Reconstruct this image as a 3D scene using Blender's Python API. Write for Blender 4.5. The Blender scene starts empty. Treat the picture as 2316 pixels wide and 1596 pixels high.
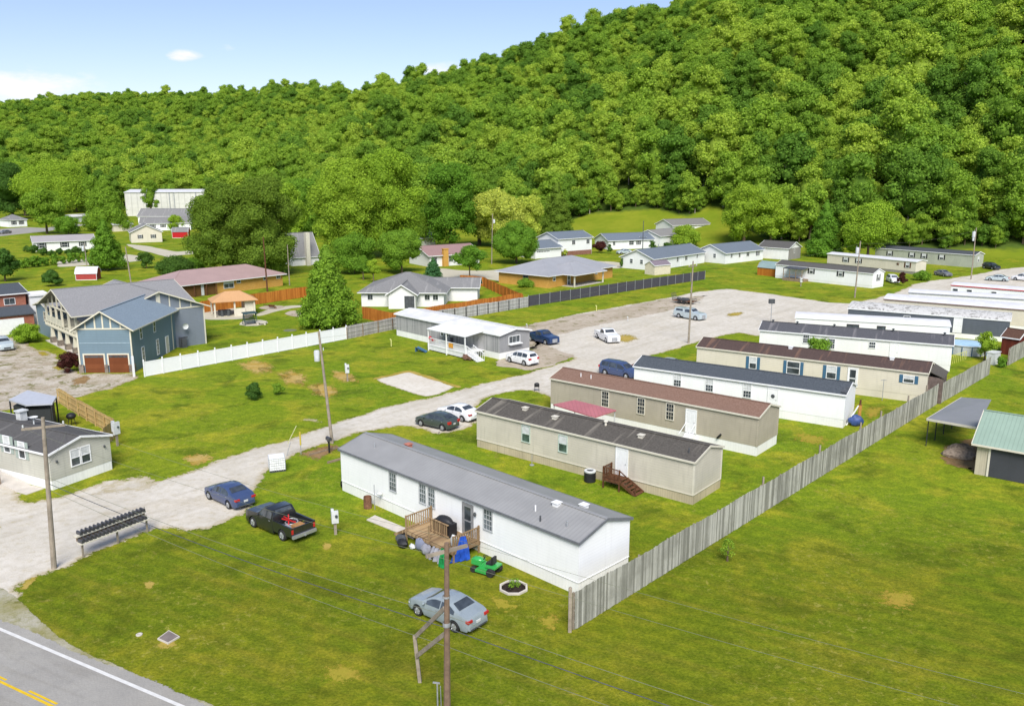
import bpy, math, random
import numpy as np
from mathutils import Vector, Matrix
random.seed(7); np.random.seed(7)
R = math.radians
SC = bpy.context.scene
COL = SC.collection
# ------------------------------------------------------------ camera, sky, sun, exposure
FP, TH, HC = 1916.5, 0.211992, 23.886          # focal length in photo units (2316 wide), pitch, height
cam_d = bpy.data.cameras.new("camera"); cam = bpy.data.objects.new("camera", cam_d); COL.objects.link(cam)
cam_d.sensor_width = 36; cam_d.lens = FP/2316*36; cam_d.clip_start = .5; cam_d.clip_end = 12000
cam.location = (0, 0, HC); cam.rotation_euler = (math.pi/2-TH, 0, 0)
SC.camera = cam
SUN_EL, SUN_AZ = 47, 177      # azimuth from +Y clockwise: behind the camera
def sun_setup():
    w = bpy.data.worlds.new("World"); SC.world = w; w.use_nodes = True
    nt = w.node_tree; nt.nodes.clear(); N = nt.nodes.new; Lk = nt.links.new
    out = N('ShaderNodeOutputWorld'); bg = N('ShaderNodeBackground'); bg.inputs[1].default_value = .145
    sky = N('ShaderNodeTexSky'); sky.sky_type = 'NISHITA'; sky.sun_disc = False
    sky.sun_elevation = R(SUN_EL); sky.sun_rotation = R(SUN_AZ); sky.altitude = 200; sky.air_density = 1.0; sky.dust_density = .6; sky.ozone_density = 1.6
    tc = N('ShaderNodeTexCoord')
    # a few clouds, each at its own compass direction
    total = None
    mp = N('ShaderNodeMapping'); mp.inputs['Scale'].default_value = (10, 10, 26); Lk(tc.outputs['Generated'], mp.inputs[0])
    no = N('ShaderNodeTexNoise'); no.inputs['Scale'].default_value = 2.2; no.inputs['Detail'].default_value = 7; no.inputs['Roughness'].default_value = .6
    Lk(mp.outputs[0], no.inputs['Vector'])
    sep = N('ShaderNodeSeparateXYZ'); Lk(tc.outputs['Generated'], sep.inputs[0])
    def mth(op, a, b=None, clamp=False):
        n = N('ShaderNodeMath'); n.operation = op; n.use_clamp = clamp
        for i, v in enumerate((a, b)):
            if v is None: continue
            if isinstance(v, (int, float)): n.inputs[i].default_value = v
            else: Lk(v, n.inputs[i])
        return n.outputs[0]
    u = mth('DIVIDE', sep.outputs[0], sep.outputs[1]); v = mth('DIVIDE', sep.outputs[2], sep.outputs[1])
    for (px, py, rx, ry, amp) in [(60, 192, 210, 50, .95), (412, 126, 54, 16, 1.0), (520, 108, 34, 14, .55), (985, 165, 100, 30, .75), (868, 150, 44, 20, .42), (250, 225, 160, 26, .5)]:
        a = (px-1158)/FP; b = (798-py)/FP
        dy = math.cos(TH)+b*math.sin(TH); dz = -math.sin(TH)+b*math.cos(TH)
        cu, cv = a/dy, dz/dy
        su = mth('DIVIDE', mth('SUBTRACT', u, cu), rx/FP); sv = mth('DIVIDE', mth('SUBTRACT', v, cv), ry/FP)
        d = mth('ADD', mth('MULTIPLY', su, su), mth('MULTIPLY', sv, sv))
        m = mth('MULTIPLY', mth('SUBTRACT', 1.0, d, True), amp)
        total = m if total is None else mth('MAXIMUM', total, m)
    k = mth('MULTIPLY', mth('SUBTRACT', mth('ADD', mth('MULTIPLY', total, .5), no.outputs[0]), .66), 3.6, True)
    k = mth('MULTIPLY', k, mth('MULTIPLY', total, 1.3, True))
    k = mth('MULTIPLY', k, mth('GREATER_THAN', sep.outputs[1], 0.0))
    sc = N('ShaderNodeMixRGB'); sc.blend_type = 'MULTIPLY'; sc.inputs[0].default_value = 1; sc.inputs[2].default_value = SKYTINT
    Lk(sky.outputs[0], sc.inputs[1])
    mx = N('ShaderNodeMixRGB'); Lk(k, mx.inputs[0]); Lk(sc.outputs[0], mx.inputs[1]); mx.inputs[2].default_value = CLOUD
    Lk(mx.outputs[0], bg.inputs[0]); Lk(bg.outputs[0], out.inputs[0])
    sd = bpy.data.lights.new("sun", 'SUN'); s = bpy.data.objects.new("sun", sd); COL.objects.link(s)
    sd.energy = SUN_E; sd.angle = R(32); sd.color = (1, .97, .92)
    s.rotation_euler = (R(90-SUN_EL), 0, R(180-SUN_AZ))
SKYTINT = (.74, .69, .74, 1); CLOUD = (5.0, 5.0, 5.2, 1); SUN_E = 3.7
sun_setup()
SC.view_settings.view_transform = 'Standard'; SC.view_settings.look = 'None'; SC.view_settings.exposure = 0.5; SC.view_settings.gamma = 1
SC.render.resolution_x = 1024; SC.render.resolution_y = 705
SC.render.engine = 'CYCLES'
SC.cycles.max_bounces = 5; SC.cycles.diffuse_bounces = 3; SC.cycles.transmission_bounces = 2; SC.cycles.transparent_max_bounces = 6

# ------------------------------------------------------------ photo measurement -> point on the ground (or at height z)
def G(px, py, z=0.0):
    a = (px-1158)/FP; b = (798-py)/FP
    dy = math.cos(TH)+b*math.sin(TH); dz = -math.sin(TH)+b*math.cos(TH)
    t = (z-HC)/dz
    return Vector((a*t, dy*t, z))
def ray(px, py):
    a = (px-1158)/FP; b = (798-py)/FP
    return Vector((a, math.cos(TH)+b*math.sin(TH), -math.sin(TH)+b*math.cos(TH)))
def PX(P):
    y, z = P[1], P[2]-HC
    d = y*math.cos(TH)-z*math.sin(TH)
    return 1158+FP*P[0]/d, 798-FP*(y*math.sin(TH)+z*math.cos(TH))/d
# ------------------------------------------------------------ mesh building
class MB:
    def __init__(s): s.v = []; s.f = []; s.m = []; s.sm = []
    def add(s, vs, fs, mi=0, smooth=False):
        o = len(s.v); s.v += [tuple(v) for v in vs]
        for f in fs: s.f.append(tuple(i+o for i in f)); s.m.append(mi); s.sm.append(smooth)
        return s
    def box(s, x0, x1, y0, y1, z0, z1, mi=0):
        return s.add([(x0,y0,z0),(x1,y0,z0),(x1,y1,z0),(x0,y1,z0),(x0,y0,z1),(x1,y0,z1),(x1,y1,z1),(x0,y1,z1)],
              [(0,3,2,1),(4,5,6,7),(0,1,5,4),(1,2,6,5),(2,3,7,6),(3,0,4,7)], mi)
    def cbox(s, c, sx, sy, sz, rz=0, mi=0, tilt=None):
        M = Matrix.Translation(c) @ Matrix.Rotation(rz, 4, 'Z')
        if tilt is not None: M = M @ Matrix.Rotation(tilt[0], 4, tilt[1])
        vs = [M @ Vector((x*sx/2, y*sy/2, z*sz/2)) for z in (-1,1) for x, y in ((-1,-1),(1,-1),(1,1),(-1,1))]
        return s.add(vs, [(0,3,2,1),(4,5,6,7),(0,1,5,4),(1,2,6,5),(2,3,7,6),(3,0,4,7)], mi)
    def beam(s, p, q, w, h=None, mi=0):
        p, q = Vector(p), Vector(q); h = h or w; d = (q-p).normalized()
        up = Vector((0,0,1)) if abs(d.z) < .95 else Vector((1,0,0))
        a = d.cross(up).normalized()*w/2; b = a.cross(d).normalized()*h/2
        vs = [P+sa*a+sb*b for P in (p, q) for sa, sb in ((-1,-1),(1,-1),(1,1),(-1,1))]
        return s.add(vs, [(0,1,2,3),(7,6,5,4),(0,4,5,1),(1,5,6,2),(2,6,7,3),(3,7,4,0)], mi)
    def tube(s, p, q, r0, r1=None, n=8, mi=0, smooth=True, cap=True):
        p, q = Vector(p), Vector(q); r1 = r0 if r1 is None else r1; d = (q-p).normalized()
        up = Vector((0,0,1)) if abs(d.z) < .95 else Vector((1,0,0))
        a = d.cross(up).normalized(); b = a.cross(d).normalized()
        vs = []
        for P, r in ((p, r0), (q, r1)):
            for i in range(n): t = 2*math.pi*i/n; vs.append(P+a*math.cos(t)*r+b*math.sin(t)*r)
        s.add(vs, [(i, (i+1)%n, n+(i+1)%n, n+i) for i in range(n)], mi, smooth)
        if cap: s.add(vs, [tuple(range(n))[::-1], tuple(range(n, 2*n))], mi)
        return s
    def lathe(s, prof, c=(0,0,0), n=14, mi=0, ax='Z', smooth=True):
        vs = []
        for (r, z) in prof:
            for i in range(n):
                t = 2*math.pi*i/n; x, y = r*math.cos(t), r*math.sin(t)
                if ax == 'Z': vs.append((c[0]+x, c[1]+y, c[2]+z))
                elif ax == 'Y': vs.append((c[0]+x, c[1]+z, c[2]+y))
                else: vs.append((c[0]+z, c[1]+x, c[2]+y))
        fs = [(k*n+i, k*n+(i+1)%n, (k+1)*n+(i+1)%n, (k+1)*n+i) for k in range(len(prof)-1) for i in range(n)]
        return s.add(vs, fs, mi, smooth)
    def poly(s, pts, z0, z1, mi=0):          # vertical prism from an outline
        n = len(pts); vs = [(p[0], p[1], z0) for p in pts]+[(p[0], p[1], z1) for p in pts]
        return s.add(vs, [tuple(range(n))[::-1], tuple(range(n, 2*n))]+[(i, (i+1)%n, n+(i+1)%n, n+i) for i in range(n)], mi)
    def solid(s, top, th, mi=0):            # polygon given in 3D, thickened downwards
        n = len(top); vs = [tuple(p) for p in top]+[(p[0], p[1], p[2]-th) for p in top]
        return s.add(vs, [tuple(range(n)), tuple(range(n, 2*n))[::-1]]+[(i, n+i, n+(i+1)%n, (i+1)%n) for i in range(n)], mi)
    def blob(s, c, rx, ry, rz, n=10, k=6, mi=0, jit=0.0, floor=None):
        rnd = random.Random(int(abs(c[0]*31+c[1]*17+c[2]*7)*10))
        vs = []
        for j in range(k+1):
            ph = math.pi*j/k
            for i in range(n):
                t = 2*math.pi*i/n; q = 1+rnd.uniform(-jit, jit)
                z = c[2]+rz*math.cos(ph)*q
                if floor is not None: z = max(z, floor)
                vs.append((c[0]+rx*math.sin(ph)*math.cos(t)*q, c[1]+ry*math.sin(ph)*math.sin(t)*q, z))
        return s.add(vs, [(j*n+i, (j+1)*n+i, (j+1)*n+(i+1)%n, j*n+(i+1)%n) for j in range(k) for i in range(n)], mi, True)
def obj(name, m, mats, parent=None, label=None, cat=None, group=None, kind=None, sharp=35):
    me = bpy.data.meshes.new(name); me.from_pydata(m.v, [], m.f); me.update()
    if not isinstance(mats, (list, tuple)): mats = [mats]
    for x in mats: me.materials.append(x)
    me.polygons.foreach_set('material_index', m.m); me.polygons.foreach_set('use_smooth', m.sm)
    if any(m.sm):
        try: me.set_sharp_from_angle(angle=R(sharp))
        except Exception: pass
    o = bpy.data.objects.new(name, me); COL.objects.link(o)
    if parent: o.parent = parent
    tag(o, label, cat, group, kind)
    return o
def tag(o, label=None, cat=None, group=None, kind=None):
    if label: o['label'] = label
    if cat: o['category'] = cat
    if group: o['group'] = group
    if kind: o['kind'] = kind
def root(name, label, cat, loc, rz=0, group=None):
    o = bpy.data.objects.new(name, None); COL.objects.link(o); o.location = loc; o.rotation_euler = (0, 0, rz)
    o.empty_display_size = .3; tag(o, label, cat, group); return o
def copy_tree(o, parent=None):
    c = o.copy(); COL.objects.link(c); c.parent = parent
    for ch in list(o.children): copy_tree(ch, c)
    return c
# ------------------------------------------------------------ materials
def lin(c): return tuple(((x/255)/12.92 if x/255 <= .04045 else ((x/255+.055)/1.055)**2.4) for x in c)
def H_(r, g, b, k=.72): return S(r, g, b, k)
def S(r, g, b, k=.82): return tuple(min(.85, x*k) for x in lin((r, g, b)))+(1,)
class Mat:
    def __init__(s, name, rough=.8, spec=.3, metal=0):
        s.m = bpy.data.materials.new(name); s.m.use_nodes = True; s.nt = s.m.node_tree
        s.b = s.nt.nodes['Principled BSDF']; s.b.inputs['Roughness'].default_value = rough
        s.b.inputs['Specular IOR Level'].default_value = spec; s.b.inputs['Metallic'].default_value = metal
        s.tc = s.N('ShaderNodeTexCoord')
    def N(s, t): return s.nt.nodes.new(t)
    def L(s, a, b): s.nt.links.new(a, b)
    def put(s, sock, v):
        if isinstance(v, (int, float, tuple, list)): sock.default_value = v
        else: s.L(v, sock)
    def math(s, op, a, b=0.0, c=None, clamp=False):
        n = s.N('ShaderNodeMath'); n.operation = op; n.use_clamp = clamp
        s.put(n.inputs[0], a); s.put(n.inputs[1], b)
        if c is not None: s.put(n.inputs[2], c)
        return n.outputs[0]
    def noise(s, scale, detail=4, rough=.55, vec=None, stretch=None, dist=0):
        n = s.N('ShaderNodeTexNoise'); n.inputs['Scale'].default_value = scale; n.inputs['Detail'].default_value = detail
        n.inputs['Roughness'].default_value = rough; n.inputs['Distortion'].default_value = dist
        v = vec or s.tc.outputs['Object']
        if stretch:
            mp = s.N('ShaderNodeMapping'); mp.inputs['Scale'].default_value = stretch; s.L(v, mp.inputs[0]); v = mp.outputs[0]
        s.L(v, n.inputs['Vector']); return n.outputs[0]
    def ramp(s, f, a, b):      # smooth step between a and b
        n = s.N('ShaderNodeMapRange'); n.interpolation_type = 'SMOOTHSTEP'; s.put(n.inputs[0], f)
        n.inputs[1].default_value = a; n.inputs[2].default_value = b; return n.outputs[0]
    def mix(s, f, a, b, mode='MIX'):
        n = s.N('ShaderNodeMixRGB'); n.blend_type = mode; s.put(n.inputs[0], f); s.put(n.inputs[1], a); s.put(n.inputs[2], b); return n.outputs[0]
    def axis(s, ax, vec=None):
        n = s.N('ShaderNodeSeparateXYZ'); s.L(vec or s.tc.outputs['Object'], n.inputs[0]); return n.outputs['XYZ'.index(ax)]
    def bump(s, h, strength=.4, dist=.05):
        n = s.N('ShaderNodeBump'); n.inputs['Strength'].default_value = strength; n.inputs['Distance'].default_value = dist
        s.L(h, n.inputs['Height']); s.L(n.outputs[0], s.b.inputs['Normal'])
    def col(s, c): s.put(s.b.inputs['Base Color'], c); return s.m
def shade(c, k): return tuple(min(.9, x*k) for x in c[:3])+(1,)
def plain(name, c, rough=.7, spec=.3, metal=0, var=.12, sc=3.0):
    M = Mat(name, rough, spec, metal)
    if var: return M.col(M.mix(M.ramp(M.noise(sc, 5), .3, .7), shade(c, 1-var), shade(c, 1+var)))
    return M.col(c)
def siding(name, c, pitch=.2, vertical=False, dirt=.08, seam=.82):
    M = Mat(name, .55, .3)
    if vertical:
        a = M.math('ADD', M.axis('X'), M.axis('Y'))
    else: a = M.axis('Z')
    fr = M.math('FRACT', M.math('DIVIDE', a, pitch))
    line = M.math('LESS_THAN', fr, .14)
    n = M.noise(.5, 6, .6); n2 = M.noise(1.2, 3, .5, stretch=(3, 3, .3))
    base = M.mix(M.ramp(n, .35, .7), shade(c, 1-dirt), shade(c, 1+dirt*.6))
    base = M.mix(M.math('MULTIPLY', M.ramp(n2, .52, .72), .5), base, shade(c, 1-dirt*2.6))
    base = M.mix(line, base, M.mix(1.0, base, (seam, seam, seam, 1), 'MULTIPLY'))  # slight lap shadow put into the colour along each siding seam
    M.bump(fr, .25, .015)
    return M.col(base)
def ribbed(name, c, pitch=.3, axis='X', rough=.45, var=.08):
    M = Mat(name, rough, .4)
    fr = M.math('FRACT', M.math('DIVIDE', M.axis(axis), pitch))
    rib = M.math('LESS_THAN', fr, .16)
    n = M.noise(.5, 6, .6); base = M.mix(M.ramp(n, .3, .7), shade(c, 1-var), shade(c, 1+var))
    base = M.mix(M.math('MULTIPLY', rib, .5), base, shade(c, .74))
    M.bump(rib, .5, .03)
    return M.col(base)
def shingle(name, c, c2=None, streak=None, sc=1.0):
    M = Mat(name, .9, .15)
    c2 = c2 or shade(c, .78)
    rows = M.math('FRACT', M.math('DIVIDE', M.axis('Z'), .075))
    n = M.noise(7*sc, 3, .7); n2 = M.noise(.45*sc, 5, .65)
    base = M.mix(M.ramp(n, .3, .72), c2, c)
    base = M.mix(M.math('MULTIPLY', M.ramp(n2, .4, .7), .5), base, shade(c, .8))
    if streak:
        n3 = M.noise(1.0, 2, .5, stretch=(1.6, .15, .15)); base = M.mix(M.math('MULTIPLY', M.ramp(n3, .58, .75), .55), base, streak)
    M.bump(M.math('ADD', M.math('MULTIPLY', rows, .3), n), .35, .03)
    return M.col(base)
def boards(name, c, c2, pitch=.15, axis='X', sc=1.0):
    M = Mat(name, .9, .15)
    idx = M.math('FLOOR', M.math('DIVIDE', M.axis(axis), pitch))
    wn = M.N('ShaderNodeTexWhiteNoise'); wn.noise_dimensions = '1D'; M.L(idx, wn.inputs['W'])
    n = M.noise(2.0*sc, 6, .65, stretch=(1, 1, .35))
    f = M.math('ADD', M.math('MULTIPLY', wn.outputs['Value'], .55), M.math('MULTIPLY', n, .5), clamp=True)
    base = M.mix(M.ramp(f, .15, .85), c, c2)
    stain = M.ramp(M.noise(.35, 5, .65), .45, .65)
    base = M.mix(M.math('MULTIPLY', stain, .5), base, shade(c2, .85))
    M.bump(n, .3, .03)
    return M.col(base)
def brick(name, c, c2, mortar, sc=1.0):
    M = Mat(name, .85, .2)
    cx = M.N('ShaderNodeCombineXYZ'); M.L(M.math('ADD', M.axis('X'), M.axis('Y')), cx.inputs[0]); M.L(M.axis('Z'), cx.inputs[1])
    b = M.N('ShaderNodeTexBrick'); M.L(cx.outputs[0], b.inputs['Vector']); b.inputs['Scale'].default_value = 1/sc
    b.inputs['Brick Width'].default_value = .4; b.inputs['Row Height'].default_value = .14; b.inputs['Mortar Size'].default_value = .012
    b.inputs['Color1'].default_value = c; b.inputs['Color2'].default_value = c2; b.inputs['Mortar'].default_value = mortar
    base = M.mix(M.math('MULTIPLY', M.ramp(M.noise(.6, 5), .4, .7), .35), b.outputs['Color'], c2)
    return M.col(base)
def stone(name, c, c2):
    M = Mat(name, .9, .2); v = M.N('ShaderNodeTexVoronoi'); v.inputs['Scale'].default_value = 3.2; M.L(M.tc.outputs['Object'], v.inputs['Vector'])
    base = M.mix(M.ramp(M.axis('X', v.outputs['Color']), .1, .9), c, c2); M.bump(v.outputs['Distance'], .4, .05); return M.col(base)
def foliage(name, c, c2, c3, trans=.22, world=False):
    M = Mat(name, .75, .12)
    oi = M.N('ShaderNodeObjectInfo'); r = M.N('ShaderNodeValToRGB'); M.L(oi.outputs['Random'], r.inputs[0])
    e = r.color_ramp.elements; e[0].position = 0; e[0].color = c; e[1].position = 1; e[1].color = c3
    m = e.new(.5); m.color = c2
    n = M.noise(.8, 3, .6); n2 = M.noise(5.0, 2, .5)
    at = M.N('ShaderNodeAttribute'); at.attribute_name = 'lv'
    vv = M.math('ADD', .68, M.math('MULTIPLY', at.outputs['Fac'], .68)); cv = M.N('ShaderNodeCombineXYZ'); M.L(vv, cv.inputs[0]); M.L(M.math('POWER', vv, .85), cv.inputs[1]); M.L(vv, cv.inputs[2])
    leafc = M.mix(1.0, r.outputs[0], cv.outputs[0], 'MULTIPLY')
    base = M.mix(M.math('MULTIPLY', M.ramp(n, .35, .7), .45), leafc, M.mix(1.0, leafc, (1.45, 1.3, .9, 1), 'MULTIPLY'))
    base = M.mix(M.math('MULTIPLY', M.ramp(n2, .35, .65), .35), base, M.mix(1.0, base, (.6, .7, .7, 1), 'MULTIPLY'))
    M.col(base)
    t = M.N('ShaderNodeBsdfTranslucent'); M.L(M.mix(1.0, base, (1.15, 1.2, .6, 1), 'MULTIPLY'), t.inputs[0])
    ms = M.N('ShaderNodeMixShader'); ms.inputs[0].default_value = trans
    out = M.nt.nodes['Material Output']; M.L(M.b.outputs[0], ms.inputs[1]); M.L(t.outputs[0], ms.inputs[2]); M.L(ms.outputs[0], out.inputs[0])
    return M.m
def carpaint(name, c, rough=.28):
    M = Mat(name, rough, .5, .0); M.b.inputs['Coat Weight'].default_value = .6; M.b.inputs['Coat Roughness'].default_value = .08
    d = M.noise(1.6, 4); return M.col(M.mix(M.ramp(d, .4, .75), c, shade(c, .88)))
def glass(name, c=(.025, .03, .035, 1), rough=.08):
    M = Mat(name, rough, .6); n = M.noise(1.3, 2); return M.col(M.mix(M.ramp(n, .35, .65), shade(c, .7), shade(c, 1.5)))
m_glass = glass('window_glass', (.05, .06, .065, 1)); m_cglass = glass('car_glass', (.04, .048, .055, 1), .04); m_cglass.node_tree.nodes['Principled BSDF'].inputs['Specular IOR Level'].default_value = 1.0
m_blind = plain('window_blind', S(214, 216, 214), .6); m_white = plain('white_paint', S(240, 240, 238, .88), .5, var=.04)
m_trim = plain('cream_trim', S(226, 219, 200), .6, var=.05); m_black = plain('black_plastic', (.02, .02, .022, 1), .5, var=.2)
m_tyre = plain('tyre_rubber', (.025, .025, .025, 1), .85, var=.2); m_rim = plain('wheel_rim', (.45, .46, .47, 1), .35, .5, .6, var=.05)
m_red = plain('red_lens', (.45, .02, .02, 1), .25, .5, var=.1); m_lamp = plain('clear_lens', (.6, .62, .62, 1), .2, .5, var=.05)
m_metal = plain('grey_metal', (.35, .36, .37, 1), .5, .5, .3, var=.15); m_dark = plain('dark_grey_metal', (.07, .075, .08, 1), .55, var=.2)
m_wood = plain('weathered_wood', S(150, 132, 110), .9, .1, var=.25, sc=4); m_wooddk = plain('brown_wood', S(105, 72, 52), .9, .1, var=.3, sc=4)
m_woodor = boards('orange_wood', S(205, 130, 50), S(228, 158, 76), .15); m_pole = plain('pole_wood', S(160, 148, 132), .9, .1, var=.2, sc=2)
m_conc = plain('concrete', S(208, 200, 188), .9, .1, var=.08, sc=1.5); m_shutter = plain('shutter_blue', S(72, 112, 140), .6, var=.06)
m_shutdk = plain('shutter_dark', S(58, 60, 60), .6, var=.06); m_shutgr = plain('shutter_sage', S(168, 180, 170), .6, var=.06)
# ------------------------------------------------------------ the hill
TAB = [(-700,520,540,1500,262),(0,480,520,1500,238),(200,480,508,1500,214),(450,480,500,1400,211),(600,400,430,1300,202),(680,370,395,1200,194),(800,345,370,1050,205),
       (890,330,350,950,189),(1030,310,330,800,157),(1150,305,325,750,107),(1260,300,325,715,66),(1330,300,343,700,42),(1490,290,335,650,6),(1560,280,318,630,-30),(1620,275,325,620,-50),
       (1750,262,275,600,-100),(2000,250,256,580,-160),(2316,236,243,560,-200),(3200,230,236,560,-260)]
TP = np.array(TAB, float)
def hz(Y, ysky): 
    b = (798-ysky)/FP
    return HC+Y*(-math.sin(TH)+b*math.cos(TH))/(math.cos(TH)+b*math.sin(TH))
HCR = np.array([hz(r[3], r[4])-20.5 for r in TAB])
def hill_par(X, Y):
    px = 1158+FP*X/(.978*np.maximum(Y, 1))
    return px, np.interp(px, TP[:,0], TP[:,1]), np.interp(px, TP[:,0], TP[:,2]), np.interp(px, TP[:,0], TP[:,3]), np.interp(px, TP[:,0], HCR)
def hill_z(X, Y):
    X = np.asarray(X, float); Y = np.asarray(Y, float)
    px, yb, yf, yc, hc = hill_par(X, Y)
    s = (Y-yb)/(yc-yb)
    sp = np.clip(s, 0, 1)
    z = hc*(.35*sp+.65*sp**1.35)
    w = np.sin(X*.013+Y*.006)*np.cos(Y*.011-X*.004)+.5*np.sin(X*.031-Y*.017)+.35*np.sin(X*.05+Y*.043+1)
    z = z+w*hc*.085*np.sin(np.pi*np.clip(s, 0, 1))
    z = np.where(s > 1, hc*(1-.25*np.clip(s-1, 0, 2)), z)
    return np.where(s < 0, s*8, z)
def build_hill():
    px = np.linspace(-700, 3000, 150); ts = np.concatenate([np.linspace(-.02, 1, 90), np.linspace(1.02, 1.8, 8)])
    v = []; f = []
    for p in px:
        yb = np.interp(p, TP[:,0], TP[:,1]); yc = np.interp(p, TP[:,0], TP[:,3])
        for t in ts:
            Y = yb+(yc-yb)*t; X = (p-1158)*.978*Y/FP; v.append((X, Y, float(hill_z(X, Y))))
    n = len(ts)
    for i in range(len(px)-1):
        for j in range(n-1): f.append((i*n+j, (i+1)*n+j, (i+1)*n+j+1, i*n+j+1))
    m = MB(); m.add(v, f, 0, True)
    return obj('hill', m, hill_mat(), kind='structure', label='steep wooded hill rising behind the houses')
def hill_mat():
    M = Mat('hillside_grass_and_forest_floor', .95, .05)
    n = M.noise(.06, 5, .6); n2 = M.noise(.5, 4)
    g = M.mix(M.ramp(n, .3, .7), (.16, .22, .014, 1), (.26, .28, .024, 1)); g = M.mix(M.math('MULTIPLY', n2, .4), g, (.07, .11, .008, 1))
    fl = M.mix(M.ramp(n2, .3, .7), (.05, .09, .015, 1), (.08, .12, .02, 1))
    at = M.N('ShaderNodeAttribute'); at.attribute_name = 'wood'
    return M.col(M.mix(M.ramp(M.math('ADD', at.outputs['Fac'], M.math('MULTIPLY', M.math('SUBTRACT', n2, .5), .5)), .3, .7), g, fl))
hill = build_hill()
def paint_hill():
    me = hill.data; a = me.attributes.new('wood', 'FLOAT', 'POINT')
    co = np.array([v.co[:] for v in me.vertices]); px, yb, yf, yc, hc = hill_par(co[:,0], co[:,1])
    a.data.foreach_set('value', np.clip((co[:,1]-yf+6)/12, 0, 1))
paint_hill()
# ------------------------------------------------------------ ground
def grass_mat():
    M = Mat('lawn_grass', .95, .05)
    v = M.tc.outputs['Object']
    big = M.noise(.035, 4, .6); mid = M.noise(.16, 5, .65, dist=.6); fine = M.noise(1.1, 5, .7); vf = M.noise(6, 3, .7)
    base = M.mix(M.ramp(big, .35, .65), GR[0], GR[1])
    base = M.mix(M.math('MULTIPLY', M.ramp(mid, .46, .62), .8), base, GR[2])
    rot = M.N('ShaderNodeMapping'); rot.inputs['Rotation'].default_value = (0, 0, R(29)); M.L(v, rot.inputs[0])
    st = M.noise(.42, 4, .6, vec=rot.outputs[0], stretch=(.25, 2.4, 1))
    near = M.math('SUBTRACT', 1.0, M.ramp(M.axis('Y'), 44, 62))
    base = M.mix(M.math('MULTIPLY', M.ramp(st, .45, .7), M.math('MULTIPLY', near, .5)), base, GR[3])
    wv = M.N('ShaderNodeTexWave'); wv.wave_type = 'BANDS'; wv.bands_direction = 'Y'; wv.inputs['Scale'].default_value = .30; wv.inputs['Distortion'].default_value = 5.0; wv.inputs['Detail'].default_value = 2; wv.inputs['Detail Scale'].default_value = .25
    M.L(rot.outputs[0], wv.inputs['Vector'])
    base = M.mix(M.math('MULTIPLY', M.ramp(wv.outputs['Fac'], .35, .8), M.math('ADD', .12, M.math('MULTIPLY', near, .28))), base, M.mix(1.0, base, (.62, .70, .6, 1), 'MULTIPLY'))
    dk = M.noise(.25, 4, .6, dist=.4)
    base = M.mix(M.math('MULTIPLY', M.ramp(dk, .50, .68), .7), base, GR[4])
    base = M.mix(M.math('MULTIPLY', near, .45), base, (.098, .098, .006, 1))
    base = M.mix(M.math('MULTIPLY', M.ramp(fine, .42, .64), .7), base, M.mix(1.0, base, (1.55, 1.4, 1.2, 1), 'MULTIPLY'))
    base = M.mix(M.math('MULTIPLY', M.ramp(vf, .38, .62), .6), base, M.mix(1.0, base, (.5, .58, .5, 1), 'MULTIPLY'))
    dry = M.noise(.33, 5, .75, dist=1.2); dry2 = M.noise(.05, 2)
    base = M.mix(M.math('MULTIPLY', M.math('MULTIPLY', M.ramp(dry, .60, .74), M.ramp(dry2, .42, .55)), .6), base, (.25, .20, .05, 1))
    tuft = M.noise(2.3, 4, .75, dist=.5)
    base = M.mix(M.math('MULTIPLY', M.ramp(tuft, .56, .66), M.math('MULTIPLY', M.ramp(M.noise(.09, 3), .4, .62), .55)), base, (.34, .30, .07, 1))
    base = M.mix(M.math('MULTIPLY', M.math('SUBTRACT', 1.0, M.ramp(tuft, .34, .44)), .45), base, M.mix(1.0, base, (.5, .62, .5, 1), 'MULTIPLY'))
    M.bump(M.math('ADD', M.math('MULTIPLY', fine, .6), vf), .6, .12)
    return M.col(base)
GR = [(.145, .222, .013, 1), (.195, .248, .016, 1), (.285, .285, .024, 1), (.285, .245, .034, 1), (.075, .112, .009, 1)]
m_grass = grass_mat()
g = MB()
gs = 5200; g.add([(-gs, -gs, 0), (gs, -gs, 0), (gs, gs, 0), (-gs, gs, 0)], [(0, 1, 2, 3)])
obj('ground', g, m_grass, kind='structure', label='mown green lawn with yellowing patches')

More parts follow.
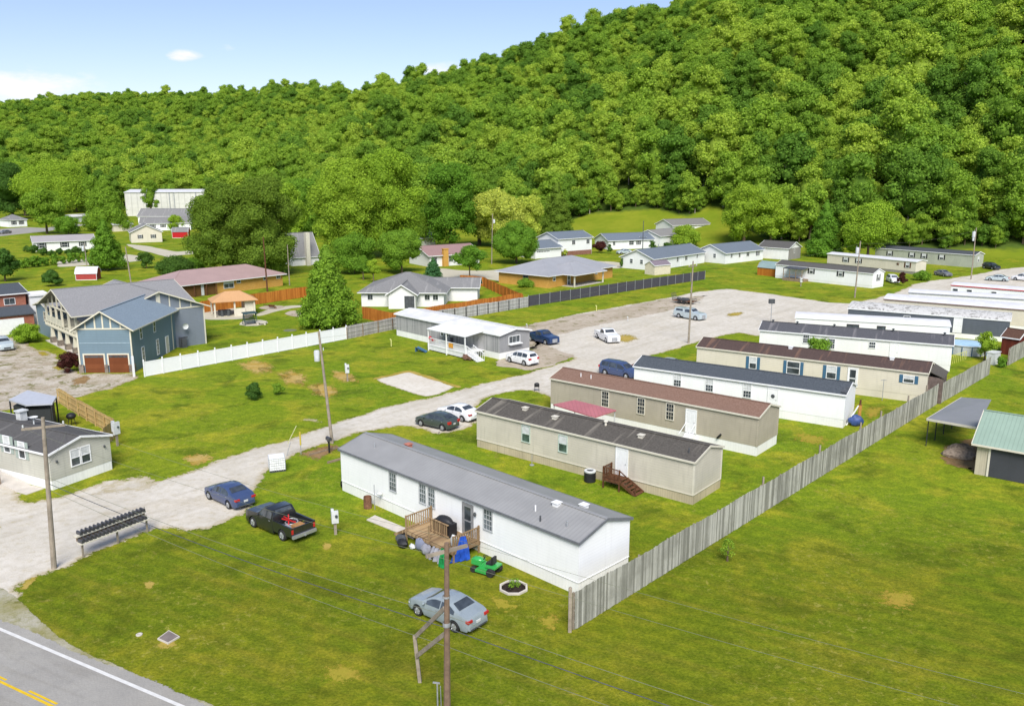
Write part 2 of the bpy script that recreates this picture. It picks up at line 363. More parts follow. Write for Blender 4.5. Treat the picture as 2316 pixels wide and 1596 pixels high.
def frayed(name, mat_fn, pts, z, fray=.7, step=.6, wob=.25, label=None, kind='structure', seed=0, radial=False):
    """flat sheet with a ragged rim: 'edge' runs from 1 inside to 0 at the outer rim"""
    rnd = random.Random(seed+len(pts))
    P = []
    n = len(pts)
    for i in range(n):
        a, b = Vector(pts[i][:2]), Vector(pts[(i+1)%n][:2]); k = max(1, int((b-a).length/step))
        for j in range(k): P.append(a.lerp(b, j/k))
    ar = sum(P[i].x*P[(i+1)%len(P)].y-P[(i+1)%len(P)].x*P[i].y for i in range(len(P)))
    if ar < 0: P.reverse()
    n = len(P)
    Q = []; ph = rnd.uniform(0, 9)
    cen = sum(P, Vector((0, 0)))/n
    for _ in range(2): P = [(P[i-1]+P[i]*2+P[(i+1)%n])/4 for i in range(n)]
    for i in range(n):
        t = (P[(i+1)%n]-P[i-1]).normalized(); nn = Vector((t.y, -t.x))
        w = wob*(math.sin(i*.37+ph)+math.sin(i*.83+ph*2)+rnd.uniform(-.6, .6))
        if radial:
            v_ = P[i]-cen; Q.append((cen+v_*.12, cen+v_*(1.55+.14*math.sin(i*.9+ph)))); continue
        c = P[i]+nn*w; Q.append((c-nn*fray, c+nn*fray))
    me = bpy.data.meshes.new(name)
    vs = [(q[0].x, q[0].y, z) for q in Q]+[(q[1].x, q[1].y, z) for q in Q]
    from mathutils.geometry import tessellate_polygon
    tri = tessellate_polygon([[Vector(v) for v in vs[:n]]])
    fs = [tuple(t) for t in tri]+[(i, n+i, n+(i+1)%n, (i+1)%n) for i in range(n)]
    me.from_pydata(vs, [], fs); me.update()
    # all faces up
    import bmesh
    bm = bmesh.new(); bm.from_mesh(me)
    for f in bm.faces:
        if f.normal.z < 0: f.normal_flip()
    bm.to_mesh(me); bm.free()
    a = me.attributes.new('edge', 'FLOAT', 'POINT'); a.data.foreach_set('value', [1.0]*n+[0.0]*n)
    me.materials.append(mat_fn); o = bpy.data.objects.new(name, me); COL.objects.link(o); tag(o, label, None, None, kind); return o
def sheet_mat(name, c, c2, c3=None, sc=1.0, weeds=0.0, soft=.5, rough=.95):
    M = Mat(name, rough, .08)
    n1 = M.noise(.18*sc, 5, .6); n2 = M.noise(1.4*sc, 5, .7); n3 = M.noise(9, 3, .7)
    base = M.mix(M.ramp(n1, .35, .65), c, c2)
    base = M.mix(M.math('MULTIPLY', M.ramp(n2, .4, .7), .5), base, c3 or shade(c, .85))
    base = M.mix(M.math('MULTIPLY', M.ramp(n3, .35, .65), .35), base, M.mix(1.0, base, (.8, .8, .8, 1), 'MULTIPLY'))
    if name in ('pale_gravel', 'grey_asphalt', 'weedy_gravel'):
        mp = M.N('ShaderNodeMapping'); mp.inputs['Rotation'].default_value = (0, 0, R(-50 if name != 'grey_asphalt' else 29)); M.L(M.tc.outputs['Object'], mp.inputs[0])
        tr = M.noise(.9, 4, .6, vec=mp.outputs[0], stretch=(.07, .9, 1), dist=.4)
        base = M.mix(M.math('MULTIPLY', M.ramp(tr, .48, .62), .38), base, M.mix(1.0, base, (.78, .76, .72, 1), 'MULTIPLY'))
        base = M.mix(M.math('MULTIPLY', M.ramp(M.noise(.11, 3, .6, dist=.5), .52, .66), .35), base, M.mix(1.0, base, (.86, .82, .74, 1), 'MULTIPLY'))
    if weeds:
        w = M.math('MULTIPLY', M.ramp(M.noise(.5, 5, .75, dist=.8), .66-weeds, .72-weeds*.6), .85)
        base = M.mix(w, base, (.12, .12, .02, 1))
    M.col(base); M.bump(M.math('ADD', n2, n3), .4, .05)
    at = M.N('ShaderNodeAttribute'); at.attribute_name = 'edge'
    e = M.math('ADD', at.outputs['Fac'], M.math('MULTIPLY', M.math('SUBTRACT', M.noise(1.6 if 'gravel' in name else 3.0, 8, .78), .5), 1.9))
    if 'pale_gravel' in name or 'white_gravel' in name or 'trampled' in name:
        rim = M.math('SUBTRACT', 1.0, M.ramp(e, soft, soft+.55)); M.col(M.mix(M.math('MULTIPLY', rim, .6), base, (.34, .27, .12, 1)))
    a = M.math('GREATER_THAN', e, soft)
    tr = M.N('ShaderNodeBsdfTransparent'); ms = M.N('ShaderNodeMixShader'); M.L(a, ms.inputs[0]); M.L(tr.outputs[0], ms.inputs[1]); M.L(M.b.outputs[0], ms.inputs[2])
    M.L(ms.outputs[0], M.nt.nodes['Material Output'].inputs[0])
    return M.m
m_gravel = sheet_mat('pale_gravel', H_(240, 232, 217), H_(228, 220, 204), H_(204, 195, 176))
m_gravw = sheet_mat('weedy_gravel', H_(214, 200, 180), H_(200, 186, 164), H_(176, 158, 130), weeds=.12)
m_drive = sheet_mat('trampled_gravel', H_(226, 216, 200), H_(196, 182, 160), H_(138, 124, 98), sc=2.2, weeds=.15)
m_dirt = sheet_mat('bare_dirt', H_(160, 128, 88), H_(178, 150, 106), H_(120, 92, 60), sc=2)
m_dry = sheet_mat('dry_grass', H_(205, 176, 96), H_(178, 160, 66), H_(160, 150, 50), sc=2.5, soft=.62)
m_dry2 = sheet_mat('yellow_grass', H_(178, 164, 60), H_(186, 156, 66), H_(150, 150, 44), sc=2.5, soft=.78)
m_path = sheet_mat('concrete_path', H_(222, 214, 190), H_(212, 204, 180), soft=.3)
m_asph = sheet_mat('grey_asphalt', H_(186, 182, 173), H_(176, 172, 164), H_(164, 161, 155), sc=.8, soft=.35)
def gp(L, z=0): return [G(x, y) for x, y in L]
# gravel lane and yard, traced round its rim
lane_low = [(39,1330),(60,1308),(98,1294),(128,1290),(184,1261),(276,1223),(354,1193),(416,1202),(452,1199),(510,1180),(556,1157),(572,1125),(585,1100),(594,1075),(612,1058),(649,1033),(700,1014),(749,1000),(824,974),(904,962),(950,966),(990,985),(1036,972),(1075,958),(1075,925),(1085,905),(1111,893),(1158,884),(1195,882),(1240,893),(1260,905),(1300,905),(1350,880),(1420,880),(1445,845),(1460,820),(1475,803),(1558,780),(1590,768),(1620,762),(1670,752),(1720,760),(1790,735),(1820,730),(1900,725),(1960,700),(2010,690),(2100,680),(2180,668),(2316,662),(2420,655)]
pad_ = [(845,858),(926,841),(1032,873),(1000,888),(961,899)]
lane_up = [(2420,606),(2316,604),(2262,609),(2212,620),(2150,630),(2112,634),(2070,642),(2030,660),(1975,676),(1922,686),(1874,684),(1737,664),(1645,653),(1583,659),(1508,674),(1408,692),(1283,714),(1200,740),(1185,775),(1200,800),(1225,800),(1260,795),(1303,809),(1250,828),(1200,842),(1158,852),(1054,878),(1036,882),(961,903),(869,920),(749,961),(640,996),(579,1014),(500,1040),(400,1075),(357,1090),(300,1092),(250,1082),(245,1090),(190,1105),(130,1125),(60,1140),(0,1080),(-120,1030),(-260,1050),(-330,1220),(-300,1400),(-60,1415),(0,1425),(33,1425)]
frayed('gravel_road', m_gravel, gp(lane_low+lane_up), .004, fray=.6, wob=.12, label='pale gravel lane winding between the mobile homes')
def patch(name, mt, L, z, label, fray=.5, wob=.15, step=.5, seed=0, rad=True): return frayed(name, mt, gp(L), z, fray, step, wob, label, seed=seed, radial=rad)
frayed('gravel_pad', sheet_mat('white_gravel', H_(246, 238, 222), H_(236, 226, 208)), gp(pad_), .010, fray=.35, wob=.08, label='pale empty gravel pad set in the grass beside the lane')
frayed('dry_rim', m_dry, gp([(836,857),(926,836),(1044,874),(1036,878),(926,842),(846,858)]), .012, fray=.15, step=.4, wob=.08, label='dry grass rim of the gravel pad')
patch('dry_grass', m_dry, [(1388,775),(1392,758),(1420,752),(1455,764),(1425,777)], .012, 'dry grass island by the white pickup in the gravel lot', .7)
patch('dry_grass', m_dry, [(1633,714),(1650,706),(1690,704),(1680,713),(1650,718)], .012, 'dry grass patch in the middle of the gravel lot', .9, seed=3)
patch('weedy_gravel', m_gravw, [(1160,742),(1283,716),(1408,694),(1508,676),(1600,668),(1560,690),(1480,710),(1350,735),(1250,760),(1205,790)], .008, 'reddish weedy gravel along the far rim of the lot', .6, rad=False)
patch('weedy_gravel', m_gravw, [(1195,795),(1215,770),(1260,790),(1300,806),(1250,826),(1195,838),(1120,826),(1128,815)], .008, 'weedy gravel driveway beside the grey mobile home', .4, seed=5, rad=False)
patch('driveway', m_drive, [(-60,790),(0,770),(40,760),(70,785),(120,800),(165,835),(182,846),(300,844),(318,850),(250,880),(140,905),(100,915),(0,930),(-120,900)], .008, 'trampled gravel driveway before the blue house', .5, wob=.15, rad=False)
patch('gravel_strip', m_gravel, [(245,1092),(300,1075),(350,1078),(372,1088),(330,1110),(250,1115),(200,1118)], .006, 'pale gravel spill beside the lane', 1.2, .3)
patch('dirt_plot', m_dirt, [(672,1026),(750,1003),(772,1010),(745,1026),(720,1042),(690,1034)], .008, 'bare dirt plot by the mailbox post', .35, .1, .3)
patch('grass_strip', m_dry2, [(0,1172),(30,1180),(28,1196),(0,1204),(-60,1200),(-60,1176)], .010, 'weedy grass tuft at the left lane edge', .8)
m_burn = sheet_mat('burnt_lawn', H_(214,184,116), H_(196,160,72), H_(160,146,60), sc=3, soft=.62)
for i, (L, lab) in enumerate((([(525,820),(575,808),(625,822),(630,846),(585,852),(545,838)], 'burnt yellow scar nearest the white fence'), ([(610,838),(660,832),(705,850),(700,878),(640,872)], 'burnt yellow scar between the two others'), ([(680,866),(735,860),(778,882),(760,906),(705,898)], 'burnt orange scar by the slim utility pole'), ([(742,832),(800,842),(822,866),(790,872),(748,856)], 'thin dry patch under the meter pedestal'), ([(400,1030),(470,1020),(500,1040),(430,1060)], 'faint dry patch in the left lawn near the lane'))):
    patch('dry_grass', m_burn, L, .010, lab, 1.3, .5, seed=20+i)
patch('dry_grass', sheet_mat('thin_gravel', H_(206,196,168), H_(186,176,110), sc=3, soft=.85), [(655,945),(690,938),(740,950),(752,962),(700,958)], .012, 'thin pale stones in the lawn left of the lane', 1.2, .4, seed=9)
patch('dry_grass', m_dry, [(350,1452),(372,1438),(395,1440),(420,1448),(400,1460),(375,1472),(340,1470)], .006, 'dry grass around the concrete lid', .6, .2, .3, seed=4)
patch('dry_grass', m_dry, [(318,1315),(350,1308),(360,1322),(340,1338),(322,1330)], .006, 'small dry ring in the front lawn', .6, .2, .3, seed=6)
patch('dry_grass', m_dry2, [(1090,1330),(1160,1350),(1200,1385),(1180,1400),(1120,1385),(1090,1355)], .006, 'reddish dry grass behind the silver sedan', .9, .3, .4, seed=8)
patch('dry_grass', m_dry2, [(1195,1392),(1260,1370),(1288,1400),(1260,1440),(1210,1430)], .006, 'yellow grass before the fence end', 1.0, .3, .4, seed=10)
patch('dry_grass', m_dry2, [(1775,968),(1850,975),(1900,990),(1900,1010),(1850,1018),(1780,1000)], .006, 'yellowing grass behind the white home with the torn roof', .9, .3, .5, seed=12)
patch('dry_grass', m_dry2, [(1940,922),(1965,908),(2020,910),(1995,945),(1950,965)], .006, 'yellowing grass behind the board fence', .9, .3, .5, seed=31)
patch('dry_grass', m_dry2, [(1960,1330),(2040,1310),(2120,1350),(2060,1400),(1970,1380)], .006, 'faint brownish patch in the right lawn', .9, .3, .5, seed=32)
patch('dry_grass', m_dry2, [(700,1500),(800,1480),(860,1530),(780,1570),(700,1550)], .006, 'faint brownish patch in the front lawn', .9, .3, .5, seed=33)
patch('dry_grass', m_dry, [(722,1228),(745,1222),(760,1240),(735,1250)], .006, 'bleached grass patch near the black pickup', .5, .2, .3, seed=13)
patch('dry_grass', m_dry, [(38,1332),(60,1306),(98,1292),(80,1312),(60,1335),(52,1345)], .012, 'orange dead grass at the lane mouth', .5, .15, .3, seed=14)
patch('garden_bed', m_dirt, [(160,860),(190,848),(210,852),(190,870),(165,872)], .014, 'dirt at the driveway corner', .5, .15, .3, seed=15)
patch('dry_grass', m_dry2, [(72,788),(110,792),(130,808),(100,812),(78,802)], .014, 'yellow grass bed before the blue house porch', .5, .2, .3, seed=16)
patch('dry_grass', m_dry2, [(115,822),(150,818),(165,835),(135,845),(105,835)], .014, 'olive grass bed beside the dark red bush', .5, .2, .3, seed=17)
# asphalt road
d = (G(410,1596)-G(0,1421.9)).normalized(); e0 = G(0,1421.9); nrm = Vector((-d.y, d.x, 0))   # nrm points to the lawn side
def strip(name, o0, o1, s0, s1, z, mt, label):
    m = MB(); p = [e0+d*s0+nrm*o0, e0+d*s1+nrm*o0, e0+d*s1+nrm*o1, e0+d*s0+nrm*o1]
    m.add([(q.x, q.y, z) for q in p], [(0,1,2,3)]); o = obj(name, m, mt, kind='structure', label=label); return o
off = (G(128,1454.6)-e0).dot(nrm); offy = (G(60,1570)-e0).dot(nrm)
print('asphalt offs', off, offy, (G(113,1596)-e0).dot(nrm), (G(20,1389+20)-e0).dot(nrm))
P = [e0+d*s+nrm*o for s, o in ((-150,-9.6),(150,-9.6))]+[e0+d*s+nrm*(off+.25*math.sin(s*.7)) for s in np.linspace(150,-150,120)]
frayed('road', m_asph, P, .016, fray=.18, step=1.0, wob=.05, label='grey asphalt road crossing the lower left corner')
frayed('verge', sheet_mat('gravel_verge', H_(196,190,170), H_(165,158,110), H_(140,140,60), sc=2, weeds=.12, soft=.7), [e0+d*s+nrm*(off+o) for s, o in ((-20,-.2),(60,-.2),(60,.15),(6,.18),(3,.45),(0,1.3),(-3,2.2),(-20,2.6))], .0145, fray=.12, step=.8, wob=.05, label='thin gravel verge between road and lawn')
m_wl = plain('white_road_paint', H_(238, 236, 230), .7, var=.06); m_yl = plain('yellow_road_paint', H_(240, 200, 40), .7, var=.1)
strip('road_edge_line', -.1, .09, -150, 150, .020, m_wl, 'white line along the road edge')
ys = (G(0,1540.7)-e0).dot(nrm); yd = (G(*(.2971*70, 1121.8+.2971*1410))-e0).dot(nrm)
strip('road_centre_line', ys-.07, ys+.07, -150, 150, .020, m_yl, 'solid yellow line on the road')
q0 = (G(40,1549.6)-e0).dot(d)
for k in range(-6, 10): strip('road_dash', yd-.06, yd+.06, q0-3.0+k*3.9, q0+k*3.9-.9, .020, m_yl, 'yellow dash beside the solid centre line')
# far streets and drives
def ribbon(name, L, mt, z, label, fray=.3): return frayed(name, mt, gp(L), z, fray, 1.5, .1, label)
ribbon('street', [(-60,521),(0,518),(60,514),(105,516),(150,505),(200,508),(150,516),(100,524),(0,534),(-60,540)], m_asph, .008, 'far grey street at the left')
ribbon('driveway', [(283,552),(330,556),(400,570),(440,566),(480,565),(480,571),(395,578),(380,582),(340,570),(315,566)], m_path, .012, 'pale drive from the white garage')
ribbon('street', [(130,590),(200,583),(290,575),(350,585),(300,592),(200,600),(130,604)], m_path, .008, 'pale far lane behind the pyramid tree')
ribbon('driveway', [(960,612),(1000,606),(1040,612),(1110,612),(1160,605),(1230,598),(1290,588),(1330,590),(1390,592),(1430,600),(1395,608),(1300,600),(1170,620),(1150,640),(1090,628),(1010,630)], m_path, .008, 'pale drives between the ranch houses')
ribbon('patio', [(440,712),(500,695),(560,700),(575,715),(560,722),(475,724),(445,722)], m_path, .012, 'concrete patio under the gazebo', .1)
ribbon('patio', [(535,730),(560,722),(600,722),(612,730),(590,738),(548,739)], m_path, .016, 'oval concrete pad beside the patio', .1)
ribbon('garden_path', [(575,712),(610,698),(660,690),(700,690),(700,694),(660,696),(615,706),(583,718)], m_path, .012, 'curved concrete garden path', .1)
ribbon('garden_bed', [(640,706),(665,700),(690,702),(695,716),(672,719),(650,712)], m_gravw, .012, 'stony bed before the big pyramid tree', .1)
ribbon('garden_bed', [(578,697),(600,690),(640,690),(650,697),(600,702)], m_gravw, .014, 'stony bed against the orange fence', .1)
# ------------------------------------------------------------ buildings
class House:
    """local frame: origin at the left end of the front wall, X along it, Y to the back, Z up"""
    def __init__(s, name, label, cat, A, B, W, he, hr, wall, roof, group=None, L=None, skirt=None, sk=0.8, axis='x', hip=False, oh=.3, ohg=.25,
                 fascia=None, body=True, rth=.12, gable_mat=None, ridge_off=0):
        A = Vector(A[:2]); B = Vector(B[:2]); d = B-A
        if L: A = B-d.normalized()*L; d = B-A
        s.A = A; s.L = d.length; s.W = W; s.he = he; s.hr = hr; s.rz = math.atan2(d.y, d.x)
        s.root = root(name, label, cat, (A.x, A.y, 0), s.rz, group)
        L_ = s.L; s.axis = axis; s.oh = oh
        fascia = fascia or m_white
        if body:
            m = MB(); z0 = sk if skirt else 0
            if hip: m.box(0, L_, 0, W, z0, he)
            elif axis == 'x':
                m.add([(0,0,z0),(0,W,z0),(0,W,he),(0,W/2,he+hr),(0,0,he),(L_,0,z0),(L_,W,z0),(L_,W,he),(L_,W/2,he+hr),(L_,0,he)],
                      [(0,4,3,2,1)[::1],(5,6,7,8,9),(0,5,9,4),(4,9,8,3),(3,8,7,2),(2,7,6,1),(1,6,5,0)])
            else:
                m.add([(0,0,z0),(L_,0,z0),(L_,0,he),(L_/2,0,he+hr),(0,0,he),(0,W,z0),(L_,W,z0),(L_,W,he),(L_/2,W,he+hr),(0,W,he)],
                      [(0,1,2,3,4),(5,9,8,7,6),(0,5,6,1),(1,6,7,2),(2,7,8,3),(3,8,9,4),(4,9,5,0)])
            obj('wall', m, wall, s.root)
            if skirt:
                m = MB(); m.box(.02, L_-.02, .02, W-.02, 0, sk-.004); obj('skirting', m, skirt, s.root)
        if roof:
            s.roof_part(0, L_, 0, W, he, hr, roof, axis, hip, oh, ohg, fascia, rth)
    def roof_part(s, x0, x1, y0, y1, he, hr, roof, axis='x', hip=False, oh=.3, ohg=.25, fascia=None, rth=.12, name='roof'):
        fascia = fascia or m_white; m = MB(); tm = MB()
        if axis == 'y':  # work with swapped axes
            T = lambda x, y, z: (y, x, z); a0, a1, b0, b1 = y0, y1, x0, x1
        else: T = lambda x, y, z: (x, y, z); a0, a1, b0, b1 = x0, x1, y0, y1
        mid = (b0+b1)/2; hw = (b1-b0)/2; sl = hr/hw; t = .03
        ze = he-oh*sl+t; zr = he+hr+t; up = .05
        if hip:
            A0, A1, B0, B1 = a0-oh, a1+oh, b0-oh, b1+oh; H = (B1-B0)/2; r0, r1 = A0+H, A1-H
            if r0 > r1: r0 = r1 = (A0+A1)/2
            v = [T(A0,B0,ze),T(A1,B0,ze),T(A1,B1,ze),T(A0,B1,ze),T(r0,mid,zr),T(r1,mid,zr)]
            v += [(p[0], p[1], p[2]-rth) for p in v[:4]]
            m.add(v, [(0,1,5,4),(1,2,5),(2,3,4,5),(3,0,4),(9,8,7,6)])
            for i, j in ((0,1),(1,2),(2,3),(3,0)):
                p, q = v[i], v[j]; tm.beam((p[0],p[1],p[2]-rth/2-.01), (q[0],q[1],q[2]-rth/2-.01), .04, rth+.02)
            for i, j in ((0,4),(1,5),(2,5),(3,4),(4,5)): m.beam(v[i], v[j], .22, .05)
        else:
            A0, A1 = a0-ohg, a1+ohg
            for sg in (-1, 1):
                e = mid+sg*(hw+oh)
                m.solid([T(A0,e,ze),T(A1,e,ze),T(A1,mid,zr),T(A0,mid,zr)] if sg < 0 else [T(A0,mid,zr),T(A1,mid,zr),T(A1,e,ze),T(A0,e,ze)], rth*.5)
                tm.beam(T(A0-.015,e+sg*.02,ze-.06), T(A1+.015,e+sg*.02,ze-.06), .05, .15)
                for g in (A0-.02, A1+.02): tm.beam(T(g,e,ze-.055), T(g,mid,zr-.055), .05, .16)
            m.beam(T(A0,mid,zr+.01), T(A1,mid,zr+.01), .26, .04)
        r = obj(name, m, roof, s.root); obj('fascia', tm, fascia, r); return r
    def world(s, x, y, z): 
        c, q = math.cos(s.rz), math.sin(s.rz); return Vector((s.A.x+x*c-y*q, s.A.y+x*q+y*c, z))
    def on(s, side, px, py):
        """photo point -> (position along that wall, height)"""
        o, dd = {'front': ((0,0),(1,0)), 'right': ((s.L,0),(0,1)), 'left': ((0,0),(0,1)), 'back': ((0,s.W),(1,0))}[side]
        O = s.world(o[0], o[1], 0); D = s.world(o[0]+dd[0], o[1]+dd[1], 0)-O; r = ray(px, py)
        # cam + t r  = O + a D + z k  (solve in xy)
        det = r.x*(-D.y)+D.x*r.y
        t = (O.x*(-D.y)+D.x*O.y)/det; P = Vector((0, 0, HC))+r*t
        a = (P-O).dot(D)
        return a, P.z
    def fr(s, side, off=0.0):
        """matrix taking (a, depth outwards, z) on a wall into the house frame"""
        if side == 'front': return lambda a, o, z: (a, -o-off, z)
        if side == 'right': return lambda a, o, z: (s.L+o+off, a, z)
        if side == 'left': return lambda a, o, z: (-o-off, a, z)
        return lambda a, o, z: (a, s.W+o+off, z)
    def wbox(s, m, side, a0, a1, o0, o1, z0, z1, off=0, mi=0):
        F = s.fr(side, off); p, q = F(a0, o0, z0), F(a1, o1, z1)
        m.box(min(p[0],q[0]), max(p[0],q[0]), min(p[1],q[1]), max(p[1],q[1]), z0, z1, mi); return m
    def window(s, side, a, z, w=.75, h=1.25, nx=2, ny=4, frame=None, shut=None, off=0, blind=True, mid=True, gl=None):
        frame = frame or m_white; m = MB(); b = s.wbox; e = .07
        b(m, side, a-w/2-e, a+w/2+e, 0, .06, z+h/2, z+h/2+e, off); b(m, side, a-w/2-e, a+w/2+e, 0, .08, z-h/2-e, z-h/2, off)
        b(m, side, a-w/2-e, a-w/2, 0, .06, z-h/2, z+h/2, off); b(m, side, a+w/2, a+w/2+e, 0, .06, z-h/2, z+h/2, off)
        if mid: b(m, side, a-w/2, a+w/2, .0, .05, z-.03, z+.03, off)
        for i in range(1, nx): x = a-w/2+w*i/nx; b(m, side, x-.011, x+.011, .0, .042, z-h/2, z+h/2, off)
        for i in range(1, ny):
            zz = z-h/2+h*i/ny
            if not (mid and abs(zz-z) < .05): b(m, side, a-w/2, a+w/2, .0, .040, zz-.011, zz+.011, off)
        f = obj('window', m, frame, s.root)
        p = MB(); b(p, side, a-w/2, a+w/2, .004, .022, z-h/2, z+h/2, off); obj('pane', p, gl or m_glass, f)
        if blind:
            p = MB(); b(p, side, a-w/2+.01, a+w/2-.01, .022, .028, z+.03, z+h/2-.01, off); obj('blind', p, m_blind, f)
        if shut:
            for sg in (-1, 1):
                c = a+sg*(w/2+e+.20); p = MB(); b(p, side, c-.17, c+.17, 0, .05, z-h/2-e, z+h/2+e, off)
                for k in range(7): zz = z-h/2+h*(k+.5)/7; b(p, side, c-.13, c+.13, .05, .06, zz-.05, zz+.03, off)
                obj('shutter', p, shut, f)
        return f
    def door(s, side, a, z0, w=.92, h=2.05, mat=None, off=0, frame=None, glassy=False, name='door', panels=True):
        m = MB(); b = s.wbox; b(m, side, a-w/2, a+w/2, 0, .05, z0, z0+h, off)
        if panels and not glassy:
            for zz, hh in ((z0+.25, .6), (z0+1.0, .85)):
                for sg in (-1, 1): b(m, side, a+sg*w*.23-w*.16, a+sg*w*.23+w*.16, .05, .06, zz, zz+hh, off)
        dd = obj(name, m, mat or m_white, s.root)
        t = MB(); e = .09
        b(t, side, a-w/2-e, a-w/2, 0, .07, z0, z0+h+e, off); b(t, side, a+w/2, a+w/2+e, 0, .07, z0, z0+h+e, off); b(t, side, a-w/2, a+w/2, 0, .07, z0+h, z0+h+e, off)
        obj('door_frame', t, frame or m_white, dd)
        k = MB(); F = s.fr(side, off); k.blob(F(a+w*.38, .085, z0+1), .04, .04, .04, 8, 5); obj('handle', k, m_metal, dd)
        if glassy:
            g = MB(); b(g, side, a-w*.34, a+w*.34, .05, .062, z0+h*.5, z0+h*.93, off); b(g, side, a-w*.34, a+w*.34, .05, .062, z0+.12, z0+h*.44, off); obj('pane', g, m_glass, dd)
        return dd
    def trim(s, mat=None, z0=0, corners=('fl','fr','br'), w=.12, z1=None):
        z1 = z1 or s.he
        for c in corners:
            m = MB()
            x = 0 if c[1] == 'l' else s.L; y = 0 if c[0] == 'f' else s.W
            m.box(x-.025 if c[1] == 'l' else x-w, x+w if c[1] == 'l' else x+.025, y-.025 if c[0] == 'f' else y-w, y+w if c[0] == 'f' else y+.025, z0, z1-.01)
            obj('corner_trim', m, mat or m_white, s.root)
    def band(s, z, mat=None, h=.1, sides=('front','right')):
        m = MB()
        for sd in sides: s.wbox(m, sd, 0, s.L if sd in ('front','back') else s.W, 0, .03, z-h/2, z+h/2)
        obj('skirt_band', m, mat or m_white, s.root)
    def roof_z(s, x, y):
        if s.axis == 'x': return s.he+s.hr*(1-abs(y-s.W/2)/(s.W/2))
        return s.he+s.hr*(1-abs(x-s.L/2)/(s.L/2))
    def vent(s, x, y, kind='box', mat=None):
        z = s.roof_z(x, y)+.04; m = MB()
        if kind == 'box': m.box(x-.2, x+.2, y-.2, y+.2, z-.1, z+.16); m.box(x-.26, x+.26, y-.26, y+.26, z+.16, z+.2)
        elif kind == 'pipe': m.tube((x,y,z-.15), (x,y,z+.35), .05, n=8)
        else: m.lathe([(.1,-.1),(.1,.25),(.18,.27),(.18,.33),(.02,.42)], (x,y,z), 10)
        obj('roof_vent', m, mat or m_metal, s.root)
def sd(name, c, **k): return siding(name, c, **k)
# --- trailer corners solved from the photograph (ground, metres)
def ends(B, az, L): return (B[0]-math.cos(R(az))*L, B[1]+math.sin(R(az))*L), B
GT = 'single wide mobile homes in a slanted row'
w_white = sd('white_vinyl_siding', S(247,246,243,.93), dirt=.03, seam=.93, pitch=.2)
w_tan = sd('tan_vinyl_siding', S(218,210,192), pitch=.2); w_tan2 = sd('dark_tan_siding', S(190,180,160), pitch=.2); w_cream = sd('cream_siding', S(232,223,202), pitch=.2, dirt=.05)
w_pale = sd('pale_grey_siding', S(240,239,235,.90), dirt=.04, seam=.92); w_t0 = sd('beige_siding', S(204,202,188), pitch=.2)
sk_white = sd('white_skirting', S(244,243,238,.92), vertical=True, pitch=.25, dirt=.06, seam=.93); sk_tan = sd('tan_skirting', S(206,192,162), vertical=True, pitch=.2, dirt=.15)
r_grey = ribbed('grey_metal_roof', H_(160,159,156,.80), .28, 'X'); 
def mk(name, label, cat, fit, W, he, hr, wall, roof, **k):
    A, B = ends(fit[0], fit[1], fit[2]); return House(name, label, cat, A, B, W, he, hr, wall, roof, **k)
# T1 ----------------------------------------------------------
h = mk('mobile_home', 'white mobile home with grey ribbed metal roof, nearest to the road', 'mobile home', ((3.8,44.7),44.4,23.5), 4.8, 3.33, .68, w_white, r_grey, group=GT, skirt=sk_white, oh=.12, ohg=.12, fascia=plain('dark_drip_edge', S(120,122,126), .5))
h.band(.8, w_white, .03); T1 = h
m_tg = glass('tinted_window_glass', (.10,.12,.13,1)); m_gf = plain('dull_window_frame', S(196,198,198), .5)
for px, py, w_, fm in ((889,1089.4,.72,0),(956.5,1115.7,.62,0),(976.5,1124.5,.62,0),(1104.2,1175.1,.72,0)):
    a, z = h.on('front', px, py); h.window('front', a, z, w_, 1.3, 3, 4, blind=False, gl=m_tg, mid=True, frame=m_gf)
a, z = h.on('front', 1058.9, 1162.6); h.door('front', a, .85, .85, 2.05, plain('grey_storm_door', S(150,150,150), .5), glassy=True, frame=plain('grey_door_frame', S(140,140,140)))
T1door = a
lm = MB(); F = h.fr('front'); lm.blob(F(a+.75, .12, 2.5), .1, .1, .16, 8, 5); obj('wall_lamp', lm, m_dark, h.root)
h.vent(4.6, 2.9, 'box', plain('rusty_vent', S(190,120,100))); h.vent(2.6, 1.3, 'pipe'); h.vent(20.0, 2.05, 'box', m_white); h.vent(21.2, 3.2, 'box', m_white); h.vent(19.2, 1.0, 'pipe', m_white); h.vent(22.0, .7, 'pipe'); h.vent(20.2, .35, 'pipe', m_dark)
# T2
s_t2 = shingle('dark_weathered_shingles', S(104,99,92,.82), S(82,78,72,.8), S(150,143,130))
h = mk('mobile_home', 'tan mobile home with weathered dark shingle roof and brown entry steps', 'mobile home', ((13.2,58.2),39.4,21.1), 4.5, 3.34, .64, w_tan, s_t2, group=GT, skirt=sk_tan, sk=.75, oh=.12, ohg=.1, fascia=m_trim)
h.band(.75, m_trim, .08); h.trim(m_trim, .75, ('fr','br')); T2 = h
for px, py in ((1189.8,980.7),(1273.5,1003.2)):
    a, z = h.on('front', px, py); h.window('front', a, z, .78, 1.35, 1, 2, frame=plain('pale_green_frame', S(198,212,198)), gl=glass('green_glass', (.05,.085,.07,1)))
a, z = h.on('front', 1406.8, 1041.9); h.door('front', a, .85, .95, 2.1, panels=False); T2door = a
for x, y, k in ((7.6,1.3,'box'),(12.2,1.9,'cap'),(15.8,1.4,'box'),(20.2,.8,'pipe'),(4.2,1.6,'box')): h.vent(x, y, k, m_trim if k != 'pipe' else m_dark)
